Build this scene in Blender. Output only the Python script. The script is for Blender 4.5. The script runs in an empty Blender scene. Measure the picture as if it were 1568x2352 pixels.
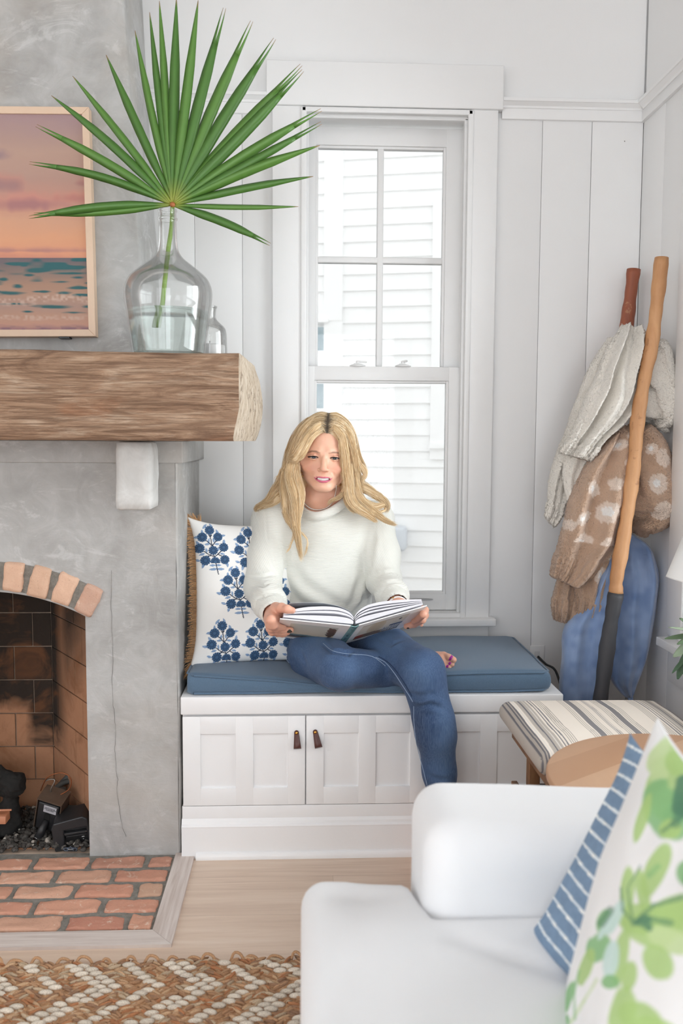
import bpy, bmesh, math, random
import numpy as np
from mathutils import Vector, Matrix, Euler
C = bpy.context.scene.collection
PI = math.pi
rnd = random.Random(7)
RS = np.random.RandomState(11)

# ------------------------------------------------------------------ nodes
class NT:
    def __init__(s, name):
        s.m = bpy.data.materials.new(name); s.m.use_nodes = True
        s.t = s.m.node_tree; s.t.nodes.clear()
        s.out = s.t.nodes.new('ShaderNodeOutputMaterial')
    def n(s, typ, **kw):
        nd = s.t.nodes.new('ShaderNode' + typ)
        for k, v in kw.items():
            if hasattr(nd, k) and k not in nd.inputs: setattr(nd, k, v)
            else: s.put(nd, k, v)
        return nd
    def put(s, nd, k, v):
        sock = nd.inputs[k]
        if isinstance(v, bpy.types.NodeSocket): s.t.links.new(v, sock)
        elif isinstance(v, bpy.types.Node): s.t.links.new(v.outputs[0], sock)
        elif isinstance(v, (tuple, list)) and sock.type == 'RGBA' and len(v) == 3: sock.default_value = (*v, 1)
        else: sock.default_value = v
    def coord(s, kind='Object', scale=(1, 1, 1), rot=(0, 0, 0), loc=(0, 0, 0)):
        tc = s.n('TexCoord'); mp = s.n('Mapping')
        s.t.links.new(tc.outputs[kind], mp.inputs['Vector'])
        mp.inputs['Scale'].default_value = scale; mp.inputs['Rotation'].default_value = rot; mp.inputs['Location'].default_value = loc
        return mp.outputs[0]
    def noise(s, vec, scale, detail=4, rough=.55, dist=0):
        nd = s.n('TexNoise'); s.put(nd, 'Vector', vec)
        nd.inputs['Scale'].default_value = scale; nd.inputs['Detail'].default_value = detail
        nd.inputs['Roughness'].default_value = rough; nd.inputs['Distortion'].default_value = dist
        return nd.outputs['Fac']
    def ramp(s, fac, stops, interp='LINEAR'):
        nd = s.n('ValToRGB'); s.put(nd, 'Fac', fac); cr = nd.color_ramp; cr.interpolation = interp
        while len(cr.elements) < len(stops): cr.elements.new(.5)
        for e, (p, c) in zip(cr.elements, stops):
            e.position = p; e.color = (*c, 1) if len(c) == 3 else c
        return nd.outputs['Color']
    def mix(s, fac, a, b, mode='MIX'):
        nd = s.n('Mix'); nd.data_type = 'RGBA'; nd.blend_type = mode
        for i, v in ((0, fac), (6, a), (7, b)):
            so = nd.inputs[i]
            if isinstance(v, bpy.types.NodeSocket): s.t.links.new(v, so)
            elif isinstance(v, (tuple, list)): so.default_value = (*v, 1) if len(v) == 3 else v
            else: so.default_value = v
        return nd.outputs[2]
    def math(s, op, a, b=0.0, clamp=False):
        nd = s.n('Math'); nd.operation = op; nd.use_clamp = clamp
        for i, v in ((0, a), (1, b)):
            if isinstance(v, bpy.types.NodeSocket): s.t.links.new(v, nd.inputs[i])
            else: nd.inputs[i].default_value = v
        return nd.outputs[0]
    def bump(s, h, strength=.3, dist=.01, normal=None):
        nd = s.n('Bump'); s.put(nd, 'Height', h); nd.inputs['Strength'].default_value = strength; nd.inputs['Distance'].default_value = dist
        if normal is not None: s.put(nd, 'Normal', normal)
        return nd.outputs[0]
    def attr(s, name='Col'):
        nd = s.n('Attribute'); nd.attribute_name = name
        return nd.outputs['Color']
    def done(s, color, rough=.5, bump=None, **kw):
        p = s.n('BsdfPrincipled'); s.put(p, 'Base Color', color); s.put(p, 'Roughness', rough)
        if bump is not None: s.put(p, 'Normal', bump)
        for k, v in kw.items(): s.put(p, k.replace('_', ' '), v)
        s.t.links.new(p.outputs[0], s.out.inputs[0])
        return s.m

def srgb(r, g, b):
    f = lambda c: (c / 255 / 12.92) if c <= 10 else ((c / 255 + .055) / 1.055) ** 2.4
    return (f(r), f(g), f(b))

def plain(name, col, rough=.5, nscale=0, nstr=.2, ndist=.002, var=0, **kw):
    t = NT(name); b = None; c = col
    if nscale:
        v = t.coord(); nz = t.noise(v, nscale, 5)
        b = t.bump(nz, nstr, ndist)
        if var: c = t.mix(nz, tuple(x * (1 - var) for x in col), tuple(min(1, x * (1 + var)) for x in col))
    return t.done(c, rough, b, **kw)

def vcol(name, rough=.6, nscale=400, nstr=.25, ndist=.0008, **kw):
    t = NT(name); b = None
    if nscale: b = t.bump(t.noise(t.coord(), nscale, 3), nstr, ndist)
    return t.done(t.attr(), rough, b, **kw)

# ------------------------------------------------------------------ meshes
def mesh_np(name, V, F, smooth=True, col=None):
    V = np.asarray(V, dtype=np.float64).reshape(-1, 3)
    me = bpy.data.meshes.new(name)
    if isinstance(F, np.ndarray):
        k = F.shape[1]; nf = len(F)
        me.vertices.add(len(V)); me.vertices.foreach_set('co', V.astype(np.float32).ravel())
        me.loops.add(nf * k); me.loops.foreach_set('vertex_index', F.astype(np.int32).ravel())
        me.polygons.add(nf); me.polygons.foreach_set('loop_start', np.arange(0, nf * k, k, dtype=np.int32))
        me.update(calc_edges=True)
    else:
        me.from_pydata([tuple(v) for v in V], [], F); me.update()
    me.polygons.foreach_set('use_smooth', [smooth] * len(me.polygons))
    if col is not None:
        a = me.color_attributes.new('Col', 'FLOAT_COLOR', 'POINT')
        cc = np.ones((len(V), 4), np.float32); cc[:, :3] = col
        a.data.foreach_set('color', cc.ravel())
    me.validate()
    return me

class MB:
    """collects verts/faces of one mesh, with material slots"""
    def __init__(s): s.v = []; s.f = []; s.mi = []; s.sm = []; s.c = None
    def add(s, V, F, mi=0, smooth=False, M=None):
        o = len(s.v)
        for p in V:
            p = Vector(p)
            if M is not None: p = M @ p
            s.v.append(tuple(p))
        for q in F: s.f.append(tuple(i + o for i in q)); s.mi.append(mi); s.sm.append(smooth)
        return s
    def box(s, x0, x1, y0, y1, z0, z1, b=0.0, mi=0, M=None):
        if b <= 0:
            V = [(x, y, z) for z in (z0, z1) for y in (y0, y1) for x in (x0, x1)]
            F = [(0, 2, 3, 1), (4, 5, 7, 6), (0, 1, 5, 4), (2, 6, 7, 3), (1, 3, 7, 5), (0, 4, 6, 2)]
            return s.add(V, F, mi, False, M)
        bm = bmesh.new(); bmesh.ops.create_cube(bm, size=1)
        for v in bm.verts:
            v.co = Vector(((x0 + x1) / 2 + v.co.x * (x1 - x0), (y0 + y1) / 2 + v.co.y * (y1 - y0), (z0 + z1) / 2 + v.co.z * (z1 - z0)))
        bmesh.ops.bevel(bm, geom=list(bm.edges), offset=b, segments=3, affect='EDGES', profile=.5)
        bm.verts.index_update()
        s.add([v.co.copy() for v in bm.verts], [[v.index for v in f.verts] for f in bm.faces], mi, True, M); bm.free()
        return s
    def tube(s, pts, r, seg=10, mi=0, caps=True, flat=1.0, M=None):
        P = [Vector(p) for p in pts]; n = len(P)
        R = [r] * n if not hasattr(r, '__len__') else list(r)
        V = []; F = []; prev = None
        for i, p in enumerate(P):
            t = (P[min(i + 1, n - 1)] - P[max(i - 1, 0)]).normalized()
            if prev is None:
                a = Vector((0, 0, 1)) if abs(t.z) < .9 else Vector((1, 0, 0)); u = t.cross(a).normalized()
            else: u = (prev - t * prev.dot(t)).normalized()
            prev = u; w = t.cross(u)
            for k in range(seg):
                a = 2 * PI * k / seg
                V.append(p + u * (math.cos(a) * R[i]) + w * (math.sin(a) * R[i] * flat))
        for i in range(n - 1):
            for k in range(seg):
                k2 = (k + 1) % seg
                F.append((i * seg + k, i * seg + k2, (i + 1) * seg + k2, (i + 1) * seg + k))
        if caps: F.append(tuple(range(seg))[::-1]); F.append(tuple((n - 1) * seg + k for k in range(seg)))
        return s.add(V, F, mi, True, M)
    def lathe(s, prof, seg=48, mi=0, c=(0, 0, 0), M=None):
        V = []; F = []; n = len(prof)
        for (r, z) in prof:
            for k in range(seg):
                a = 2 * PI * k / seg; V.append((c[0] + r * math.cos(a), c[1] + r * math.sin(a), c[2] + z))
        for i in range(n - 1):
            for k in range(seg):
                k2 = (k + 1) % seg
                F.append((i * seg + k, i * seg + k2, (i + 1) * seg + k2, (i + 1) * seg + k))
        return s.add(V, F, mi, True, M)
    def prism(s, poly, y0, y1, mi=0, axis='y', M=None, smooth=False):
        """poly list of 2D points; extruded along axis"""
        n = len(poly)
        mk = {'y': lambda a, b, t: (a, t, b), 'x': lambda a, b, t: (t, a, b), 'z': lambda a, b, t: (a, b, t)}[axis]
        V = [mk(a, b, y0) for a, b in poly] + [mk(a, b, y1) for a, b in poly]
        F = [tuple(range(n)), tuple(range(2 * n - 1, n - 1, -1))] + [(i, i + n, (i + 1) % n + n, (i + 1) % n) for i in range(n)]
        return s.add(V, F, mi, smooth, M)
    def build(s, name, mats, parent=None, fix=True):
        me = bpy.data.meshes.new(name); me.from_pydata(s.v, [], s.f); me.update()
        me.polygons.foreach_set('material_index', s.mi); me.polygons.foreach_set('use_smooth', s.sm)
        if fix:
            bm = bmesh.new(); bm.from_mesh(me); bmesh.ops.recalc_face_normals(bm, faces=bm.faces); bm.to_mesh(me); bm.free()
        return link(name, me, mats, parent)

def link(name, me, mats, parent=None):
    o = bpy.data.objects.new(name, me); C.objects.link(o)
    for m in (mats if isinstance(mats, (list, tuple)) else [mats]):
        if m is not None: me.materials.append(m)
    if parent is not None:
        o.parent = parent; o.matrix_parent_inverse = Matrix.Translation(-Vector(parent.location)) if parent.type == 'EMPTY' else Matrix.Identity(4)
    return o

def thing(name, label, cat, loc, group=None):
    o = bpy.data.objects.new(name, None); C.objects.link(o); o.location = loc; o.empty_display_size = .05
    return tag(o, label, cat, group)
def tag(o, label, cat, group=None, kind=None):
    o['label'] = label; o['category'] = cat
    if group: o['group'] = group
    if kind: o['kind'] = kind
    return o
def struct(o): o['kind'] = 'structure'; return o

def grid_faces(nu, nv, wrap=False):
    i = np.arange(nu - 1)[:, None]; m = nv if wrap else nv - 1
    j = np.arange(m)[None, :]; j2 = (j + 1) % nv
    a = i * nv + j; b = i * nv + j2; c = (i + 1) * nv + j2; d = (i + 1) * nv + j
    return np.stack([a, b, c, d], -1).reshape(-1, 4)

def vnoise(P, scale, seed=0):
    """cheap smooth 3D value noise in numpy, range -1..1"""
    P = np.asarray(P) * scale + seed * 17.31
    i = np.floor(P).astype(np.int64); f = P - i; f = f * f * (3 - 2 * f)
    def h(a, b, c):
        n = (a * 374761393 + b * 668265263 + c * 2147483647 + seed * 974711) & 0x7fffffff
        n = ((n ^ (n >> 13)) * 1274126177) & 0x7fffffff
        return ((n ^ (n >> 16)) & 0xffff) / 32767.5 - 1
    x, y, z = i[..., 0], i[..., 1], i[..., 2]; u, v, w = f[..., 0], f[..., 1], f[..., 2]
    l = lambda a, b, t: a + (b - a) * t
    return l(l(l(h(x, y, z), h(x + 1, y, z), u), l(h(x, y + 1, z), h(x + 1, y + 1, z), u), v),
             l(l(h(x, y, z + 1), h(x + 1, y, z + 1), u), l(h(x, y + 1, z + 1), h(x + 1, y + 1, z + 1), u), v), w)

# ------------------------------------------------------------------ implicit surfaces (for organic shapes)
class SDF:
    def __init__(s, lo, hi, h):
        s.o = np.array(lo, float); s.h = h
        n = np.ceil((np.array(hi) - s.o) / h).astype(int) + 1
        s.n = n; s.f = np.full(n, 1.0, np.float32)
    def _sub(s, lo, hi):
        a = np.clip(np.floor((lo - s.o) / s.h).astype(int), 0, s.n); b = np.clip(np.ceil((hi - s.o) / s.h).astype(int) + 1, 0, s.n)
        if np.any(b <= a): return None, None
        ax = [(s.o[k] + s.h * np.arange(a[k], b[k])).astype(np.float32) for k in range(3)]
        G = np.stack(np.meshgrid(*ax, indexing='ij'), -1)
        return tuple(slice(a[k], b[k]) for k in range(3)), G
    def _op(s, sl, d, k, op):
        f = s.f[sl]
        if op == 'u':
            if k > 0:
                h = np.clip(.5 + .5 * (f - d) / k, 0, 1); s.f[sl] = f + (d - f) * h - k * h * (1 - h)
            else: s.f[sl] = np.minimum(f, d)
        elif op == 's':
            d = -d
            if k > 0:
                h = np.clip(.5 - .5 * (f - d) / k, 0, 1); s.f[sl] = f + (d - f) * h + k * h * (1 - h)
            else: s.f[sl] = np.maximum(f, d)
    def cone(s, a, b, r1, r2, k=.01, op='u', sc=None):
        a = np.array(a, float); b = np.array(b, float); r = max(r1, r2) + k + 3 * s.h
        if sc is not None: r *= max(1, 1 / min(sc[1], 1), sc[1] if len(sc) > 1 else 1)
        sl, G = s._sub(np.minimum(a, b) - r, np.maximum(a, b) + r)
        if sl is None: return s
        if sc is not None:   # sc=(axis, factor): cross-section thickness scaled along a direction
            ax = np.array(sc[0], float); ax /= np.linalg.norm(ax)
            q = G - a; q = q + ax * ((q @ ax) * (1 / sc[1] - 1))[..., None]; bb = b - a; bb = bb + ax * (bb @ ax) * (1 / sc[1] - 1)
            d = s._rc(q, bb, r1, r2) * min(1, sc[1])
        else: d = s._rc(G - a, b - a, r1, r2)
        s._op(sl, d.astype(np.float32), k, op); return s
    @staticmethod
    def _rc(q, ba, r1, r2):
        l2 = ba @ ba; t = np.clip((q @ ba) / max(l2, 1e-12), 0, 1)
        d = np.linalg.norm(q - t[..., None] * ba, axis=-1)
        return d - (r1 + (r2 - r1) * t)
    def ell(s, c, rad, k=.01, op='u', R=None):
        c = np.array(c, float); rad = np.array(rad, float); m = rad.max() + k + 3 * s.h
        sl, G = s._sub(c - m, c + m)
        if sl is None: return s
        q = G - c
        if R is not None: q = q @ np.array(R)
        k0 = np.linalg.norm(q / rad, axis=-1); k1 = np.linalg.norm(q / rad ** 2, axis=-1)
        d = np.where(k1 > 1e-9, k0 * (k0 - 1) / np.maximum(k1, 1e-9), -rad.min())
        s._op(sl, d.astype(np.float32), k, op); return s
    def chain(s, pts, rad, k=.01, op='u', sc=None):
        for i in range(len(pts) - 1): s.cone(pts[i], pts[i + 1], rad[i], rad[i + 1], k, op, sc)
        return s
    def half(s, p, nrm, op='s', k=.004, lo=None, hi=None):
        """cut away the side the normal points to"""
        lo = s.o if lo is None else np.array(lo); hi = s.o + s.h * s.n if hi is None else np.array(hi)
        sl, G = s._sub(np.array(lo, float), np.array(hi, float)); nrm = np.array(nrm, float); nrm /= np.linalg.norm(nrm)
        d = -((G - np.array(p)) @ nrm)
        s._op(sl, d.astype(np.float32), k, op); return s
    def mesh(s, smooth=2):
        f = s.f; f = np.pad(f, 1, constant_values=1.0); o = s.o - s.h
        sg = f < 0; n = f.shape
        c = np.zeros(tuple(x - 1 for x in n), np.uint8)
        for dx in (0, 1):
            for dy in (0, 1):
                for dz in (0, 1):
                    c += sg[dx:n[0] - 1 + dx, dy:n[1] - 1 + dy, dz:n[2] - 1 + dz]
        mask = (c > 0) & (c < 8); ii = np.argwhere(mask)
        idx = np.full(mask.shape, -1, np.int64); idx[mask] = np.arange(len(ii))
        acc = np.zeros((len(ii), 3)); cnt = np.zeros(len(ii))
        cor = [(x, y, z) for x in (0, 1) for y in (0, 1) for z in (0, 1)]
        val = {q: f[ii[:, 0] + q[0], ii[:, 1] + q[1], ii[:, 2] + q[2]] for q in cor}
        for a in cor:
            for ax in range(3):
                if a[ax]: continue
                b = list(a); b[ax] = 1; b = tuple(b); fa, fb = val[a], val[b]
                m = (fa < 0) != (fb < 0); t = fa[m] / (fa[m] - fb[m])
                p = np.tile(np.array(a, float), (m.sum(), 1)); p[:, ax] += t
                acc[m] += p; cnt[m] += 1
        V = o + s.h * (ii + acc / cnt[:, None]); Q = []
        for ax in range(3):
            u, w = [(1, 2), (2, 0), (0, 1)][ax]
            sl0 = [slice(None)] * 3; sl1 = [slice(None)] * 3; sl0[ax] = slice(0, -1); sl1[ax] = slice(1, None)
            A = sg[tuple(sl0)]; B = sg[tuple(sl1)]
            e = np.argwhere(A != B)
            e = e[(e[:, u] > 0) & (e[:, w] > 0) & (e[:, u] < n[u] - 1) & (e[:, w] < n[w] - 1)]
            ins = A[e[:, 0], e[:, 1], e[:, 2]]
            def cell(du, dw):
                k = e.copy(); k[:, u] += du; k[:, w] += dw
                return idx[k[:, 0], k[:, 1], k[:, 2]]
            q = np.stack([cell(-1, -1), cell(0, -1), cell(0, 0), cell(-1, 0)], 1)
            q[~ins] = q[~ins][:, ::-1]; Q.append(q)
        Q = np.concatenate(Q); Q = Q[(Q >= 0).all(1)]
        for _ in range(smooth): V = lap(V, Q)
        return V, Q

def lap(V, Q, w=.5):
    S = np.zeros_like(V); n = np.zeros(len(V)); k = Q.shape[1]
    for i in range(k):
        a = Q[:, i]; b = Q[:, (i + 1) % k]
        for d in range(3):
            S[:, d] += np.bincount(a, V[b, d], len(V)) + np.bincount(b, V[a, d], len(V))
        n += np.bincount(a, minlength=len(V)) + np.bincount(b, minlength=len(V))
    return V + w * (S / np.maximum(n, 1)[:, None] - V)

def normals(V, Q):
    N = np.zeros_like(V); fn = np.cross(V[Q[:, 2]] - V[Q[:, 0]], V[Q[:, -1]] - V[Q[:, 1]])
    for i in range(Q.shape[1]):
        for d in range(3): N[:, d] += np.bincount(Q[:, i], fn[:, d], len(V))
    return N / np.maximum(np.linalg.norm(N, axis=1), 1e-12)[:, None]

def seg_dist(P, a, b):
    a = np.array(a, float); b = np.array(b, float); ba = b - a
    t = np.clip(((P - a) @ ba) / (ba @ ba), 0, 1)
    return np.linalg.norm(P - a - t[:, None] * ba, axis=1), t

def crease(V, N, pts, amp, wid, amp2=0):
    """push vertices along normals near a polyline (negative amp = groove)"""
    best = np.full(len(V), 9.0); P = [np.array(p, float) for p in pts]; L = len(P) - 1; T = np.zeros(len(V))
    for i in range(L):
        d, t = seg_dist(V, P[i], P[i + 1]); m = d < best; best[m] = d[m]; T[m] = (i + t[m]) / L
    g = np.exp(-(best / wid) ** 2) * np.sin(np.clip(T * .96 + .02, 0, 1) * PI) ** .5
    g2 = np.exp(-((best - 1.6 * wid) / (wid)) ** 2) * np.sin(np.clip(T, 0, 1) * PI)
    return V + N * (amp * g + amp2 * g2)[:, None]

def catmull(P, n):
    P = np.array(P, float); P = np.vstack([2 * P[0] - P[1], P, 2 * P[-1] - P[-2]]); L = len(P) - 3
    t = np.linspace(0, L, n); i = np.minimum(t.astype(int), L - 1); u = (t - i)[:, None]
    p0, p1, p2, p3 = P[i], P[i + 1], P[i + 2], P[i + 3]
    return .5 * (2 * p1 + (p2 - p0) * u + (2 * p0 - 5 * p1 + 4 * p2 - p3) * u ** 2 + (3 * p1 - p0 - 3 * p2 + p3) * u ** 3)

# ------------------------------------------------------------------ camera, measured from the photograph's vanishing points
FPX = 2023.0; CAMZ = 1.168
RM = Matrix(((0.99898302, 0.00152516, 0.0450621), (-0.04478703, -0.08169942, 0.9956502), (0.00520008, -0.99665585, -0.08154803)))
cam_d = bpy.data.cameras.new('camera'); cam = bpy.data.objects.new('camera', cam_d); C.objects.link(cam)
r_, d_, f_ = RM.col[0], RM.col[1], RM.col[2]
cam.matrix_world = Matrix(((r_[0], -d_[0], -f_[0], 0), (r_[1], -d_[1], -f_[1], 0), (r_[2], -d_[2], -f_[2], CAMZ), (0, 0, 0, 1)))
cam_d.sensor_fit = 'VERTICAL'; cam_d.sensor_height = 36; cam_d.lens = FPX / 2352 * 36; cam_d.clip_start = .05
cam_d.dof.use_dof = True; cam_d.dof.focus_distance = 2.5; cam_d.dof.aperture_fstop = 4.0
bpy.context.scene.camera = cam

def at(px, py, X=None, Y=None, Z=None):
    """world point on a plane of the room that shows at a pixel of the photograph (used to read off real positions)"""
    v = RM @ Vector((px - 784, py - 1176, FPX))
    if Y is not None: t = Y / v.y
    elif Z is not None: t = (Z - CAMZ) / v.z
    else: t = X / v.x
    return Vector((v.x * t, v.y * t, CAMZ + v.z * t))
# ================================================================== ROOM SHELL
WB = 2.92            # face of the back wall boards
XR = 1.112           # face of the right wall
def paint(name, col, rough=.45):
    t = NT(name); v = t.coord()
    n1 = t.noise(v, 9, 4); n2 = t.noise(v, 160, 3)
    c = t.mix(n1, tuple(x * .975 for x in col), col)
    return t.done(c, rough, t.bump(n2, .06, .002))
M_wall = paint('white_wall_paint', (.83, .83, .828))
M_trim = paint('white_trim_paint', (.845, .845, .843), .32)
M_bench = paint('white_cabinet_paint', (.845, .845, .85), .3)
M_ceil = paint('ceiling_paint', (.74, .74, .735), .6)

def floor_mat():
    t = NT('oak_floor_planks'); v = t.coord()
    sep = t.n('SeparateXYZ'); t.put(sep, 0, v)
    row = t.math('FLOOR', t.math('DIVIDE', sep.outputs['Y'], .19))
    wn = t.n('TexWhiteNoise'); wn.noise_dimensions = '1D'; t.put(wn, 'W', row)
    off = t.math('MULTIPLY', wn.outputs['Value'], 3.1)
    xs = t.math('ADD', sep.outputs['X'], off)
    bd = t.math('FLOOR', t.math('DIVIDE', xs, 1.25))
    comb = t.n('CombineXYZ'); t.put(comb, 'X', row); t.put(comb, 'Y', bd)
    w2 = t.n('TexWhiteNoise'); t.put(w2, 'Vector', comb)
    gv = t.n('CombineXYZ'); t.put(gv, 'X', t.math('MULTIPLY', xs, 1.2)); t.put(gv, 'Y', t.math('MULTIPLY', sep.outputs['Y'], 22)); t.put(gv, 'Z', t.math('MULTIPLY', w2.outputs['Value'], 40))
    g1 = t.noise(gv.outputs[0], 1.6, 6, .6, .6); g2 = t.noise(gv.outputs[0], 9, 5, .65, .3)
    base = t.ramp(g1, [(.25, srgb(194, 168, 148)), (.5, srgb(220, 197, 177)), (.75, srgb(232, 214, 197))])
    base = t.mix(t.math('MULTIPLY', g2, .45), base, srgb(194, 170, 150))
    base = t.mix(t.math('MULTIPLY', w2.outputs['Value'], .25), base, srgb(226, 208, 190))
    fy = t.math('FRACT', t.math('DIVIDE', sep.outputs['Y'], .19)); fx = t.math('FRACT', t.math('DIVIDE', xs, 1.25))
    gap = t.math('MAXIMUM', t.math('LESS_THAN', fy, .008), t.math('LESS_THAN', fx, .0015))
    base = t.mix(t.math('MULTIPLY', gap, .28), base, srgb(120, 96, 76))
    return t.done(base, .42, t.bump(g2, .12, .002))
M_floor = floor_mat()

fl = MB().box(-3.0, XR + .12, -3.0, 3.2, -.06, 0).build('floor', M_floor); struct(fl)
ce = MB().box(-3.0, XR + .12, -3.0, 3.2, 3.05, 3.12).build('ceiling', M_ceil); struct(ce)

# back wall: backing with the window opening, then the vertical boards with real gaps between them
WX0, WX1, WZ0, WZ1 = -.003, .548, .56, 2.222
m = MB()
m.box(-3.0, WX0, WB + .02, WB + .16, 0, 3.05); m.box(WX1, XR + .12, WB + .02, WB + .16, 0, 3.05)
m.box(WX0, WX1, WB + .02, WB + .16, 0, WZ0); m.box(WX0, WX1, WB + .02, WB + .16, WZ1, 3.05)
def board(x0, x1, z0, z1):
    g_ = .0010 if abs(x0 - .942) < .001 or abs(x1 - .942) < .001 else .0005
    m.box(x0 + g_, x1 - g_, WB, WB + .021, z0, z1, .0007)
for a, b in ((-1.0, -.66), (-.66, -.502), (-.502, -.346), (-.346, -.193), (-.193, -.04), (.585, .779), (.779, .942), (.942, XR)): board(a, b, 0, 2.21)
for a, b in ((-.04, .12), (.12, .28), (.28, .43), (.43, .585)): board(a, b, 0, .55)
m.box(-1.0, XR, WB + .006, WB + .022, 2.2, 3.05)
# small nail hole left in a board
m.box(1.049, 1.052, WB - .0004, WB + .001, 2.143, 2.146, mi=1)
wb = m.build('wall_back', [M_wall, plain('nail_hole_dark', (.12, .11, .10))]); struct(wb)

# right wall boards, its own window opening nearer the camera
RY0, RY1, RZ0, RZ1 = 1.25, 2.47, .60, 2.12
m = MB()
X1 = XR + .12
m.box(XR + .018, X1, -3.0, RY0, 0, 3.05); m.box(XR + .018, X1, RY1, WB + .16, 0, 3.05)
m.box(XR + .018, X1, RY0, RY1, 0, RZ0); m.box(XR + .018, X1, RY0, RY1, RZ1, 3.05)
ys = [2.92, 2.745, 2.59]
for a, b in zip(ys[1:], ys[:-1]): m.box(XR, XR + .02, a + .0006, b - .0006, 0, 2.21, .0008)
m.box(XR, XR + .02, 2.43, 2.5894, 0, .56, .0008); m.box(XR, XR + .02, 2.47, 2.5894, .56, 2.21, .0008)
y = 2.43
while y > -2.9:
    m.box(XR, XR + .02, y - .155 + .0012, y - .0012, 0, .56 if y > 1.1 else 2.21, .0016); y -= .155
m.box(XR + .004, XR + .02, -3, 2.92, 2.2, 3.05)
wr = m.build('wall_right', M_wall); struct(wr)

# walls that stand behind and left of the camera (openings are the room's other windows)
m = MB(); t0 = -3.12
LW = [(-2.6, -.55), (-.35, .95)]
zs0, zs1 = .06, 2.24
xs = [-3.0, -2.6, -.55, -.35, .95, XR + .12]
for i in (0, 2, 4): m.box(xs[i], xs[i + 1], t0, -3.0, 0, 3.05)
for a, b in LW: m.box(a, b, t0, -3.0, 0, zs0); m.box(a, b, t0, -3.0, zs1, 3.05)
struct(m.build('wall_front', M_wall))
m = MB()
m.box(-3.12, -3.0, -3.12, -2.2, 0, 3.05); m.box(-3.12, -3.0, .9, 3.2, 0, 3.05); m.box(-3.12, -3.0, -2.2, .9, 0, .5); m.box(-3.12, -3.0, -2.2, .9, 2.6, 3.05)
struct(m.build('wall_left', M_wall))

# picture rail: flat board, and a crown on it
def rail(name, x0, x1):
    m = MB()
    m.box(x0, x1, WB - .012, WB + .006, 2.2035, 2.238, .001)
    prof = [(WB + .006, 2.2365), (WB - .016, 2.2365), (WB - .018, 2.243), (WB - .030, 2.252), (WB - .034, 2.253), (WB - .034, 2.262), (WB + .006, 2.262)]
    m.prism(prof, x0, x1, axis='x')
    m.box(x0, x1, WB - .006, WB + .008, 2.262, 2.275, .001)
    return struct(m.build(name, M_trim))
rail('trim_1', .643, XR); rail('trim_2', -1.0, -.113)
m = MB()
m.box(XR - .012, XR + .006, -3, WB - .012, 2.2035, 2.238, .001)
prof = [(XR + .006, 2.2365), (XR - .016, 2.2365), (XR - .018, 2.243), (XR - .030, 2.252), (XR - .034, 2.253), (XR - .034, 2.262), (XR + .006, 2.262)]
m.prism(prof, -3, WB, axis='y') if False else None
P3 = [(a, -3.0, b) for a, b in prof] + [(a, WB - .03, b) for a, b in prof]; n = len(prof)
m.add(P3, [tuple(range(n)), tuple(range(2 * n - 1, n - 1, -1))] + [(i, i + n, (i + 1) % n + n, (i + 1) % n) for i in range(n)])
m.box(XR - .006, XR + .008, -3, WB, 2.262, 2.275, .001)
struct(m.build('trim_3', M_trim))

# ------------------------------------------------------------------ the double-hung window
win = bpy.data.objects.new('window_1', None); C.objects.link(win); win.location = (.27, WB, WZ0); struct(win)
m = MB()
m.box(-.096, WX0 + .012, WB - .022, WB + .004, .555, 2.226, .0025)
m.box(WX1 - .012, .629, WB - .022, WB + .004, .555, 2.226, .0025)
m.box(-.114, .643, WB - .030, WB + .004, 2.226, 2.362, .003)
for x0, x1 in ((WX0 - .002, WX0 + .017), (WX1 - .017, WX1 + .002)): m.box(x0, x1, WB - .027, WB - .018, .575, 2.224, .004)
m.box(WX0, WX1, WB - .027, WB - .018, 2.207, 2.224, .004)
m.build('window_casing', M_trim, win)
m = MB()
m.box(WX0 - .001, WX0 + .013, WB - .02, WB + .16, WZ0, WZ1); m.box(WX1 - .013, WX1 + .001, WB - .02, WB + .16, WZ0, WZ1)
m.box(WX0, WX1, WB - .02, WB + .16, WZ1 - .012, WZ1 + .001); m.box(WX0, WX1, WB - .02, WB + .16, WZ0 - .001, WZ0 + .03)
# stops that hold the sashes
for x0, x1 in ((WX0 + .012, WX0 + .024), (WX1 - .024, WX1 - .012)): m.box(x0, x1, WB + .0, WB + .022, .575, 2.206, .003)
m.box(WX0 + .012, WX1 - .012, WB + .0, WB + .022, 2.198, 2.211, .003)
for x0, x1 in ((WX0 + .012, WX0 + .018), (WX1 - .018, WX1 - .012)): m.box(x0, x1, WB + .067, WB + .075, .575, 2.206, .001)
m.build('window_jamb', M_trim, win)
def sash(x0, x1, z0, z1, gx0, gx1, gz0, gz1, yc, munt, th=.036):
    """rails and stiles with a stepped glazing bead; muntins of the same mesh"""
    m = MB(); a, b = yc - th / 2, yc + th / 2
    m.box(x0, gx0 - .008, a, b, z0, z1, .002); m.box(gx1 + .008, x1, a, b, z0, z1, .002)
    m.box(gx0 - .009, gx1 + .009, a + .0005, b, gz1 + .008, z1, .002); m.box(gx0 - .009, gx1 + .009, a + .0005, b, z0, gz0 - .008, .002)
    for q in ((gx0 - .009, gx0, gz0 - .009, gz1 + .009), (gx1, gx1 + .009, gz0 - .009, gz1 + .009)): m.box(q[0], q[1], a + .008, b - .004, q[2], q[3], .002)
    for q in ((gz0 - .009, gz0), (gz1, gz1 + .009)): m.box(gx0, gx1, a + .008, b - .004, q[0], q[1], .002)
    if munt:
        xc, zc = munt
        m.box(xc - .0105, xc + .0105, a + .006, b - .002, gz0 - .002, gz1 + .002, .004)
        m.box(gx0 - .002, gx1 + .002, a + .0065, b - .002, zc - .0105, zc + .0105, .004)
    return m.build('sash', M_trim, win)
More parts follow.
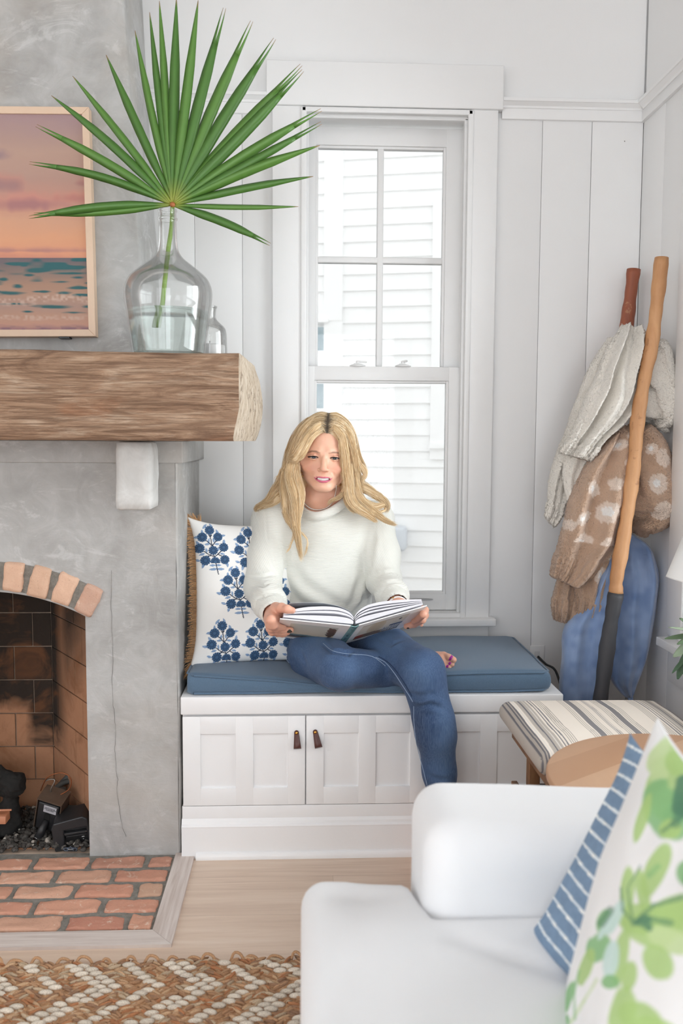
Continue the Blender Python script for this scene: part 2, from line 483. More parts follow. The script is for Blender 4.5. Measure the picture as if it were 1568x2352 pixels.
t = NT('window_glass')
fr = t.n('Fresnel'); fr.inputs['IOR'].default_value = 1.35
tr = t.n('BsdfTransparent'); tr.inputs[0].default_value = (.985, .992, .99, 1); gl = t.n('BsdfGlossy'); gl.inputs['Roughness'].default_value = .02
mx = t.n('MixShader'); t.put(mx, 0, fr.outputs[0]); t.t.links.new(tr.outputs[0], mx.inputs[1]); t.t.links.new(gl.outputs[0], mx.inputs[2]); t.t.links.new(mx.outputs[0], t.out.inputs[0])
M_glass = t.m
def local(o): return o
us = sash(.0125, .533, 1.372, 2.196, .053, .469, 1.416, 2.129, WB + .088, (.260, 1.768))
ls = sash(.0095, .536, .592, 1.412, .0495, .4815, .655, 1.3575, WB + .046, None)
for k, (x0, x1, z0, z1) in enumerate(((.052, .2495, 1.7785, 2.130), (.2705, .470, 1.7785, 2.130), (.052, .2495, 1.415, 1.7575), (.2705, .470, 1.415, 1.7575))):
    p = MB().box(x0, x1, WB + .0895, WB + .0925, z0, z1).build('pane', M_glass, us)
MB().box(.0485, .4825, WB + .0475, WB + .0505, .654, 1.3585).build('pane', M_glass, ls)
for k, (xc, rot) in enumerate(((.185, .15), (.337, .7))):
    m = MB(); yy = WB + .042
    m.lathe([(0, 0), (.026, 0), (.027, .004), (.020, .007), (.012, .009), (0, .009)], 24, c=(xc, yy, 1.4115))
    m.box(xc - .012, xc + .010, yy - .008, yy + .008, 1.418, 1.4235, .002)
    m.tube([(xc, yy, 1.42), (xc, yy, 1.43)], .006, 10)
    m.box(-.004, .030 - .012 * k, -.005, .005, .009, .015, .002, M=Matrix.Translation((xc, yy, 1.4175)) @ Matrix.Rotation(-rot, 4, 'Z') @ Matrix.Rotation(.08 - .2 * k, 4, 'Y'))
    m.build('sash_lock', M_trim, ls)
m = MB()
pts = [(.405 + .042 * math.cos(a), .629 + .0035 * math.sin(a)) for a in np.linspace(0, 2 * PI, 28)[:-1]]
m.prism(pts, WB + .024, WB + .03, axis='y'); m.build('sash_lift', plain('finger_pull_grey', (.42, .42, .42), .5), ls)
m = MB(); m.box(-.135, .646, WB - .062, WB + .03, .5525, .5775, .004); m.build('window_stool', M_trim, win)
m = MB(); m.box(-.096, .629, WB - .017, WB + .004, .42, .5525, .002); m.build('window_apron', M_trim, win)

# right-hand window seen only by its stool and casing
w2 = bpy.data.objects.new('window_2', None); C.objects.link(w2); w2.location = (XR, (RY0 + RY1) / 2, RZ0); struct(w2)
m = MB()
m.box(XR - .02, XR + .004, RY1 - .01, 2.562, .592, 2.22, .003); m.box(XR - .02, XR + .004, RY0 - .09, RY0 + .01, .592, 2.22, .003)
m.box(XR - .022, XR + .004, RY0 - .1, 2.575, 2.12, 2.20, .003); m.build('window_casing', M_trim, w2)
m = MB(); m.box(XR - .062, XR + .06, RY0 - .12, 2.53, .5665, .592, .003); m.build('window_stool', M_trim, w2)
m = MB(); m.box(XR - .016, XR + .004, RY0 - .09, 2.545, .455, .5665, .002); m.build('window_apron', M_trim, w2)
m = MB(); m.box(XR + .0, XR + .12, RY1 - .012, RY1 + .001, RZ0, RZ1); m.box(XR, XR + .12, RY0, RY0 + .012, RZ0, RZ1); m.box(XR, XR + .12, RY0, RY1, RZ1 - .012, RZ1)
m.box(XR, XR + .12, RY0, RY1, RZ0 - .02, RZ0); m.build('window_jamb', M_trim, w2)
m = MB(); x = XR + .07
for a, b in ((RY0 + .012, RY0 + .06), (RY1 - .06, RY1 - .012), (1.84, 1.88)): m.box(x - .018, x + .018, a, b, RZ0, RZ1 - .012, .002)
for a, b in ((RZ0, RZ0 + .06), (RZ1 - .065, RZ1 - .012), (1.33, 1.38)): m.box(x - .017, x + .017, RY0 + .012, RY1 - .012, a, b, .002)
s2 = m.build('sash', M_trim, w2)
MB().box(x - .002, x + .002, RY0 + .05, RY1 - .05, RZ0 + .05, RZ1 - .05).build('pane', M_glass, s2)

# baseboards that meet the floor
m = MB(); m.box(.735, XR, WB - .016, WB, 0, .14, .003); struct(m.build('baseboard_back', M_trim))
m = MB(); m.box(XR - .016, XR, -3, WB - .016, 0, .14, .003); struct(m.build('baseboard_right', M_trim))

# outlet on the back wall and the black lead beside it
o = thing('wall_outlet', 'small white outlet cover plate on the wall just above the bench cushion', 'outlet', (.81, WB, .44))
MB().box(.775, .826, WB - .006, WB, .405, .474, .002).build('cover_plate', M_trim, o)
m = MB(); m.box(.792, .809, WB - .0068, WB - .004, .43, .455, .001); m.build('socket', plain('socket_white', (.7, .7, .7)), o)
m = MB(); m.tube(catmull([(.80, 2.9, .44), (.815, 2.86, .425), (.835, 2.80, .41), (.845, 2.74, .3), (.86, 2.74, .02)], 24), .004, 8)
tag(m.build('power_cord', plain('cord_black', (.02, .02, .02), .5)), 'black electric cord hanging down behind the bench corner', 'cord')

# ------------------------------------------------------------------ the house next door
NB = Vector((.67, 6.42, 0)); NU = Vector((.973, -.229, 0)).normalized(); NN = Vector((-NU.y, NU.x, 0))  # NN points away from us
if NN.y < 0: NN = -NN
def nb(px, py):
    v = RM @ Vector((px - 784, py - 1176, FPX)); t = NN.dot(NB) / NN.dot(v); p = v * t + Vector((0, 0, CAMZ))
    return NU.dot(p - NB), p.z
NM = Matrix((( NU.x, NN.x, 0, NB.x), (NU.y, NN.y, 0, NB.y), (0, 0, 1, 0), (0, 0, 0, 1)))
M_side = plain('white_siding_paint', (.86, .86, .855), .5)
nh = thing('neighbour_house', 'white clapboard wall of the house next door seen through the window', 'house', NM @ Vector((0, 0, -.6)))
m = MB(); ex = .1155; z = -.8
z0 = nb(890, 926)[1]; z = z0 - ex * 30
for k in range(62):
    zz = z + k * ex
    V = [(-2.6, -.016, zz), (2.6, -.016, zz), (2.6, 0, zz + ex + .01), (-2.6, 0, zz + ex + .01), (-2.6, 0, zz), (2.6, 0, zz)]
    m.add(V, [(0, 1, 2, 3), (0, 4, 5, 1)], M=NM)
m.box(-2.6, 2.6, .0, .1, -1.5, 7, M=NM)
m.build('siding', M_side, nh, fix=False)
m = MB()
ul = nb(787, 850)[0]; ur = nb(990, 850)[0]; u0 = nb(745, 800)[0]; u1 = nb(757, 740)[0]
m.box(u0, ul - .0, -.03, .01, -1, 6.2, M=NM); m.box(u0 - .5, ul + .0, -.034, .0, nb(757, 738)[1] , nb(757, 700)[1], M=NM)
m.box(u0 - .5, u1, -.05, .0, nb(757, 742)[1], nb(757, 734)[1], M=NM)
zt, zb = nb(1000, 560)[1], nb(1000, 1020)[1]
m.box(ur, ur + .5, -.03, .01, zb, zt + .3, M=NM); m.box(ur - .004, ur + .6, -.055, .01, zb - .03, zb, M=NM); m.box(ur, ur + .5, -.03, 0, nb(1000, 1055)[1], zb - .03, M=NM)
m.build('window_trim', M_side, nh)
gx = u0 - .5
t = NT('outdoor_window_glass'); v = t.coord(); c = t.ramp(t.noise(v, 14, 3), [(.3, (.22, .30, .34)), (.7, (.42, .50, .53))])
M_ng = t.done(c, .1)
m = MB(); m.box(gx, u0, -.021, .004, -.3, nb(740, 752)[1], M=NM); m.build('window_pane', M_ng, nh)
for q0, q1 in ((882, 806), (946, 938)): MB().box(gx, u0, -.027, .0, nb(735, q0)[1], nb(735, q1)[1], M=NM).build('window_rail', M_side, nh)
# white box on that wall
a = nb(898, 1205); b = nb(936, 1262)
m = MB(); m.box(a[0] - .12, b[0], -.16, -.014, b[1], a[1], .03, M=NM)
tag(m.build('utility_box', plain('grey_white_plastic', (.60, .63, .67), .4)), 'rounded white utility box mounted low on the neighbouring clapboard wall', 'utility box')
# ground outside
m = MB(); m.box(-6, 8, 3.2, 9, -.8, -.6); struct(m.build('ground_outside', plain('pale_gravel', (.5, .48, .45), .9)))

# ------------------------------------------------------------------ daylight, plus an added overhead fill lamp
w = bpy.data.worlds.new('overcast_sky'); bpy.context.scene.world = w; w.use_nodes = True
w.node_tree.nodes['Background'].inputs[0].default_value = (.97, .985, 1, 1); w.node_tree.nodes['Background'].inputs[1].default_value = 1.62
def area_light(name, loc, rot, sx, sy, power, col=(1, 1, 1), spread=PI):
    d = bpy.data.lights.new(name, 'AREA'); d.shape = 'RECTANGLE'; d.size = sx; d.size_y = sy; d.energy = power; d.color = col; d.spread = spread
    o = bpy.data.objects.new(name, d); C.objects.link(o); o.location = loc; o.rotation_euler = rot
    return o
area_light('daylight_left_window', (-2.98, -.65, 1.55), (0, -PI / 2, 0), 2.1, 3.0, 19, (.895, .945, 1))
area_light('daylight_rear_window', (-1.575, -2.98, 1.15), (PI / 2, 0, 0), 2.0, 2.15, 30, (.895, .945, 1))
area_light('daylight_rear_window', (.3, -2.98, 1.15), (PI / 2, 0, 0), 1.25, 2.15, 38, (.895, .945, 1))
area_light('daylight_right_window', (XR + .115, (RY0 + RY1) / 2, 1.36), (0, PI / 2, 0), 1.45, 1.15, 34, (.93, .97, 1))

area_light('overhead_fill', (-.4, -.6, 3.04), (0, 0, 0), 2.4, 2.0, 14, (.895, .945, 1))  # unseen fill lamp added under the closed ceiling to brighten seat and floor
sc = bpy.context.scene
sc.view_settings.view_transform = 'Standard'; sc.view_settings.look = 'None'; sc.view_settings.gamma = 1; sc.view_settings.exposure = -.09;
sc.view_settings.use_curve_mapping = False
sc.cycles.use_denoising = True; sc.cycles.use_adaptive_sampling = True; sc.cycles.adaptive_threshold = .07; sc.cycles.adaptive_min_samples = 12
sc.cycles.max_bounces = 9; sc.cycles.diffuse_bounces = 6; sc.cycles.transparent_max_bounces = 16; sc.cycles.transmission_bounces = 8
sc.cycles.caustics_reflective = False; sc.cycles.caustics_refractive = False; sc.cycles.sample_clamp_indirect = 6
# ================================================================== FIREPLACE
def concrete():
    t = NT('troweled_concrete'); v = t.coord()
    a = t.noise(v, 2.6, 6, .62, .8); b = t.noise(v, 11, 7, .66, 1.2); c = t.noise(t.coord(scale=(1, 1, 3.2)), 24, 5, .6, .4)
    col = t.ramp(a, [(.3, srgb(146, 144, 141)), (.5, srgb(168, 167, 165)), (.68, srgb(188, 188, 187))])
    col = t.mix(t.math('MULTIPLY', b, .55), col, t.ramp(b, [(.35, srgb(142, 141, 137)), (.62, srgb(190, 190, 189))]))
    pale = t.ramp(t.noise(t.coord(scale=(1, 1, 1.6), loc=(3, 1, 2)), 5.5, 7, .7, 1.6), [(.56, (0, 0, 0)), (.64, (1, 1, 1))])
    col = t.mix(t.math('MULTIPLY', pale, .35), col, srgb(212, 213, 212))
    warm = t.ramp(t.noise(t.coord(loc=(7, 2, 5)), 2.2, 5, .6, .5), [(.5, (0, 0, 0)), (.72, (1, 1, 1))])
    col = t.mix(t.math('MULTIPLY', warm, .4), col, srgb(172, 160, 146))
    h = t.math('ADD', t.math('MULTIPLY', b, .6), t.math('MULTIPLY', c, .4))
    return t.done(col, .62, t.bump(h, .35, .006))
M_conc = concrete()
def concrete_pale():
    t = NT('limewashed_concrete'); v = t.coord(); b = t.noise(v, 14, 6, .6, .6)
    return t.done(t.ramp(b, [(.3, srgb(190, 189, 186)), (.7, srgb(216, 216, 214))]), .7, t.bump(b, .4, .005))
M_concp = concrete_pale()

YF = 2.412; XC = -.338
fp = thing('fireplace', 'grey troweled concrete fireplace with a brick arch and open firebox', 'fireplace', (-.95, 2.6, 0))
# opening: arch circle and jambs
AX, AZ, AR = -.862, .196, .556
def arch(x): return AZ + math.sqrt(max(0, AR * AR - (x - AX) ** 2))
xr, xl = -.592, -1.132
NSEG = 28
xsA = [xl + (xr - xl) * i / NSEG for i in range(NSEG + 1)]
m = MB()
def wob(x, z, s=.0016): return float(vnoise(np.array([[x, 0, z]]), 9, 3)[0]) * s
# breast front face as a grid with hole, softened corner on the right
def front_panel(x0, x1, z0f, z1f, nx, nz, y=YF):
    V = []; F = []
    for i in range(nx + 1):
        x = x0 + (x1 - x0) * i / nx
        za, zb = z0f(x), z1f(x)
        for j in range(nz + 1):
            z = za + (zb - za) * j / nz; V.append((x, y + wob(x, z), z))
    for i in range(nx):
        for j in range(nz): F.append((i * (nz + 1) + j, i * (nz + 1) + j + 1, (i + 1) * (nz + 1) + j + 1, (i + 1) * (nz + 1) + j))
    m.add(V, F, 0, True)
top = lambda x: 1.104
front_panel(xr, XC - .006, lambda x: 0, top, 14, 40)
front_panel(xl, xr, arch, top, NSEG, 20)
front_panel(-1.62, xl, lambda x: 0, top, 12, 40)
# rounded right corner and side
V = []; F = []
cs = [(XC - .006, YF), (XC - .0018, YF + .0016), (XC, YF + .006)] + [(XC + .0, YF + .006 + (WB - YF) * k / 8) for k in range(1, 9)]
for (x, y) in cs:
    for j in range(41):
        z = 1.104 * j / 40; V.append((x + wob(y, z, .002), y, z))
for i in range(len(cs) - 1):
    for j in range(40): F.append((i * 41 + j, i * 41 + j + 1, (i + 1) * 41 + j + 1, (i + 1) * 41 + j))
m.add(V, F, 0, True)
m.box(-1.62, -1.60, YF, WB, 0, 1.104)
# return of the opening edge (thickness of the stucco)
V = []; F = []
ring = [(xr, 0), (xr, arch(xr))] + [(x, arch(x)) for x in xsA[::-1]] + [(xl, 0)]
for (x, z) in ring: V += [(x, YF, z), (x, YF + .05, z)]
for i in range(len(ring) - 1): F.append((2 * i, 2 * i + 1, 2 * i + 3, 2 * i + 2))
m.add(V, F, 0, False)
m.build('chimney_breast', [M_conc], fp, fix=True)
# hairline crack in the render
pts = [at(px, py, Y=YF - .0008) for px, py in ((256, 1310), (255, 1370), (257, 1430), (259, 1520), (257, 1570), (259, 1610), (264, 1650), (265, 1680), (263, 1720), (266, 1760), (270, 1790), (268, 1815), (273, 1850), (276, 1880), (284, 1910), (291, 1925))]
m = MB()
rr = random.Random(3)
P = []
for a, b in zip(pts[:-1], pts[1:]):
    for k in range(4):
        p = a.lerp(b, k / 4); P.append((p.x + rr.uniform(-.0014, .0014), YF - .0012, p.z))
m.tube(P, [.0004 + .0003 * math.sin(i * .35) ** 2 for i in range(len(P))], 5, flat=.6)
m.build('crack', plain('crack_grey', srgb(104, 100, 96), .9), fp)
# the cap that steps out under the beam, and the tapered upper chimney
m = MB(); m.box(-1.64, -.3215, YF - .012, WB, 1.103, 1.163, .003); m.build('shelf_cap', M_conc, fp)
m = MB(); V = []; F = []
YU = 2.60
def rx(z): return -.462 - .034 * (z - 1.66) / .7
zs = [1.16 + (3.05 - 1.16) * k / 60 for k in range(61)]
for z in zs:
    r = rx(z); row = [(-1.58 + .03 * (z - 1.16), YU), (-1.3, YU), (-1.0, YU), (-.8, YU), (-.65, YU), (-.55, YU), (r - .008, YU), (r - .002, YU + .002), (r, YU + .008), (r, YU + .1), (r, YU + .2), (r, WB + .02)]
    for (x, y) in row:
        w_ = wob(x * 1.3 + y, z, .0035); V.append((x + (w_ if y > YU + .004 else 0), y + (w_ if y <= YU + .004 else 0), z))
nr = len(row)
for i in range(60):
    for j in range(nr - 1): F.append((i * nr + j, i * nr + j + 1, (i + 1) * nr + j + 1, (i + 1) * nr + j))
m.add(V, F, 0, True); m.build('chimney_stack', M_conc, fp)
# corbels under the beam
def corbel(x0, x1):
    m = MB(); bm = bmesh.new(); bmesh.ops.create_cube(bm, size=1); bmesh.ops.subdivide_edges(bm, edges=bm.edges[:], cuts=7, use_grid_fill=True)
    for v in bm.verts:
        p = Vector((x0 + (v.co.x + .5) * (x1 - x0), 2.30 + (v.co.y + .5) * .112, .983 + (v.co.z + .5) * .178))
        n = v.co.copy(); e = [abs(abs(c) - .5) < 1e-4 for c in n]
        if sum(e) >= 2: p -= Vector([(.004 if e[i] else 0) * (1 if n[i] > 0 else -1) for i in range(3)])
        d = float(vnoise(np.array([p]), 30, 5)[0]) * .0022
        v.co = p + Vector((d, d, d * .6))
    bm.verts.index_update(); m.add([v.co.copy() for v in bm.verts], [[v.index for v in f.verts] for f in bm.faces], 0, True); bm.free()
    return m.build('corbel', M_concp, fp)
corbel(-.483, -.387); corbel(-1.34, -1.244)

# brick arch: separate bricks on edge with mortar between, one patterned part
def brick_mat(name, tones, soot=False):
    t = NT(name); a = t.attr(); v = t.coord()
    n1 = t.noise(v, 38, 6, .7, .6); n2 = t.noise(v, 190, 4, .7)
    c = t.mix(t.math('MULTIPLY', n1, .8), a, tones[0]); c = t.mix(t.ramp(n2, [(.60, (0, 0, 0)), (.75, (.7, .7, .7))]), c, tones[1])
    pale = t.ramp(t.noise(t.coord(loc=(2, 5, 1)), 30, 5, .7, 1), [(.58, (0, 0, 0)), (.7, (.75, .75, .75))])
    c = t.mix(pale, c, tones[2])
    h = t.math('ADD', t.math('MULTIPLY', n1, .7), t.math('MULTIPLY', n2, .3))
    return t.done(c, .9, t.bump(h, .7, .004))
M_brick = brick_mat('reclaimed_brick', (srgb(196, 150, 126), srgb(132, 106, 92), srgb(222, 204, 186)))
t = NT('grey_mortar'); v = t.coord(); n1 = t.noise(v, 60, 6, .7)
M_mort = t.done(t.ramp(n1, [(.3, srgb(112, 109, 102)), (.7, srgb(146, 143, 136))]), .95, t.bump(n1, .8, .004))

def rough_brick(c, R, size, seed, tone, cuts=5, r=.006, amp=.003):
    bm = bmesh.new(); bmesh.ops.create_cube(bm, size=1); bmesh.ops.subdivide_edges(bm, edges=bm.edges[:], cuts=cuts, use_grid_fill=True)
    V = np.array([v.co[:] for v in bm.verts]); bm.verts.index_update(); F = np.array([[v.index for v in f.verts] for f in bm.faces]); bm.free()
    s = np.array(size) / 2; P = V * 2 * s
    q = np.clip(P, -(s - r), s - r); d = P - q; L = np.linalg.norm(d, axis=1); m_ = L > 1e-6
    P[m_] = q[m_] + d[m_] / L[m_, None] * np.minimum(L[m_], r)[:, None]
    nd = np.stack([vnoise(P + seed, 45, k + seed) for k in range(3)], 1) * amp + np.stack([vnoise(P + seed, 120, k + 9 + seed) for k in range(3)], 1) * amp * .4
    P = P + nd
    return P @ np.array(R).T + np.array(c), F, np.tile(np.array(tone), (len(P), 1))
class NPB:
    def __init__(s): s.V = []; s.F = []; s.K = []; s.n = 0
    def add(s, V, F, K):
        s.V.append(V); s.F.append(F + s.n); s.K.append(np.broadcast_to(np.array(K), V.shape) if np.ndim(K) == 1 else K); s.n += len(V)
    def build(s, name, mats, parent=None, smooth=True):
        return link(name, mesh_np(name, np.concatenate(s.V), np.concatenate(s.F), smooth, np.concatenate(s.K)), mats, parent)
b = NPB(); TH = math.asin((xr - .005 - AX) / AR) if False else .52
tones = [srgb(224, 190, 164), srgb(216, 184, 158), srgb(228, 194, 168), srgb(198, 166, 148), srgb(222, 190, 162), srgb(212, 174, 152), srgb(218, 192, 168)]
pitch = .0705 / (AR + .046)
for k in range(-8, 9):
    th = .486 - (8 - k) * pitch
    if th < -.50: continue
    c = (AX + (AR + .046) * math.sin(th), YF - .006 + .05, AZ + (AR + .046) * math.cos(th))
    R = Matrix.Rotation(th + rr.uniform(-.02, .02), 3, 'Y')
    V, F, K = rough_brick(c, R, (.0545 + rr.uniform(-.002, .002), .112, .083 + rr.uniform(-.003, .004)), k + 20, tones[(k + 9) % 7], 6)
    b.add(V, F, K)
ba = b.build('brick_arch', M_brick, fp)
m = MB(); V = []; F = []
for i in range(41):
    th = -.515 + 1.03 * i / 40
    for rr_, yy in ((AR + .006, YF - .0016), (AR + .083, YF - .0016), (AR + .083, YF + .1), (AR + .006, YF + .1)):
        V.append((AX + rr_ * math.sin(th), yy - .001 + wob(th, rr_, .002), AZ + rr_ * math.cos(th)))
for i in range(40):
    for j in range(4): F.append((i * 4 + j, i * 4 + (j + 1) % 4, (i + 1) * 4 + (j + 1) % 4, (i + 1) * 4 + j))
F += [(0, 1, 2, 3), (160, 163, 162, 161)]
m.add(V, F, 0, False); m.build('arch_mortar', M_mort, ba)

# firebox lining: big firebricks with raised joints; soot stains by height
def fire_mat():
    t = NT('sooty_firebrick'); v = t.coord(); n1 = t.noise(v, 14, 6, .65, .6); n2 = t.noise(v, 120, 3)
    c = t.mix(n1, srgb(160, 114, 84), srgb(182, 136, 104)); c = t.mix(t.math('MULTIPLY', n2, .25), c, srgb(150, 108, 82))
    sp = t.n('SeparateXYZ'); t.put(sp, 0, v)
    # black soot spread high on the back and creeping along the corner (a stain of its own shape)
    zz = t.math('ADD', sp.outputs['Z'], t.math('MULTIPLY', t.math('SUBTRACT', t.noise(v, 7, 4, .6, .5), .5), .22))
    yy = t.math('SUBTRACT', 2.735, sp.outputs['Y'])
    s1 = t.n('MapRange'); t.put(s1, 0, t.math('SUBTRACT', zz, t.math('MULTIPLY', yy, 1.15))); s1.inputs[1].default_value = .20; s1.inputs[2].default_value = .46
    xx = t.math('ADD', sp.outputs['X'], t.math('MULTIPLY', t.math('SUBTRACT', t.noise(t.coord(loc=(4, 4, 4)), 12, 4), .5), .06))
    s2 = t.n('MapRange'); t.put(s2, 0, xx); s2.inputs[1].default_value = -.86; s2.inputs[2].default_value = -.835
    s3 = t.n('MapRange'); t.put(s3, 0, zz); s3.inputs[1].default_value = .22; s3.inputs[2].default_value = .28
    s4 = t.n('MapRange'); t.put(s4, 0, zz); s4.inputs[1].default_value = .315; s4.inputs[2].default_value = .36
    s5 = t.n('MapRange'); t.put(s5, 0, yy); s5.inputs[1].default_value = .12; s5.inputs[2].default_value = .03
    back = t.math('MULTIPLY', s5.outputs[0], t.math('MAXIMUM', s4.outputs[0], t.math('MULTIPLY', s2.outputs[0], s3.outputs[0])))
    side = t.math('MULTIPLY', t.math('SUBTRACT', 1, s5.outputs[0]), t.math('MULTIPLY', s1.outputs[0], .93))
    soot = t.math('MAXIMUM', back, side, True)
    c = t.mix(t.math('MULTIPLY', soot, .965), c, (.012, .010, .008))
    scorch = t.n('MapRange'); t.put(scorch, 0, t.noise(t.coord(loc=(1, 8, 3)), 9, 4, .6, .8)); scorch.inputs[1].default_value = .52; scorch.inputs[2].default_value = .7
    c = t.mix(t.math('MULTIPLY', scorch.outputs[0], .55), c, srgb(120, 76, 44))
    return t.done(c, .92, t.bump(t.math('ADD', n1, t.math('MULTIPLY', n2, .5)), .45, .004))
M_fire = fire_mat()
YBK = 2.735; xb = -.777; xbl = 2 * AX - xb
m = MB()
c0 = [(xr, YF + .045), (xb, YBK), (xbl, YBK), (xl, YF + .045)]
hz = [-.01, .099, .205, .311, .417, .523, .629, .735, .85]
def wallface(p, q, shift, top):
    """one lining wall built of separate bricks with mortar lines"""
    p = Vector((*p, 0)); q = Vector((*q, 0)); u = (q - p); L = u.length; u.normalize(); nrm = Vector((u.y, -u.x, 0))
    if nrm.dot(Vector((AX, 2.5, 0)) - (p + q) / 2) < 0: nrm = -nrm
    for i in range(len(hz) - 1):
        e = [0]; x = .21 * (.5 if i % 2 else 1) * shift
        while x < L - .02: e.append(x); x += .215
        e.append(L)
        for a, bb in zip(e[:-1], e[1:]):
            a2, b2 = a + .002, bb - .002; z0, z1 = hz[i] + .002, hz[i + 1] - .002
            P = [p + u * a2, p + u * b2]
            V = [(*(P[k] + nrm * dn).to_tuple()[:2], z) for z in (z0, z1) for k in (0, 1) for dn in (0, -.03)]
            m.add(V, [(0, 2, 6, 4), (1, 5, 7, 3), (0, 1, 3, 2), (4, 6, 7, 5), (0, 4, 5, 1), (2, 3, 7, 6)], 0, False)
    V = [(*(p - nrm * .005).to_tuple()[:2], -.02), (*(q - nrm * .005).to_tuple()[:2], -.02), (*(q - nrm * .005).to_tuple()[:2], .9), (*(p - nrm * .005).to_tuple()[:2], .9)]
    m.add(V, [(0, 1, 2, 3)], 1, False)
wallface(c0[0], c0[1], .62, 1); wallface(c0[1], c0[2], .55, 1); wallface(c0[2], c0[3], .62, 1)
m.box(-1.2, -.55, YF + .05, YBK + .03, .84, .87); m.box(-1.2, -.55, YF + .05, YBK + .03, -.012, .004)
t = NT('sooty_joint'); M_joint = t.done(t.ramp(t.noise(t.coord(), 30, 4), [(.3, srgb(112, 94, 82)), (.7, srgb(150, 132, 116))]), .95)
m.build('firebox_lining', [M_fire, M_joint], fp)

# ------------------------------------------------------------------ beam mantel
def beam_mat():
    t = NT('rough_hewn_beam'); v = t.coord(scale=(2.6, 11, 16)); v2 = t.coord(scale=(5, 60, 110))
    n1 = t.noise(v, 1.7, 9, .68, 1.5); n2 = t.noise(v2, 1.5, 6, .7, .6); n3 = t.noise(t.coord(scale=(3, 5, 6), loc=(3, 3, 3)), 1.6, 5, .6, .8)
    c = t.ramp(n1, [(.18, srgb(84, 62, 48)), (.36, srgb(138, 108, 86)), (.5, srgb(170, 138, 112)), (.64, srgb(192, 166, 142)), (.8, srgb(210, 190, 168))])
    c = t.mix(t.ramp(n2, [(.40, (.75, .75, .75)), (.55, (0, 0, 0))]), c, srgb(110, 82, 62))
    c = t.mix(t.ramp(n3, [(.58, (0, 0, 0)), (.72, (.4, .4, .4))]), c, srgb(176, 116, 78))
    h = t.math('ADD', t.math('MULTIPLY', n1, .75), t.math('MULTIPLY', n2, .45))
    return t.done(c, .85, t.bump(h, .9, .012))
def endgrain_mat():
    t = NT('sawn_beam_end'); v = t.coord(scale=(30, 30, 9)); n = t.noise(v, 2.2, 6, .7, .6); n2 = t.noise(t.coord(), 26, 5, .7, .8)
    c = t.ramp(n, [(.3, srgb(146, 128, 108)), (.5, srgb(190, 174, 154)), (.7, srgb(210, 197, 180))])
    c = t.mix(t.ramp(n2, [(.36, (.7, .7, .7)), (.46, (0, 0, 0))]), c, srgb(104, 84, 66))
    return t.done(c, .9, t.bump(t.math('ADD', n, n2), .8, .008))
bt = thing('mantel_beam', 'rough-hewn brown timber beam forming the mantel shelf over the fireplace', 'mantel', (-.9, 2.33, 1.163))
NX, NA = 240, 96; X0 = -1.75
sec = []
Y0, Y1, Z0, Z1 = 2.152, 2.565, 1.1635, 1.3765
per = []
def rr_profile(n):
    # rounded-rectangle section, larger rounding at the lower front
    out = []; L = [(Y0, Z0), (Y1, Z0), (Y1, Z1), (Y0, Z1)]; rad = [.022, .02, .03, .008]
    seg = []
    for i in range(4):
        p = L[i]; r = rad[i]; cy_ = p[0] + (r if i in (0, 3) else -r); cz = p[1] + (r if i < 2 else -r)
        a0 = [PI, 1.5 * PI, 0, .5 * PI][i]
        seg.append([(cy_ + r * math.cos(a0 + PI / 2 * k / 6), cz + r * math.sin(a0 + PI / 2 * k / 6)) for k in range(7)])
    pts = sum(seg, []); P = np.array(pts + [pts[0]]); d = np.r_[0, np.cumsum(np.linalg.norm(np.diff(P, axis=0), axis=1))]
    s = np.linspace(0, d[-1], n + 1)[:-1]
    return np.stack([np.interp(s, d, P[:, 0]), np.interp(s, d, P[:, 1])], 1)
pr_ = rr_profile(NA)
V = np.zeros((NX, NA, 3))
def xend(y, z):   # right end: sawn a little askew, bulging at mid height toward the back
    return -.152 + (y - Y0) * .045 + .020 * np.clip(1 - ((z - 1.262) / .1) ** 2, 0, 1) * (y - Y0) / .4 - np.clip(1.24 - z, 0, 1) * .22 * np.clip(1 - (y - Y0) / .25, 0, 1)
for i in range(NX):
    s = i / (NX - 1); xe = xend(pr_[:, 0], pr_[:, 1]); V[i, :, 0] = X0 + (xe - X0) * s; V[i, :, 1] = pr_[:, 0]; V[i, :, 2] = pr_[:, 1]
Q = V.reshape(-1, 3); S = Q * np.array([3, 14, 22]); S2 = Q * np.array([9, 60, 70])
cy_, cz = (Y0 + Y1) / 2, (Z0 + Z1) / 2
nrm = np.stack([np.zeros(len(Q)), Q[:, 1] - cy_, (Q[:, 2] - cz) * 1.8], 1); nrm /= np.linalg.norm(nrm, axis=1)[:, None]
front = (Q[:, 1] < Y0 + .02); flat = np.where(front, 1.0, .25)
d = vnoise(S, 1, 3) * .0065 + vnoise(S2, .5, 4) * .0035 + vnoise(S2, 1.2, 6) * .0015
gash = np.clip(vnoise(Q * np.array([5, 10, 34]), 1, 12) - .45, 0, 1) * -.022
d = (d + gash) * flat
Q = Q + nrm * d[:, None]; Q[:, 2] = np.maximum(Q[:, 2], Z0)
F = grid_faces(NX, NA, True)
link('beam_log', mesh_np('beam_log', Q, F, True), beam_mat(), bt)
E_ = Q.reshape(NX, NA, 3)[-1]; rings = 9; cen = E_.mean(0)
V = []
for k in range(rings):
    f = 1 - k / (rings - 1) * .999; P = cen + (E_ - cen) * f
    P[:, 0] = xend(P[:, 1], P[:, 2]) + (0 if k == 0 else 1) * (.002 + vnoise(P, 40, 8) * .0035 + vnoise(P * np.array([1, 1, .3]), 110, 9) * .002)
    V.append(P)
V[0] = E_.copy(); V = np.array(V).reshape(-1, 3)
link('sawn_end', mesh_np('sawn_end', V, grid_faces(rings, NA, True), True), endgrain_mat(), bt)

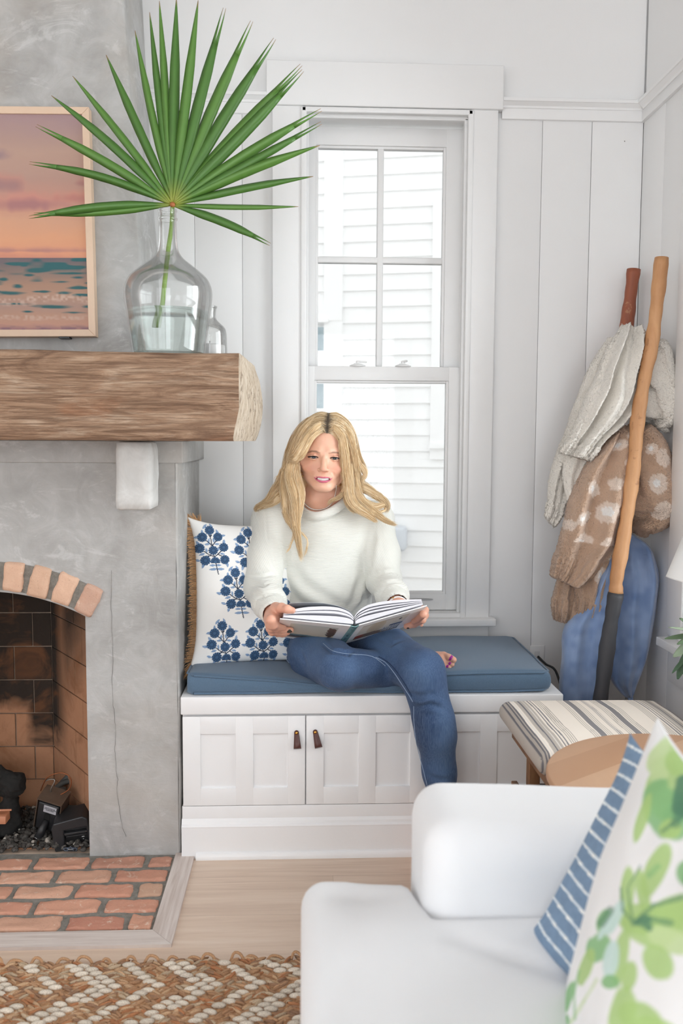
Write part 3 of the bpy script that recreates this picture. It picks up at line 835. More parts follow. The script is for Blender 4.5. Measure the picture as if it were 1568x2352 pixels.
# ------------------------------------------------------------------ brick hearth let into the floor
hb = thing('hearth', 'reclaimed red brick hearth at floor level with a pale wood border', 'hearth', (-.85, 2.18, 0))
b = NPB(); rr = random.Random(5)
htones = [srgb(208, 152, 128), srgb(200, 140, 118), srgb(214, 168, 144), srgb(204, 170, 146), srgb(188, 134, 116), srgb(216, 180, 156), srgb(190, 122, 104)]
cols = np.linspace(2.405, 2.022, 6)
rowsx = [[-.352, -.425, -.58, -.735, -.89, -1.05, -1.2, -1.36], [-.352, -.50, -.655, -.81, -.97, -1.12, -1.3], [-.352, -.428, -.585, -.74, -.9, -1.06, -1.2, -1.36], [-.352, -.495, -.665, -.82, -.98, -1.15, -1.3], [-.352, -.42, -.57, -.745, -.9, -1.06, -1.2]]
for i in range(5):
    y0, y1 = cols[i + 1] + .004, cols[i] - .004
    for a, c_ in zip(rowsx[i][:-1], rowsx[i][1:]):
        L = abs(a - c_) - .015; tone = np.array(htones[rr.randrange(7)]) * rr.uniform(.9, 1.08)
        V, F, K = rough_brick(((a + c_) / 2, (y0 + y1) / 2, -.018 + rr.uniform(-.001, .001)), Matrix.Rotation(rr.uniform(-.02, .02), 3, 'Z'), (L, y1 - y0 - rr.uniform(.006, .014), .05), rr.randrange(99), tone, 9, .006, .0036)
        b.add(V, F, K)
hp = b.build('brick_paving', M_brick, hb)
MB().box(-1.4, -.35, 2.018, 2.43, -.02, .001).build('mortar_bed', M_mort, hp)
def wash_wood():
    t = NT('whitewashed_wood'); v = t.coord(scale=(1, 1, 1)); n = t.noise(t.coord(scale=(4, 60, 4), rot=(0, 0, .9)), 1, 5, .6, .5); n2 = t.noise(t.coord(scale=(60, 3, 4)), 1.4, 5, .6, .4)
    sp = t.n('SeparateXYZ'); t.put(sp, 0, t.coord()); 
    c = t.ramp(n2, [(.3, srgb(184, 168, 158)), (.5, srgb(206, 193, 186)), (.72, srgb(220, 211, 204))])
    return t.done(c, .5, t.bump(n2, .2, .002))
M_wash = wash_wood()
def wash_wood2():
    t = NT('whitewashed_wood_long'); n2 = t.noise(t.coord(scale=(3, 60, 4)), 1.4, 5, .6, .4)
    c = t.ramp(n2, [(.3, srgb(184, 170, 162)), (.5, srgb(206, 194, 187)), (.72, srgb(220, 212, 205))])
    return t.done(c, .5, t.bump(n2, .2, .002))
m = MB(); m.prism([(-.352, 2.0205), (-.298, 1.958), (-.298, 2.41), (-.352, 2.41)], -.01, .008, axis='z'); m.build('border_board', M_wash, hb)
m = MB(); m.prism([(-.352, 2.0195), (-.2985, 1.957), (-1.5, 1.957), (-1.5, 2.0195)], -.01, .008, axis='z'); m.build('border_board', wash_wood2(), hb)

# ------------------------------------------------------------------ gas fittings inside
M_black = plain('sooty_black_metal', (.022, .022, .024), .45, 60, .3, .002)
M_rust = plain('heat_browned_steel', srgb(92, 76, 64), .5, 40, .3, .002, .35)
# lava granules: a bed of rough lumps
b = NPB(); rr = random.Random(9)
bm = bmesh.new(); bmesh.ops.create_icosphere(bm, subdivisions=2, radius=1); bm.verts.index_update()
IV = np.array([v.co[:] for v in bm.verts]); IF = np.array([[v.index for v in f.verts] for f in bm.faces]); bm.free()
V0 = []
for k in range(1500):
    y = rr.uniform(2.432, 2.70); x = rr.uniform(-1.02, -.60 - max(0, (y - 2.44)) * .58); r = rr.uniform(.003, .0085)
    P = IV * r * np.array([1, 1, .8]); P = P + vnoise(P + k, 190, k % 7)[:, None] * r * .8 * IV
    g = rr.uniform(.035, .10); col = (g * 1.12, g, g * .88) if rr.random() > .05 else (.42, .38, .33)
    b.add(P + np.array([x, y, .012 + rr.uniform(0, .016)]), IF, col)
t = NT('lava_granule_grey'); M_lava = t.done(t.attr(), .95, t.bump(t.noise(t.coord(), 220, 4), .8, .003))
lv = b.build('lava_granules', M_lava); tag(lv, 'bed of dark grey lava granules on the firebox floor', 'lava rock', kind='stuff')
# pilot valve in its tilted bracket
pv = thing('pilot_valve', 'tilted brown metal gas pilot valve box with paper label and round knob', 'gas valve', (-.73, 2.50, .0))
TM = Matrix.Translation((-.722, 2.515, .105)) @ Matrix.Rotation(.24, 4, 'Y') @ Matrix.Rotation(.32, 4, 'X') @ Matrix.Rotation(-.12, 4, 'Z')
m = MB(); w_, h_, d_2 = .037, .07, .06
m.box(-w_, -w_ + .0025, -.028, d_2 - .028, -h_, .035, M=TM); m.box(w_ - .0025, w_, -.028, d_2 - .028, -h_, .035, M=TM); m.box(-w_, w_, -.03, d_2 - .026, .035, .038, M=TM)
m.build('bracket', M_rust, pv)
m = MB(); m.box(-w_ + .006, w_ - .006, -.03, .03, -h_ + .004, .028, .004, M=TM); m.build('valve_body', M_black, pv)
m = MB(); pts = [(.009 * math.cos(a), .009 * math.sin(a) - .012) for a in np.linspace(0, PI, 10)] + [(.009 * math.cos(a), .009 * math.sin(a) - .04) for a in np.linspace(PI, 2 * PI, 10)]
m.prism(pts, -.0315, -.0295, axis='y', M=TM); m.build('slot', plain('slot_black', (.004, .004, .004), .9), pv)
m = MB(); m.tube([TM @ Vector((0, -.03, -.03)), TM @ Vector((-.004, -.062, -.068))], [.009, .013], 16); kb = m.build('knob', M_black, pv)
ctr = TM @ Vector((-.0042, -.0635, -.0697)); ax = (TM @ Vector((-.004, -.062, -.068)) - TM @ Vector((0, -.03, -.03))).normalized()
RK = ax.to_track_quat('Z', 'Y').to_matrix().to_4x4()
m = MB()
for k in range(7):
    a0 = k / 7 * 2 * PI; pts = [Matrix.Translation(ctr) @ RK @ Vector((.0085 * math.cos(a0 + q * .16), .0085 * math.sin(a0 + q * .16), .0005)) for q in range(4)]
    m.tube(pts, .0008, 5)
M_ink = plain('pale_print', (.7, .7, .7), .6)
m.build('dial_marks', M_ink, kb)
m = MB(); LM = TM @ Matrix.Translation((.006, -.0305, .012)); m.box(-.019, .019, -.0006, .0004, -.012, .012, M=LM); lb = m.build('paper_label', plain('label_paper', srgb(178, 178, 184), .7), pv)
def text_mesh(name, body, size, M, mat, parent=None, align='CENTER', extrude=.0002):
    cu = bpy.data.curves.new('lettering', 'FONT'); cu.body = body; cu.size = size; cu.align_x = align; cu.align_y = 'CENTER'; cu.extrude = extrude; cu.space_line = .95
    o = bpy.data.objects.new('lettering', cu); C.objects.link(o); bpy.context.view_layer.update()
    me = bpy.data.meshes.new_from_object(o.evaluated_get(bpy.context.evaluated_depsgraph_get())); me.name = name
    bpy.data.objects.remove(o); bpy.data.curves.remove(cu); me.transform(M)
    for p in me.polygons: p.use_smooth = False
    me.materials.clear()
    return link(name, me, mat, parent)
text_mesh('lettering', 'PILOT MUST BE\n"ON" FOR REMOTE\nOPERATION', .0042, LM @ Matrix.Translation((0, -.001, .001)) @ Matrix.Rotation(PI / 2, 4, 'X'), plain('label_ink', (.05, .05, .06), .7), lb)
for k, (mt, pts) in enumerate(((plain('copper_tube', srgb(150, 92, 60), .35, Metallic=.8), [(-.045, .01, .03), (-.035, .02, .075), (0, .03, .098), (.03, .03, .09), (.035, .02, .06), (.008, .01, .03)]), (plain('steel_wire', srgb(150, 146, 140), .35, Metallic=.8), [(-.045, .01, .03), (-.04, .02, .06), (-.012, .02, .075), (-.015, .01, .05), (-.014, .01, .035)]))):
    m = MB(); m.tube(catmull([TM @ Vector(p) for p in pts], 30), .0017, 7); m.build('wire', mt, pv)
# gas pipe behind
m = MB(); m.tube([(-.70, 2.56, .05), (-.705, 2.56, .14)], .011, 14); m.tube([(-.72, 2.55, .075), (-.63, 2.53, .085)], [.016, .013], 14); m.lathe([(0, -.014), (.02, -.014), (.022, 0), (.02, .014), (0, .014)], 14, c=(-.705, 2.556, .075))
m.tube(catmull([(-.76, 2.60, .10), (-.72, 2.62, .13), (-.69, 2.63, .135), (-.665, 2.64, .155)], 14), .008, 10); m.tube(catmull([(-.75, 2.62, .10), (-.70, 2.64, .15), (-.695, 2.645, .14)], 14), .009, 10)
tag(m.build('gas_pipe', plain('dusty_grey_iron', srgb(70, 72, 70), .7, 50, .4, .002, .3)), 'dusty dark iron gas pipe with elbow behind the valve box', 'pipe')
# remote receiver box
rc = thing('receiver_box', 'black plastic remote receiver box by the right firebox wall', 'receiver box', (-.65, 2.46, .01))
RMx = Matrix.Translation((-.655, 2.475, .058)) @ Matrix.Rotation(-.10, 4, 'Y') @ Matrix.Rotation(.12, 4, 'Z') @ Matrix.Rotation(.10, 4, 'X')
m = MB()
pts = [(-.05, -.05), (-.052, .02), (-.044, .036), (.036, .046), (.05, .036), (.053, -.045), (.046, -.047), (.043, .012), (-.018, .012), (-.022, -.05)]
m.prism(pts, -.036, .045, axis='y', M=RMx); bo = m.build('case', M_black, rc); bv = bo.modifiers.new('soft', 'BEVEL'); bv.width = .004; bv.segments = 2
m = MB(); m.box(-.020, .044, -.022, .03, -.047, .010, .002, M=RMx); m.build('inner_box', plain('inner_black', (.010, .010, .011), .5), rc)
m = MB(); m.box(-.018, .045, -.038, -.02, -.004, .003, .001, M=RMx); m.box(-.015, .042, -.034, -.02, -.012, -.008, .001, M=RMx); m.build('louvre', M_black, rc)
m = MB(); m.box(.026, .033, -.0235, -.0218, -.0225, -.0205, M=RMx); m.box(.028, .031, -.0235, -.0218, -.029, -.028, M=RMx); m.build('status_mark', M_ink, rc)
# small slide-switch legend plate in front of it
SM = Matrix.Translation((-.649, 2.4265, .0155)) @ Matrix.Rotation(.02, 4, 'Y')
pl = thing('switch_plate', 'tiny black switch plate with pale printed legend below the receiver box', 'switch plate', (-.649, 2.428, .008))
MB().box(-.019, .019, -.001, .004, -.006, .005, M=SM).build('plate', plain('plate_black', (.012, .013, .016), .5), pl)
m = MB()
for A in ([(-.019, .001), (-.015, .004), (-.008, .004)], [(-.008, .004), (-.004, .004), (0, .008), (.004, .004), (.008, .004)], [(.008, .004), (.015, .004), (.019, .001), (.015, -.004)], [(-.008, .004), (-.008, -.005)], [(.008, .004), (.008, -.005)], [(-.019, .001), (-.015, -.004), (-.008, -.004)]):
    m.tube([SM @ Vector((x, -.0015, z)) for x, z in A], .0004, 5)
m.build('outline', plain('print_blue_white', srgb(150, 165, 190), .6), pl)
text_mesh('lettering', 'REMOTE', .0034, SM @ Matrix.Translation((0, -.0015, .0)) @ Matrix.Rotation(PI / 2, 4, 'X'), M_ink, pl)
# charred log and burner lip at the frame edge
b = SDF((-1.06, 2.42, 0), (-.81, 2.70, .34), .004)
b.chain([(-1.0, 2.60, .12), (-.90, 2.545, .17), (-.835, 2.525, .165)], [.045, .042, .035], .01); b.chain([(-.95, 2.53, .02), (-.86, 2.535, .055), (-.846, 2.53, .12)], [.05, .042, .02], .01)
V, Q = b.mesh(1); N = normals(V, Q); V = V + N * (vnoise(V, 45, 2) * .006 + vnoise(V, 120, 3) * .003)[:, None]
tag(link('charred_log', mesh_np('charred_log', V, Q), plain('charcoal_black', (.012, .011, .010), .95, 90, .6, .004)), 'charred black gas log at the left edge of the firebox', 'log')
m = MB(); m.box(-.90, -.838, 2.46, 2.50, .075, .098, .002); m.tube([(-.90, 2.47, .112), (-.824, 2.47, .113)], .003, 8)
t = NT('hot_burner_plate'); ps = t.n('BsdfPrincipled'); t.put(ps, 'Base Color', srgb(178, 122, 94)); t.put(ps, 'Emission Color', (1, .28, .06, 1)); t.put(ps, 'Emission Strength', .05); t.t.links.new(ps.outputs[0], t.out.inputs[0])
tag(m.build('burner_plate', t.m), 'glowing orange metal pilot burner plate beside the valve box', 'burner')
# ================================================================== WINDOW SEAT
def rbox(x0, x1, y0, y1, z0, z1, r, n):
    """closed box surface with even grid on each side and rounded edges -> V, F (quads), U (0..1 box coords before rounding)"""
    s = np.array([x1 - x0, y1 - y0, z1 - z0]); nx, ny, nz = n
    def cosp(k): return np.linspace(0, 1, k + 1)
    g = [cosp(nx), cosp(ny), cosp(nz)]
    V = []; F = []; key = {}
    def vid(p):
        q = tuple(np.round(p, 6))
        if q not in key: key[q] = len(V); V.append(p)
        return key[q]
    for ax in range(3):
        u, w = [(1, 2), (2, 0), (0, 1)][ax]
        for side in (0.0, 1.0):
            for i in range(len(g[u]) - 1):
                for j in range(len(g[w]) - 1):
                    q = []
                    for (a, b) in ((i, j), (i + 1, j), (i + 1, j + 1), (i, j + 1)):
                        p = [0, 0, 0]; p[ax] = side; p[u] = g[u][a]; p[w] = g[w][b]; q.append(vid(tuple(p)))
                    F.append(q if side else q[::-1])
    U = np.array(V); P = (U - .5) * s; h = s / 2
    rr_ = np.minimum(r, h - 1e-5)
    q = np.clip(P, -(h - rr_), h - rr_); d = P - q; L = np.linalg.norm(d, axis=1); m_ = L > 1e-9
    P[m_] = q[m_] + d[m_] / L[m_, None] * np.minimum(L[m_], np.min(rr_))[:, None]
    return P + np.array([(x0 + x1) / 2, (y0 + y1) / 2, (z0 + z1) / 2]), np.array(F), U

BX0, BX1, BY = -.333, .735, 2.40
be = thing('window_bench', 'white built-in window seat cabinet with panelled doors and leather pulls', 'bench', (.2, 2.65, 0))
m = MB(); m.box(BX0, BX1, BY - .006, WB - .02, .409, .459, .003); m.build('bench_top', M_bench, be)
m = MB(); m.box(BX0 + .003, BX1 - .012, BY + .014, WB - .02, .146, .409); m.build('carcass', M_bench, be)
def door(x0, x1):
    m = MB(); z0, z1 = .149, .4025; w = x1 - x0; y0, y1 = BY - .004, BY + .014
    a, b, c, d = x0 + .145 * w, x0 + .43 * w, x0 + .575 * w, x0 + .857 * w; pz0, pz1 = .1985, .3535
    for q in ((x0, a), (b, c), (d, x1)): m.box(q[0], q[1], y0, y1, z0, z1, .0014)
    for q in ((a, b), (c, d)):
        m.box(q[0] - .001, q[1] + .001, y0 + .0002, y1, z0, pz0, .0006); m.box(q[0] - .001, q[1] + .001, y0 + .0002, y1, pz1, z1, .0006)
        m.box(q[0] - .002, q[1] + .002, y0 + .0065, y1, pz0 - .002, pz1 + .002)
    return m.build('door', M_bench, be)
doors = [door(-.3285, .0105), door(.0135, .3525), door(.3555, .6945)]
M_leather = plain('brown_leather', srgb(84, 48, 42), .42, 240, .25, .0006, .15)
M_brass = plain('brass', srgb(214, 160, 80), .25, Metallic=1.0)
def pull(xc, ztop, lean, parent):
    m = MB(); prof = []
    for k in range(25):   # strap from rivet down, around the loop and back up
        t = k / 24
        if t < .5: s = t / .5; z = -.002 - .040 * s; y = -.0035 - .011 * math.sin(s * PI * .62) ** 1.3; w = .0065 + .004 * s
        else: s = (1 - t) / .5; z = -.002 - .0415 * s - .0008; y = -.0005 - .0065 * math.sin(s * PI * .5) ** 2 ; w = .0065 + .004 * s
        prof.append((y, z, w))
    V = []; F = []
    for (y, z, w) in prof:
        V += [(-w, y - .0011, z), (w, y - .0011, z), (w, y + .0011, z), (-w, y + .0011, z)]
    for i in range(24):
        for j in range(4): F.append((i * 4 + j, i * 4 + (j + 1) % 4, (i + 1) * 4 + (j + 1) % 4, (i + 1) * 4 + j))
    M = Matrix.Translation((xc, BY - .005, ztop)) @ Matrix.Rotation(lean, 4, 'Y')
    m.add(V, F, 0, True, M)
    cap = [(.0066 * math.cos(a), .0070 * math.sin(a) + .0005) for a in np.linspace(0, PI, 12)] + [(-.0068, -.006), (.0068, -.006)]
    m.prism(cap, -.0045, -.0022, axis='y', M=M)
    h = m.build('handle', M_leather, parent)
    m = MB(); m.lathe([(0, .0028), (.0022, .0025), (.0040, .0012), (.0044, 0), (0, 0)], 20, M=M @ Matrix.Translation((0, -.0046, 0)) @ Matrix.Rotation(PI / 2, 4, 'X'))
    m.build('rivet', M_brass, h)
pull(-.0135, .356, -.06, doors[0]); pull(.0385, .3575, -.22, doors[1])
m = MB(); m.box(BX0 + .001, BX1 - .012, BY - .002, BY + .02, .098, .1465, .0015)
prof = [(BY + .01, .0), (BY - .012, .0), (BY - .012, .088), (BY - .0125, .091), (BY - .0105, .095), (BY - .008, .097), (BY - .0065, .103), (BY - .0025, .111), (BY + .01, .112)]
m.prism(prof, BX0 + .0, BX1 - .012, axis='x'); m.build('base_board', M_bench, be)
m = MB(); prof = [(BY - .012, .0)] + [(BY - .012 - .011 * math.cos(a), .0195 * math.sin(a)) for a in np.linspace(0, PI / 2, 8)] + [(BY - .012, .0195)]
m.prism(prof, -.293, BX1 - .012, axis='x', smooth=False); m.build('quarter_round', M_bench, be)
m = MB(); m.box(BX1 - .03, BX1 - .012, BY, WB - .02, 0, .41); m.build('side_panel', M_bench, be)

# cushion
def denim_mat(name, c1, c2, sc=900):
    t = NT(name); v = t.coord(); a = t.noise(v, sc, 2, .6); b = t.noise(v, 5, 3); c = t.noise(v, 260, 3, .7)
    col = t.mix(a, c1, c2); col = t.mix(t.math('MULTIPLY', c, .35), col, tuple(x * 1.35 for x in c2)); col = t.mix(t.math('MULTIPLY', b, .2), col, c1)
    return t.done(col, .9, t.bump(t.math('ADD', a, c), .25, .001), Sheen_Weight=.25)
M_cush = denim_mat('blue_grey_chambray', srgb(62, 84, 106), srgb(98, 123, 147))
def cush_dip(x, y):
    d = .030 * np.exp(-((x - .10) / .20) ** 2) * np.exp(-((y - 2.44) / .22) ** 2) + .026 * np.exp(-((x - .06) / .2) ** 2) * np.exp(-((y - 2.7) / .2) ** 2)
    return d + .006 * np.exp(-((x - .42) / .1) ** 2) * np.exp(-((y - 2.55) / .1) ** 2) + .008 * np.exp(-((x + .2) / .1) ** 2)
CX0, CX1, CY0, CY1, CZ0, CZ1 = -.318, .700, 2.412, 2.862, .4595, .522
cu = thing('seat_cushion', 'long blue-grey fabric bench cushion with piped edges on the window seat', 'cushion', (.2, 2.64, .459))
V, F, U = rbox(CX0, CX1, CY0, CY1, CZ0, CZ1, .014, (120, 56, 10))
crown = .012 * (1 - (2 * U[:, 0] - 1) ** 6) * (1 - (2 * U[:, 1] - 1) ** 4)
side = (np.sin(U[:, 2] * PI)) * .006
V[:, 1] -= side * (U[:, 1] < .02); V[:, 0] += side * (U[:, 0] > .98)
V[:, 2] += U[:, 2] * (crown - cush_dip(V[:, 0], V[:, 1])) + U[:, 2] * vnoise(V, 7, 2) * .0035
V[:, 2] += (1 - U[:, 2]) * .0035 * np.clip(np.sin(V[:, 0] * 9 + 1), 0, 1) * (U[:, 1] < .1)
link('cushion_body', mesh_np('cushion_body', V, F), M_cush, cu)
def piping(z_of):
    pts = []; r = .02
    P = [(CX0 + r, CY0 - .0), (CX1 - r, CY0 - .0), (CX1, CY0 + r), (CX1, CY1 - r), (CX1 - r, CY1), (CX0 + r, CY1), (CX0, CY1 - r), (CX0, CY0 + r), (CX0 + r, CY0)]
    for a, b in zip(P[:-1], P[1:]):
        n = max(3, int(math.hypot(b[0] - a[0], b[1] - a[1]) / .015))
        for k in range(n): pts.append((a[0] + (b[0] - a[0]) * k / n, a[1] + (b[1] - a[1]) * k / n))
    pts.append(pts[0])
    return [(x + (.001 if x > CX1 - .01 else 0), y - (.0015 if y < CY0 + .01 else 0), z_of(x, y)) for x, y in pts]
zt = lambda x, y: CZ1 - .005 - float(cush_dip(np.array(x), np.array(y))) + float(vnoise(np.array([[x, y, CZ1]]), 7, 2)[0]) * .0035 + .0
m = MB(); m.tube(piping(zt), .0032, 8, caps=False); m.build('piping', M_cush, cu)
m = MB(); m.tube(piping(lambda x, y: CZ0 + .005 + .0035 * max(0, math.sin(x * 9 + 1)) * (y < CY0 + .05)), .0032, 8, caps=False); m.build('piping', M_cush, cu)

# ------------------------------------------------------------------ pillows
def pillow(w, h, t, nu=120, nv=120, pinch=.07, ear=.06, seed=0, wr=.004):
    """soft square pillow in its own frame: x across, z up, -y the front. returns V, F, uv(-1..1), side"""
    a = np.linspace(-1, 1, nu); b = np.linspace(-1, 1, nv); A, B = np.meshgrid(a, b, indexing='ij')
    def shape(sgn):
        ex = 1 - pinch * (1 - np.abs(B) ** 2.2); ez = 1 - pinch * (1 - np.abs(A) ** 2.2)
        x = A * w / 2 * ex * (1 + ear * (np.abs(A) * np.abs(B)) ** 6); z = B * h / 2 * ez * (1 + ear * (np.abs(A) * np.abs(B)) ** 6)
        T = t / 2 * ((1 - A ** 2).clip(0) ** .55 * (1 - B ** 2).clip(0) ** .55) ** .8
        P = np.stack([x, sgn * T, z], -1).reshape(-1, 3)
        wv = vnoise(P * np.array([1, 0, 1]) + np.array([0, sgn * 3, 0]), 11, seed) * wr + vnoise(P + sgn, 26, seed + 1) * wr * .4
        edge = (1 - (np.maximum(np.abs(A), np.abs(B)) ** 8)).ravel()
        P[:, 1] += wv * edge
        return P
    Vf = shape(-1); Vb = shape(1); Ff = grid_faces(nu, nv)
    F = np.concatenate([Ff, Ff[:, ::-1] + len(Vf)])
    return np.concatenate([Vf, Vb]), F, np.concatenate([np.stack([A, B], -1).reshape(-1, 2)] * 2), np.r_[np.zeros(len(Vf)), np.ones(len(Vb))]

# embroidered pillow: motif drawn as flowers, leaves and stems
ZF = 1 / 685.
def mo(x, y): return ((x - 790) * ZF, (1228 - y) * ZF)
FLW = [(750, 975, 62), (655, 1068, 64), (855, 1068, 60), (620, 1215, 64), (925, 1210, 60), (790, 1250, 60), (690, 1380, 64), (935, 1375, 60), (815, 1400, 62)]
LEAF = [(690, 922, 45, 15, 50), (775, 915, 42, 14, -65), (655, 1003, 40, 14, 95), (585, 1065, 38, 15, 8), (850, 1000, 42, 15, 115), (925, 1050, 34, 13, 5), (600, 1148, 42, 16, 125), (540, 1240, 40, 16, -15), (930, 1142, 42, 15, 85), (735, 1120, 36, 13, 75), (798, 1115, 32, 12, 105), (715, 1165, 38, 12, 5), (838, 1165, 38, 12, -3), (705, 1245, 34, 12, 100), (650, 1297, 40, 14, 15), (858, 1230, 30, 11, 85), (905, 1297, 34, 12, -10), (595, 1372, 36, 14, 160), (660, 1450, 38, 15, 75), (965, 1440, 40, 14, 100), (780, 1447, 42, 13, 0), (850, 1447, 40, 13, 0), (790, 1498, 60, 14, 3), (875, 1498, 55, 14, -3)]
STEM = [[(850, 1565), (828, 1460), (806, 1335)], [(806, 1335), (730, 1300), (660, 1245)], [(806, 1335), (850, 1300), (895, 1255)], [(760, 1318), (715, 1325), (690, 1345)], [(850, 1300), (880, 1320), (915, 1330)], [(806, 1335), (790, 1300)], [(778, 1192), (735, 1140), (690, 1105)], [(778, 1192), (765, 1120), (757, 1035)], [(778, 1192), (815, 1140), (845, 1110)], [(740, 1045), (757, 1065), (776, 1042)]]
def motif(P, H):
    """P: points in metres about the motif centre, height H -> colour index weights"""
    q = P / H; out = np.zeros(len(P), int); tone = np.zeros(len(P))
    for (x, y, l, w_, ang) in LEAF:
        cx_, cy_ = mo(x, y); a = math.radians(ang); d = q - np.array([cx_, cy_]); u = d[:, 0] * math.cos(a) + d[:, 1] * math.sin(a); v = -d[:, 0] * math.sin(a) + d[:, 1] * math.cos(a)
        L = l * ZF; W = w_ * ZF * 1.15; m_ = (np.abs(u) < L) & (np.abs(v) < W * (1 - (u / L) ** 2))
        out[m_] = 1; tone[m_] = .5 + .5 * np.sin(v[m_] * 900 + u[m_] * 500)
    for pl_ in STEM:
        pp = [mo(*p) for p in pl_]
        for a, b in zip(pp[:-1], pp[1:]):
            d, _ = seg_dist(q, a, b); m_ = d < .0088; out[m_] = 2; tone[m_] = 0
    for i, (x, y, r) in enumerate(FLW):
        cx_, cy_ = mo(x, y); d = q - np.array([cx_, cy_]); rr_ = np.hypot(d[:, 0], d[:, 1]); th = np.arctan2(d[:, 1], d[:, 0])
        R = r * ZF * (.92 + .12 * np.abs(np.sin(th * 6 + i)))
        m_ = rr_ < R
        if i == 8: m_ &= d[:, 1] > -.03
        out[m_] = 3; tone[m_] = (.5 + .5 * np.sin(th[m_] * 12 + i)) * (rr_[m_] / R[m_]) * .9 + .35 * (rr_[m_] < R[m_] * .3)
    return out, tone
def place(o, parent_parts, origin, X, Z):
    """put pillow parts (already children of o) so local x->X, z->Z"""
    X = Vector(X).normalized(); Z = Vector(Z); Z = (Z - X * Z.dot(X)).normalized(); Y = Z.cross(X)
    o.matrix_world = Matrix(((X.x, Y.x, Z.x, origin[0]), (X.y, Y.y, Z.y, origin[1]), (X.z, Y.z, Z.z, origin[2]), (0, 0, 0, 1)))
def link_local(name, me, mats, parent):
    o = link(name, me, mats); o.parent = parent; return o

tp = thing('throw_pillow', 'white pillow with blue embroidered flowers and tan fringe leaning by the fireplace', 'pillow', (0, 0, 0))
PW, PH = .40, .415
V, F, uv, sd = pillow(PW, PH, .12, 300, 330, .035, .09, 4, .004)
xy = V[:, [0, 2]]; H = .152
K = np.tile(np.array(srgb(242, 241, 238)), (len(V), 1)); lift = np.zeros(len(V))
for (mx_, mz) in ((-.148, .128), (-.036, .120), (.075, .128), (-.078, .0), (.03, -.004), (.138, 0), (-.116, -.152), (-.006, -.150), (.105, -.152), (.19, -.135)):
    d = xy - np.array([mx_, mz]); n_ = (np.abs(d[:, 0]) < .075) & (np.abs(d[:, 1]) < .09) & (sd == 0)
    o_, tn = motif(d[n_], H); k_ = K[n_]; l_ = lift[n_]
    for idx, ca, cb in ((1, srgb(120, 148, 184), srgb(152, 176, 206)), (2, srgb(26, 46, 70), srgb(26, 46, 70)), (3, srgb(28, 54, 86), srgb(96, 134, 174))):
        m_ = o_ == idx; k_[m_] = np.array(ca) + (np.array(cb) - np.array(ca)) * np.clip(tn[m_], 0, 1)[:, None]; l_[m_] = .0012 if idx != 1 else .0007
    K[n_] = k_; lift[n_] = np.maximum(l_, lift[n_])
V[:, 1] -= lift
# the top left corner folds forward a little and the fabric pulls into the seam
link_local('pillow_body', mesh_np('pillow_body', V, F, True, K), vcol('embroidered_linen', .9, 700, .25, .0008), tp)
# fringe
b = NPB(); rr = random.Random(12)
nu, nv = 300, 330
def outline():
    i = [(-1, t) for t in np.linspace(-1, 1, 260)] + [(t, 1) for t in np.linspace(-1, 1, 250)] + [(1, t) for t in np.linspace(1, -1, 260)] + [(t, -1) for t in np.linspace(1, -1, 250)]
    for (A, B) in i:
        ex = 1 - .035 * (1 - abs(B) ** 2.2); ez = 1 - .035 * (1 - abs(A) ** 2.2); e = 1 + .09 * (abs(A) * abs(B)) ** 6
        yield A, B, A * PW / 2 * ex * e, B * PH / 2 * ez * e
tri = np.array([(math.cos(a), math.sin(a)) for a in (0, 2.1, 4.2)])
for (A, B, x, z) in outline():
    if (B < -.97 and A > -.45) or (B > .97 and A > -.86): continue
    n_ = np.array([A ** 9 if abs(A) > .9 else 0, 0, B ** 9 if abs(B) > .9 else 0]); n_ = n_ / (np.linalg.norm(n_) + 1e-9)
    for q in range(2):
        L = rr.uniform(.017, .024); j = np.array([rr.gauss(0, .12), rr.gauss(-.12, .14), rr.gauss(-.06, .12)])
        dirn = n_ + j; p0 = np.array([x + rr.uniform(-.001, .001), rr.uniform(-.004, .004), z]); p1 = p0 + n_ * L * .4; p2 = p0 + dirn * L; p2[2] -= .002
        P = np.array([p0, p1, p2]); s1 = np.cross(n_, [0, 1, 0]); s2 = np.array([0, 1, 0]); r_t = .0009
        ring = np.concatenate([P[i] + r_t * (1 - .3 * i / 2) * (tri[:, :1] * s1 + tri[:, 1:] * s2) for i in range(3)])
        f = [(i * 3 + k, i * 3 + (k + 1) % 3, (i + 1) * 3 + (k + 1) % 3, (i + 1) * 3 + k) for i in range(2) for k in range(3)]
        g = rr.uniform(.75, 1.2); b.add(ring, np.array(f), np.array(srgb(206, 164, 120)) * g)
fo = b.build('fringe', vcol('tan_fringe', .9, 0), None); fo.parent = tp
place(tp, None, (-.120, 2.612, .712), (.965, .24, -.03), (-.075, .20, .97))
# ================================================================== PERSON
def A3(px, py, y): return np.array(at(px, py, Y=y))
per = thing('person', 'smiling person with long blonde hair in cream sweater and jeans reading on the bench', 'person', (.12, 2.66, .5))
# ---- head frame: x to her left (picture right), y out of the face, z up
H0 = A3(746, 1048.5, 2.60); ZS = .855
roll, pitch, yaw = math.radians(2.6), math.radians(2), math.radians(-3)
hx = np.array([1, 0, 0.]); hy = np.array([0, -1, 0.]); hz_ = np.array([0, 0, 1.])
Rw = Matrix.Rotation(roll, 3, 'Y') @ Matrix.Rotation(pitch, 3, 'X') @ Matrix.Rotation(yaw, 3, 'Z')
HB = np.array(Rw) @ np.stack([hx, hy, hz_], 1)
def hw(p):
    p = np.array(p, float); p[..., 2] = np.where(p[..., 2] < 0, p[..., 2] * ZS, p[..., 2]); return H0 + p @ HB.T
def zf(L): return [(x, y, z / ZS if z < 0 else z) for x, y, z in L]

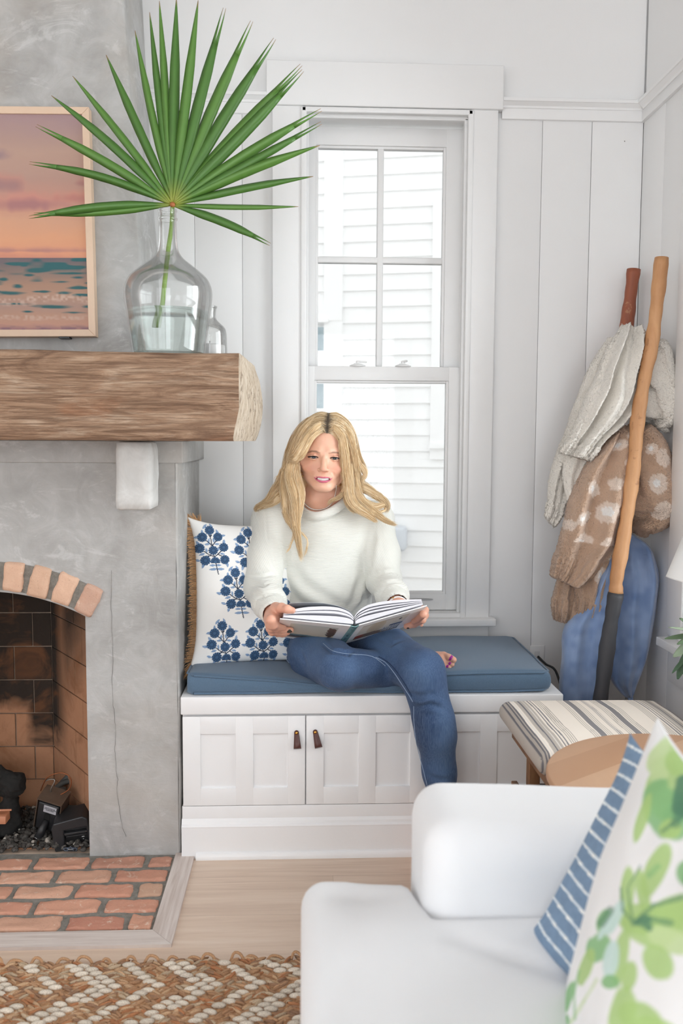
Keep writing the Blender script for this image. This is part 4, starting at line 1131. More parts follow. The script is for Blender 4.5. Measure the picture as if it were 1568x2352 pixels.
def head():
    s = SDF((-.105, -.13, -.255), (.105, .125, .135), .00155)
    s.ell((0, -.012, .030), (.0735, .092, .087), .0)
    s.ell((0, .024, -.030), (.0625, .060, .078), .022)
    for q in (-1, 1):
        s.cone((q * .050, -.002, -.052), (q * .012, .058, -.096), .021, .019, .02)
        s.ell((q * .0375, .060, -.036), (.021, .0165, .0165), .018)
        s.cone((q * .050, .055, .020), (q * .014, .0755, .0185), .008, .0075, .016)
        s.ell((q * .066, .028, -.01), (.010, .03, .03), .02)
    s.ell((0, .0675, -.0985), (.019, .0145, .0135), .014)
    for q in (-1, 1): s.ell((q * .0295, .0935, -.0005), (.0175, .0155, .0125), .010, 's')
    s.cone((0, .080, .006), (0, .1005, -.031), .0072, .0088, .010)
    s.ell((0, .1035, -.0355), (.0098, .0095, .0088), .006)
    for q in (-1, 1): s.ell((q * .0118, .0930, -.0395), (.0066, .0080, .0062), .005)
    for q in (-1, 1): s.ell((q * .0062, .1005, -.0475), (.0032, .005, .0028), .002, 's')
    # smile: raised muzzle, lips around the parted mouth
    s.ell((0, .069, -.064), (.029, .0215, .020), .014)
    s.ell((0, .091, -.0602 / ZS), (.0240, .012, .0062), .002, 's')
    up = zf([(-.0276, .0760, -.0522), (-.016, .0860, -.0552), (-.0055, .0900, -.0552), (0, .0900, -.0560), (.0055, .0900, -.0552), (.016, .0860, -.0552), (.0276, .0760, -.0522)])
    lo = zf([(-.0276, .0760, -.0524), (-.0190, .0845, -.0625), (-.008, .0890, -.0672), (0, .0897, -.0680), (.008, .0890, -.0672), (.0190, .0845, -.0625), (.0276, .0760, -.0524)])
    s.chain(up, [.0012, .0021, .0027, .0025, .0027, .0021, .0012], .0015); s.chain(lo, [.0012, .0027, .0038, .0041, .0038, .0027, .0012], .0015)
    for q in (-1, 1):   # eyelids
        ul = [(q * .0150, .0705, -.0020), (q * .0205, .0775, .0038), (q * .0290, .0802, .0060), (q * .0375, .0772, .0046), (q * .0455, .0700, .0000)]
        ll = [(q * .0150, .0705, -.0025), (q * .0215, .0760, -.0058), (q * .0295, .0785, -.0068), (q * .0380, .0757, -.0050), (q * .0455, .0700, -.0005)]
        s.chain(ul, [.0018, .0026, .0031, .0029, .0022], .0025); s.chain(ll, [.0016, .0024, .0028, .0026, .0020], .003)
        s.ell((q * .0735, -.008, -.012), (.008, .018, .028), .006)
    s.chain([(0, -.022, -.06), (-.004, -.036, -.13), (-.008, -.050, -.22)], [.053, .052, .060], .02)
    s.cone((-.03, -.0, -.15), (-.006, -.02, -.19), .02, .02, .03); s.cone((.03, .0, -.14), (.006, -.02, -.19), .02, .02, .03)
    s.ell((-.004, -.042, -.225), (.068, .056, .055), .03)
    V, Q = s.mesh(2); N = normals(V, Q)
    for q in (-1, 1):   # smile lines, under-eye and chin modelling
        V = crease(V, N, [(q * .016, .094, -.041), (q * .029, .083, -.050), (q * .034, .075, -.062)], -.0028, .0038, .0014)
        V = crease(V, N, [(q * .020, .078, -.0125), (q * .031, .078, -.0142), (q * .042, .071, -.011)], -.0006, .0024, .0004)
        V = crease(V, N, [(q * .020, .080, .0095), (q * .029, .083, .0115), (q * .040, .078, .0095)], -.0008, .0018)
    V = crease(V, N, [(-.012, .084, -.083), (0, .087, -.0845), (.012, .084, -.083)], -.0014, .004)
    # colour
    base = np.array(srgb(230, 180, 154)); K = np.tile(base, (len(V), 1))
    def tint(m_, c): nonlocal K; K = K + (np.array(srgb(*c)) - K) * np.clip(m_, 0, 1)[:, None]
    x, y, z = V.T; ax = np.abs(x); fr = np.clip((y - .035) / .02, 0, 1)
    tint(np.exp(-(((ax - .040) / .020) ** 2 + ((z + .036) / .018) ** 2)) * .5 * fr, (214, 138, 116))
    tint(np.exp(-((ax / .010) ** 2 + ((z + .037) / .010) ** 2)) * .3 * fr, (214, 138, 118))
    tint(np.clip((-.105 - z) / .03, 0, 1) * .35, (206, 148, 122))
    def near(pts):
        b_ = np.full(len(V), 9.); 
        for a, c in zip(pts[:-1], pts[1:]): d, _ = seg_dist(V, a, c); b_ = np.minimum(b_, d)
        return b_
    tap_ = np.sqrt(np.clip(1.02 - (ax / .0285) ** 2, 0, 1)); lipd = np.minimum(near(up) - .0026 * tap_, near(lo) - .0042 * tap_); tint(np.clip(1 - lipd / .0010, 0, 1) * .9 * (ax < .0285), (196, 88, 122))
    cav = (((x) / .0215) ** 2 + ((z + .0602 / ZS) / .0058) ** 2 < 1) & (y < .088) & (y > .06); tint(cav * .9, (110, 44, 50))
    for q in (-1, 1):
        br = [(q * .0130, .083, .0146), (q * .024, .082, .0172), (q * .036, .077, .0172), (q * .0490, .063, .0120)]
        d = near(br); tint(np.clip(1.3 - d / .0030, 0, 1) * .78, (118, 84, 66))
        la = [(q * .0165, .076, -.0005), (q * .0215, .0805, .0015), (q * .029, .0835, .0028), (q * .0375, .0800, .0018), (q * .0470, .071, -.0005)]
        d = near(la); tint(np.clip(1.5 - d / .0024, 0, 1) * .97, (34, 24, 24))
        lb = [(q * .022, .0790, -.0040), (q * .030, .0815, -.0048), (q * .040, .0768, -.0032), (q * .046, .071, -.0008)]
        d = near(lb); tint(np.clip(1.2 - d / .0016, 0, 1) * .7, (64, 46, 44))
        d = near([(q * .020, .081, .008), (q * .029, .084, .0095), (q * .040, .078, .007)]); tint(np.clip(1 - d / .0045, 0, 1) * .4, (176, 118, 98))
    return hw(V), Q, K
SV, SQ, SK, so_ = [], [], [], 0
def addskin(V, Q, K=None):
    global so_
    SV.append(V); SQ.append(Q + so_); so_ += len(V)
    SK.append(np.tile(np.array(srgb(228, 176, 150)), (len(V), 1)) if K is None else K)
addskin(*head())

# ---- skeleton
NK = A3(741, 1168, 2.665)
SHR, SHL = A3(622, 1196, 2.67), A3(862, 1198, 2.67)
ELR, ELL = A3(603, 1350, 2.555), A3(884, 1336, 2.575)
WRR, WRL = A3(629, 1409, 2.375), A3(913, 1392, 2.395)
CH, BE, HM = A3(739, 1255, 2.675), A3(744, 1360, 2.668), A3(748, 1435, 2.70)
HPR, HPL = A3(698, 1474, 2.70), A3(805, 1470, 2.71)
KNR, KNL = A3(778, 1536, 2.365), A3(968, 1543, 2.345)
ANR = A3(966, 1520, 2.53)
SH1, ANL = A3(1001, 1690, 2.315), A3(1016, 1855, 2.335)

# ---- the open book (needed for the hands)
SPH, SPT = A3(815, 1438, 2.275), A3(783, 1480, 2.505)      # spine at head and tail
LCH, LCT = A3(643, 1421, 2.29), A3(629, 1460, 2.515)
RCH = A3(980, 1391, 2.275); RCT = RCH + (SPT - SPH)
def plane_hit(px, py, p0, n, off=0):
    v = np.array(RM @ Vector((px - 784, py - 1176, FPX))); n = n / np.linalg.norm(n); p = p0 + n * off
    t = (p - np.array([0, 0, CAMZ])) @ n / (v @ n); return np.array([0, 0, CAMZ]) + v * t
nL = np.cross(LCH - SPH, SPT - SPH); nL /= np.linalg.norm(nL); nL = nL if nL[1] < 0 else -nL      # outward (toward camera / down)
nR = np.cross(RCH - SPH, SPT - SPH); nR /= np.linalg.norm(nR); nR = nR if nR[1] < 0 else -nR

# ---- hands
def hand_mesh(build, lo, hi):
    s = SDF(lo, hi, .0013); nails = build(s); V, Q = s.mesh(2); return V, Q, nails
def skin_hand(V):
    K = np.tile(np.array(srgb(224, 168, 144)), (len(V), 1)); n_ = vnoise(V, 60, 3)[:, None]; return K * (1 + .04 * n_)
# right hand, left in the picture: fingers under the cover, thumb on the pages
Lh = lambda px, py, off: plane_hit(px, py, LCH, nL, off)
def rhand(s):
    W = WRR + (WRR - ELR) * -.25
    kn = [Lh(622, 1424, .004), Lh(620, 1434, .012), Lh(621, 1443, .011), Lh(625, 1450, .009)]
    s.cone(W, WRR, .026, .024, .012, sc=((.8, 0, .3), 1.0))
    for i, k_ in enumerate(kn): s.cone(WRR + np.array([0, .004 * i, -.004 * i]), k_, .019, .0125, .014)
    s.ell((WRR + kn[1]) / 2, (.021, .030, .026), .012)
    F_ = [[kn[0], Lh(630, 1436, .013), Lh(640, 1440, .011), Lh(651, 1442, .0085)], [kn[1], Lh(634, 1444, .014), Lh(650, 1446, .011), Lh(668, 1447, .0085)], [kn[2], Lh(634, 1451, .013), Lh(648, 1453, .011), Lh(660, 1453, .0085)], [kn[3], Lh(637, 1456, .011), Lh(648, 1457.5, .009), Lh(655, 1457, .0075)]]
    for f, r in zip(F_, (.0095, .0095, .0090, .0082)):
        s.cone(f[0], f[1], r * 1.1, r, .009); s.chain(f[1:], [r, r * .93, r * .85], .0035)
    # thumb over the page edge
    T = [A3(634, 1398, 2.350), A3(646, 1396, 2.318), A3(659, 1399, 2.300), A3(671, 1402, 2.300)]
    s.chain([WRR + np.array([.004, -.01, .006])] + T, [.020, .0165, .0125, .0108, .0088], .006)
    nails = []
    for f, w in ((F_[0], .0066), (F_[1], .0068)):
        d = f[3] - f[2]; d /= np.linalg.norm(d); nm = nL + np.array([0, -.75, .35]); nm /= np.linalg.norm(nm); nails.append((f[3] + d * .001 + nm * .0081, d, nm, w))
    return nails
c = (LCH + WRR) / 2
V, Q, nailsR = hand_mesh(rhand, np.minimum(WRR, Lh(640, 1455, .02)) - np.array([.06, .13, .07]), np.maximum(WRR, Lh(672, 1440, .0)) + np.array([.05, .07, .06]))
N = normals(V, Q)
addskin(V, Q, skin_hand(V))
Rh = lambda px, py, off: plane_hit(px, py, RCH, nR, off)
def lhand(s):
    W = WRL + (ELL - WRL) * .3
    s.cone(W, WRL, .026, .0235, .012)
    kn = [Rh(975, 1402, -.004), Rh(975, 1413, -.002), Rh(971, 1424, -.001), Rh(965, 1434, -.001)]
    for i, k_ in enumerate(kn): s.cone(WRL + np.array([.004, .002 * i, -.004 * i]), k_, .019, .0118, .014)
    F_ = [[kn[0], Rh(972, 1411, .012), Rh(962, 1422, .0105), Rh(950, 1428, .0085)], [kn[1], Rh(970, 1424, .013), Rh(952, 1434, .011), Rh(933, 1439, .0085)], [kn[2], Rh(967, 1434, .012), Rh(956, 1441, .010), Rh(944, 1444, .008)], [kn[3], Rh(961, 1441, .010), Rh(953, 1446, .0085), Rh(947, 1448, .007)]]
    for f, r in zip(F_, (.0098, .0100, .0094, .0082)): s.chain(f, [r * 1.1, r, r * .93, r * .82], .0032)
    T = [WRL + np.array([.0, -.016, .0]), A3(922, 1396, 2.35), A3(938, 1398, 2.335), A3(950, 1399, 2.33)]
    s.chain(T, [.018, .014, .011, .009], .006)
    nails = []
    for f, w in ((F_[0], .0066), (F_[1], .0068)):
        d = f[3] - f[2]; d /= np.linalg.norm(d); nm = nR + np.array([0, -.75, .35]); nm /= np.linalg.norm(nm); nails.append((f[3] + d * .001 + nm * .0081, d, nm, w))
    return nails
V, Q, nailsL = hand_mesh(lhand, np.minimum(WRL, Rh(930, 1450, .02)) - np.array([.05, .13, .07]), np.maximum(WRL, Rh(985, 1400, .0)) + np.array([.06, .07, .06]))
addskin(V, Q, skin_hand(V))

# ---- bare foot tucked behind the other leg, and the one on the floor
def foot(ank, heel, ball, toe_dir, side, scale=1, up=np.array([0, 0, 1.])):
    lo = np.minimum.reduce([ank, heel, ball, ball + toe_dir * .07]) - .06; hi = np.maximum.reduce([ank, heel, ball, ball + toe_dir * .07]) + .06
    s = SDF(lo, hi, .0016); T = []
    s.cone(ank, heel, .030, .027, .02); s.cone(ank, ball, .028, .020, .02); s.cone(heel, ball, .026, .021, .02)
    for i, (o_, L, r) in enumerate(((-.026, .036, .0115), (-.010, .036, .0088), (.004, .033, .0082), (.016, .029, .0078), (.027, .023, .0075))):
        b0 = ball + side * o_ * .8 + up * (.002 if i == 0 else -.003); t1 = b0 + toe_dir * L * .6 + up * .002; t2 = b0 + toe_dir * L - up * .003
        s.cone(ball + side * o_ * .5 - toe_dir * .02, b0, .014, r * 1.05, .008); s.chain([b0, t1, t2], [r, r * .92, r * .85], .0025); T.append((t2, r))
    V, Q = s.mesh(2); return V, Q, T
# her right foot lies on its outer edge: sole toward the back, big toe up
td = A3(1042, 1531, 2.450) - A3(1005, 1516, 2.50); td /= np.linalg.norm(td)
upR = np.array([-.15, -.88, .45]); upR -= td * (upR @ td); upR /= np.linalg.norm(upR); sideR = np.cross(td, upR); sideR = sideR if sideR[2] < 0 else -sideR
ballR = A3(1011, 1521, 2.478)
V, Q, toesR = foot(ANR + np.array([.0, 0, .0]), A3(955, 1518, 2.56), ballR, td, sideR, up=upR)
addskin(V, Q, skin_hand(V))
V, Q, toesL = foot(ANL + np.array([0, 0, -.03]), np.array([ANL[0], ANL[1] + .03, .030]), np.array([ANL[0] + .02, ANL[1] - .125, .024]), np.array([.12, -.99, 0]), np.array([.99, .12, 0]))
addskin(V, Q, skin_hand(V))
# ---- trunk and limbs inside the clothes
s = SDF((-.30, 2.20, .02), (.62, 2.86, 1.06), .007)
s.ell(CH, (.135, .09, .12), 0); s.ell(BE, (.115, .088, .11), .04); s.ell(A3(750, 1462, 2.72), (.135, .095, .08), .04); s.cone(NK, CH, .05, .08, .03)
for a, b_, c_ in ((SHR, ELR, WRR), (SHL, ELL, WRL)): s.chain([NK, a, b_, c_ + (b_ - c_) * .2], [.045, .046, .034, .022], .02)
s.chain([HPR, KNR, ANR], [.062, .045, .026], .02); s.chain([HPL, KNL, SH1, ANL], [.064, .046, .040, .028], .02)
V, Q = s.mesh(1); addskin(V, Q)
t = NT('skin'); n1 = t.noise(t.coord(), 260, 3)
M_skin = t.done(t.attr(), .46, t.bump(n1, .08, .001), Subsurface_Weight=.12, Subsurface_Radius=(.9, .35, .2), Subsurface_Scale=.006)
link('body', mesh_np('body', np.concatenate(SV), np.concatenate(SQ), True, np.concatenate(SK)), M_skin, per)
# nails
M_nail = plain('dark_nail_polish', srgb(62, 58, 52), .2); M_toe = plain('magenta_nail_polish', srgb(176, 56, 160), .2)
def nail(p, d, n, w, mat):
    d = Vector(d).normalized(); n = Vector(n); n = (n - d * n.dot(d)).normalized(); u = d.cross(n); m = MB(); V = []; F = []
    for i in range(7):
        for j in range(7):
            a = (j / 6 - .5) * 2; b_ = (i / 6 - .5) * 2; ww = w * (1 - .25 * max(0, b_) ** 3); ll = w * 1.15
            V.append(Vector(p) + u * (a * ww * .85) + d * (b_ * ll * math.sqrt(max(.2, 1 - .5 * a * a)) - ll * .6) + n * (.0012 - .0035 * a * a - .0012 * b_ * b_))
    for i in range(6):
        for j in range(6): F.append((i * 7 + j, i * 7 + j + 1, (i + 1) * 7 + j + 1, (i + 1) * 7 + j))
    m.add(V, F, 0, True); o = m.build('fingernail' if mat is M_nail else 'toenail', mat, per); so = o.modifiers.new('t', 'SOLIDIFY'); so.thickness = .001; so.offset = 0
for (p, d, n, w) in nailsR + nailsL: nail(p, d, n, w, M_nail)
vcam = -np.array([.15, .98, 0.2])
for i, (p, r) in enumerate(toesR): nail(p - td * r * .15 + upR * r * .98, td, upR, r * .85, M_toe)

# ---- eyes and teeth
M_lash = plain('dark_lash', (.012, .009, .009), .7)
for q in (-1, 1):
    m = MB(); L = catmull([(q * .0160, .0755, -.0008), (q * .0215, .0815, .0016), (q * .029, .0845, .0031), (q * .0375, .0810, .0021), (q * .0445, .0745, .0002), (q * .0475, .0715, .0010)], 24)
    m.tube([tuple(p) for p in hw(L)], [.0005 + .0008 * math.sin(min(1, k / 18) * PI * .55) * (1 if k < 19 else (24 - k) / 5) for k in range(24)], 6); m.build('eyelashes', M_lash, per)
for q in (-1, 1):
    m = MB(); bm = bmesh.new(); bmesh.ops.create_uvsphere(bm, u_segments=40, v_segments=28, radius=.0122); bm.verts.index_update()
    P = np.array([v.co[:] for v in bm.verts]); F = [[v.index for v in f.verts] for f in bm.faces]; bm.free()
    P = P[:, [0, 2, 1]]; F = [f[::-1] for f in F]
    d = np.hypot(P[:, 0], P[:, 2]); K = np.tile(np.array(srgb(206, 198, 194)), (len(P), 1)); f = P[:, 1] > 0
    K[f & (d < .0064)] = np.array(srgb(44, 52, 62)); K[f & (d < .0050)] = np.array(srgb(84, 98, 110)); K[f & (d < .0029)] = .008
    W_ = hw(P + np.array([q * .0298, .0665, -.0008]))
    link('eye', mesh_np('eye', W_, F, True, K), vcol('eye_surface', .08, 0) if q < 0 else bpy.data.materials['eye_surface'], per)
n = 120; V = []; K = []
for i in range(n + 1):
    a = (i / n - .5) * 2; x = a * .0245; tooth = abs(((a * 4.6 + 100) % 1) - .5) * 2
    y = .0858 - 9.5 * x * x - .0006 * (tooth > .85); zt0 = -.0552 + 3.5 * x * x; zb0 = -.0650 + 13.5 * x * x + .0004 * tooth
    for k in range(5): V.append((x, y + .0005 * math.sin(k / 4 * PI), (zt0 + (zb0 - zt0) * k / 4) / ZS)); K.append(np.array(srgb(238, 234, 230)) * (.80 if tooth > .95 else 1))
V = hw(np.array(V)); link('teeth', mesh_np('teeth', V, grid_faces(n + 1, 5), True, np.array(K)), vcol('teeth', .25, 0), per)

# ---- sweater
s = SDF((-.34, 2.18, .50), (.46, 2.90, 1.12), .0034)
s.ell(CH, (.158, .118, .135), 0); s.ell(BE, (.150, .128, .13), .05); s.ell(A3(742, 1425, 2.69), (.162, .132, .085), .04)
s.ell(A3(740, 1212, 2.675), (.135, .100, .075), .04)
s.cone(NK + np.array([-.045, .01, -.022]), SHR, .050, .055, .03); s.cone(NK + np.array([.045, .01, -.016]), SHL, .050, .055, .03)
s.chain([SHR, SHR * .45 + ELR * .55 + np.array([-.004, 0, 0]), ELR, ELR * .4 + WRR * .6, WRR + (ELR - WRR) * .08], [.058, .054, .050, .047, .039], .022)
s.chain([SHL, SHL * .45 + ELL * .55 + np.array([.004, 0, 0]), ELL, ELL * .4 + WRL * .6, WRL + (ELL - WRL) * .16], [.058, .052, .047, .044, .037], .022)
# cuffs
def cuffring(W, E, r):
    d = (W - E) / np.linalg.norm(W - E); a = W - d * .012; s.cone(a - d * .034, a, r * 1.0, r * .98, .006)
cuffring(WRR, ELR, .0385); cuffring(WRL + (ELL - WRL) * .09, ELL, .0365)
# rolled boat collar, low in front and rising to her left
rp = [A3(*q) for q in ((694, 1166, 2.600), (706, 1174, 2.578), (726, 1178, 2.562), (753, 1170, 2.564), (776, 1156, 2.578), (791, 1141, 2.605), (796, 1124, 2.66), (782, 1108, 2.712), (745, 1104, 2.735), (708, 1116, 2.715), (692, 1140, 2.66))]
ring = list(catmull(np.array(rp + rp[:1]), 40)); cen = np.mean(rp, 0); nC = np.linalg.svd(np.array(rp) - cen)[2][2]; nC = nC if nC[2] > 0 else -nC
ring = [r_ - nC * .004 for r_ in ring]; s.chain([r_ - nC * .009 for r_ in ring], [.0085] * 40, .012); s.chain([r_ - nC * .001 for r_ in ring], [.0072] * 40, .003)
s.cone(cen - nC * .045, cen + nC * .10, .046, .058, .006, 's')
s.ell(cen - nC * .012, (.054, .060, .03), .004, 's')
for W, E, r in ((WRR, ELR, .031), (WRL, ELL, .0295)):     # hollow the cuffs
    d = (W - E) / np.linalg.norm(W - E); s.cone(W - d * .045, W + d * .06, r, r, .003, 's')
s.half((0, 0, .600), (0, 0, -1), k=.01)
V, Q = s.mesh(3); N = normals(V, Q)
from mathutils.bvhtree import BVHTree
def caster(V, Q):
    bv = BVHTree.FromPolygons([tuple(p) for p in V], [tuple(q) for q in Q])
    def f(px, py):
        d = RM @ Vector((px - 784, py - 1176, FPX)); d.normalize(); h_ = bv.ray_cast(Vector((0, 0, CAMZ)), d); return h_[0], h_[1]
    return f
cast2 = caster(V, Q)
def C2(V, pts, amp, wid, a2=0):
    L = []
    for p in pts:
        h_, _ = cast2(p[0], p[1]); L.append(tuple(h_) if h_ is not None and abs(h_.y - p[2]) < .15 else tuple(A3(*p)))
    return crease(V, N, L, amp, wid, a2)
V = C2(V, [(578, 1342, 2.52), (605, 1346, 2.505), (638, 1340, 2.53)], -.006, .008, .003); V = C2(V, [(576, 1325, 2.54), (606, 1326, 2.51), (636, 1322, 2.54)], -.004, .007, .003)
V = C2(V, [(580, 1362, 2.5), (604, 1372, 2.49), (634, 1362, 2.5)], -.005, .008, .003)
V = C2(V, [(858, 1322, 2.54), (885, 1318, 2.525), (914, 1316, 2.56)], -.005, .008, .003); V = C2(V, [(862, 1352, 2.51), (888, 1342, 2.51), (916, 1338, 2.54)], -.005, .008, .003)
V = C2(V, [(650, 1330, 2.57), (690, 1385, 2.545), (760, 1412, 2.545), (815, 1418, 2.56)], -.008, .016, .005)
V = C2(V, [(655, 1290, 2.57), (700, 1340, 2.55), (770, 1385, 2.545), (820, 1400, 2.56)], -.005, .016, .004)
V = C2(V, [(845, 1310, 2.58), (820, 1350, 2.555), (800, 1400, 2.55)], -.007, .014, .004); V = C2(V, [(850, 1345, 2.58), (835, 1380, 2.56), (815, 1408, 2.555)], -.005, .010, .003)
V = C2(V, [(640, 1215, 2.60), (652, 1270, 2.59), (650, 1330, 2.59)], -.006, .012, .003); V = C2(V, [(858, 1225, 2.60), (852, 1275, 2.59), (848, 1308, 2.59)], -.006, .010, .003)
V = V + N * (vnoise(V, 9, 3) * .0035 + vnoise(V, 22, 5) * .0012)[:, None]
# shoulder seams
V = C2(V, [(609, 1168, 2.63), (613, 1230, 2.60), (622, 1290, 2.585), (632, 1318, 2.58)], -.0016, .0035, .0008); V = C2(V, [(863, 1180, 2.63), (862, 1235, 2.60), (856, 1290, 2.585)], -.0016, .0035, .0008)
for W, E in ((WRR, ELR), (WRL, ELL)):
    d = (W - E) / np.linalg.norm(W - E); tt = (V - W) @ d; rad = np.linalg.norm(V - W - tt[:, None] * d, axis=1); g = np.exp(-((tt + .046) / .004) ** 2) * (rad < .07); V = V - N * (.003 * g)[:, None]
# which knit runs where: 0 body (level ribs), 1 sleeve yoke (upright ribs), 2 cuffs
w_ = np.zeros((len(V), 3)); px_ = np.array([0])
Qv = V - np.array([0, 0, CAMZ]); vv_ = Qv @ np.array(RM); sx = 784 + FPX * vv_[:, 0] / vv_[:, 2]; sy = 1176 + FPX * vv_[:, 1] / vv_[:, 2]
lt = np.interp(sy, [1168, 1230, 1290, 1318, 1500], [609, 613, 622, 640, 640]); rt_ = np.interp(sy, [1180, 1235, 1290, 1320, 1500], [863, 862, 856, 850, 862])
yoke = ((sx < lt) | (sx > rt_)) & (sy < 1320); cuffm = np.zeros(len(V), bool)
for W, E in ((WRR, ELR), (WRL, ELL)):
    d = (W - E) / np.linalg.norm(W - E); tt = (V - W) @ d; rad = np.linalg.norm(V - W - tt[:, None] * d, axis=1); cuffm |= (tt > -.046) & (tt < .03) & (rad < .06)
w_[:, 0] = yoke & ~cuffm; w_[:, 1] = cuffm
t = NT('cream_rib_knit'); a = t.attr(); sp = t.n('SeparateColor'); t.put(sp, 0, a)
v = t.coord(); nz = t.noise(v, 30, 3); sep = t.n('SeparateXYZ'); t.put(sep, 0, v)
def ribs(coord, pitch): return t.math('SINE', t.math('ADD', t.math('MULTIPLY', coord, 2 * PI / pitch), t.math('MULTIPLY', nz, 4)))
b0 = ribs(sep.outputs['Z'], .0037); b1 = ribs(t.math('ADD', t.math('MULTIPLY', sep.outputs['X'], .9), t.math('MULTIPLY', sep.outputs['Z'], .45)), .0046); b2 = ribs(t.math('ADD', sep.outputs['X'], t.math('MULTIPLY', sep.outputs['Y'], .6)), .0042)
mixf = lambda f, p, q: t.math('ADD', t.math('MULTIPLY', t.math('SUBTRACT', 1, f), p), t.math('MULTIPLY', f, q))
h = mixf(sp.outputs[0], b0, b1); h = mixf(sp.outputs[1], h, b2)
fz = t.noise(v, 420, 3, .7); h2 = t.math('ADD', t.math('MULTIPLY', h, .5), fz)
M_knit = t.done(t.mix(t.math('MULTIPLY', fz, .5), srgb(228, 228, 221), srgb(216, 216, 208)), .95, t.bump(h2, .34, .002), Sheen_Weight=.3)
link('sweater', mesh_np('sweater', V, Q, True, w_), M_knit, per)

# ---- jeans
s = SDF((-.22, 2.18, .06), (.60, 2.90, .78), .0034)
s.ell(A3(750, 1462, 2.715), (.150, .112, .085), 0)
mR = HPR * .45 + KNR * .55 + np.array([-.012, 0, .006]); mL = HPL * .45 + KNL * .55 + np.array([.0, 0, .008])
s.chain([HPR, mR, KNR], [.083, .078, .062], .03); s.chain([HPL, mL, KNL], [.080, .074, .061], .025)
s.chain([KNR + np.array([.004, .01, -.002]), KNR * .5 + ANR * .5 + np.array([.01, -.006, -.012]), ANR + (KNR - ANR) * .16], [.058, .050, .033], .012)
cal = SH1 * .75 + KNL * .25
s.chain([KNL, cal + np.array([.004, .004, 0]), SH1 + np.array([.002, .006, 0]), SH1 * .5 + ANL * .5, ANL + np.array([0, 0, .02])], [.060, .0545, .0525, .044, .037], .02)
s.half((0, 0, float(ANL[2]) + .012), (0, 0, -1), k=.002)
V, Q = s.mesh(3); N = normals(V, Q)
cast3 = caster(V, Q)
def C3(pts, amp, wid, a2=0):
    global V
    L = []
    for p in pts:
        h_, _ = cast3(p[0], p[1]); L.append(tuple(h_) if h_ is not None and abs(h_.y - p[2]) < .2 else tuple(A3(*p)))
    V = crease(V, N, L, amp, wid, a2)
C3([(742, 1478, 2.47), (760, 1498, 2.42), (790, 1502, 2.37), (806, 1500, 2.36)], -.010, .008, .005)
C3([(800, 1512, 2.34), (800, 1500, 2.36), (812, 1496, 2.38)], -.006, .006, .003)
C3([(690, 1570, 2.40), (730, 1580, 2.34), (752, 1592, 2.32)], -.005, .006, .003); C3([(745, 1572, 2.31), (756, 1585, 2.31), (775, 1592, 2.31)], -.005, .005, .003)
C3([(650, 1490, 2.62), (665, 1520, 2.58), (672, 1545, 2.55)], -.004, .007, .002); C3([(662, 1480, 2.60), (690, 1500, 2.55), (705, 1530, 2.5)], -.003, .008, .002)
C3([(935, 1590, 2.32), (965, 1600, 2.27), (1000, 1590, 2.27)], -.004, .009, .003); C3([(950, 1625, 2.30), (985, 1618, 2.26), (1020, 1628, 2.27)], -.004, .008, .003)
C3([(985, 1780, 2.30), (1010, 1790, 2.28), (1040, 1785, 2.29)], -.003, .007, .002); C3([(985, 1815, 2.30), (1012, 1822, 2.285), (1042, 1816, 2.29)], -.003, .006, .002)
C3([(860, 1460, 2.52), (900, 1480, 2.46), (930, 1470, 2.45)], -.003, .009, .002)
V = V + N * (vnoise(V, 14, 3) * .0022 + vnoise(V, 40, 5) * .0009)[:, None]
# wash: paler on the thigh tops and knees, darker by the seams
base, pale, dark = np.array(srgb(44, 69, 106)), np.array(srgb(88, 117, 155)), np.array(srgb(25, 41, 70))
K = np.tile(base, (len(V), 1)); nz_ = vnoise(V, 16, 8) * .25 + vnoise(V, 45, 9) * .12
def jean_tone(p, r, amt, col):
    global K
    d = np.linalg.norm((V - np.array(p)) / np.array(r), axis=1) + nz_; m_ = np.clip(1.25 - d, 0, 1) * amt; K = K + (np.array(col) - K) * m_[:, None]
jean_tone(mR + np.array([.0, -.04, .06]), (.085, .17, .08), .75, pale); jean_tone(mL + np.array([.0, -.02, .06]), (.07, .16, .07), .7, pale)
jean_tone(KNR + np.array([.015, -.05, .0]), (.07, .05, .06), .35, pale); jean_tone(KNL + np.array([-.01, -.05, .0]), (.05, .06, .06), .55, pale); jean_tone(SH1 + np.array([.02, -.05, -.02]), (.035, .06, .16), .6, pale)
jean_tone(HPR + np.array([-.06, -.03, .0]), (.05, .08, .09), .7, dark); jean_tone(A3(800, 1480, 2.55), (.05, .1, .05), .7, dark); jean_tone(A3(960, 1680, 2.29), (.022, .06, .14), .5, dark)
t = NT('blue_denim'); v = t.coord(); n1 = t.noise(t.coord(scale=(1, 1, 1), rot=(0, .7, 0)), 800, 2, .6); sv = t.noise(t.coord(scale=(700, 700, 40), rot=(0, .5, .2)), 1, 2, .6)
c = t.mix(t.math('MULTIPLY', t.ramp(sv, [(.4, (0, 0, 0)), (.62, (1, 1, 1))]), .16), t.attr(), srgb(140, 164, 196))
M_jean = t.done(c, .85, t.bump(t.math('ADD', n1, sv), .25, .001), Sheen_Weight=.05)
jeans = link('jeans', mesh_np('jeans', V, Q, True, K), M_jean, per)
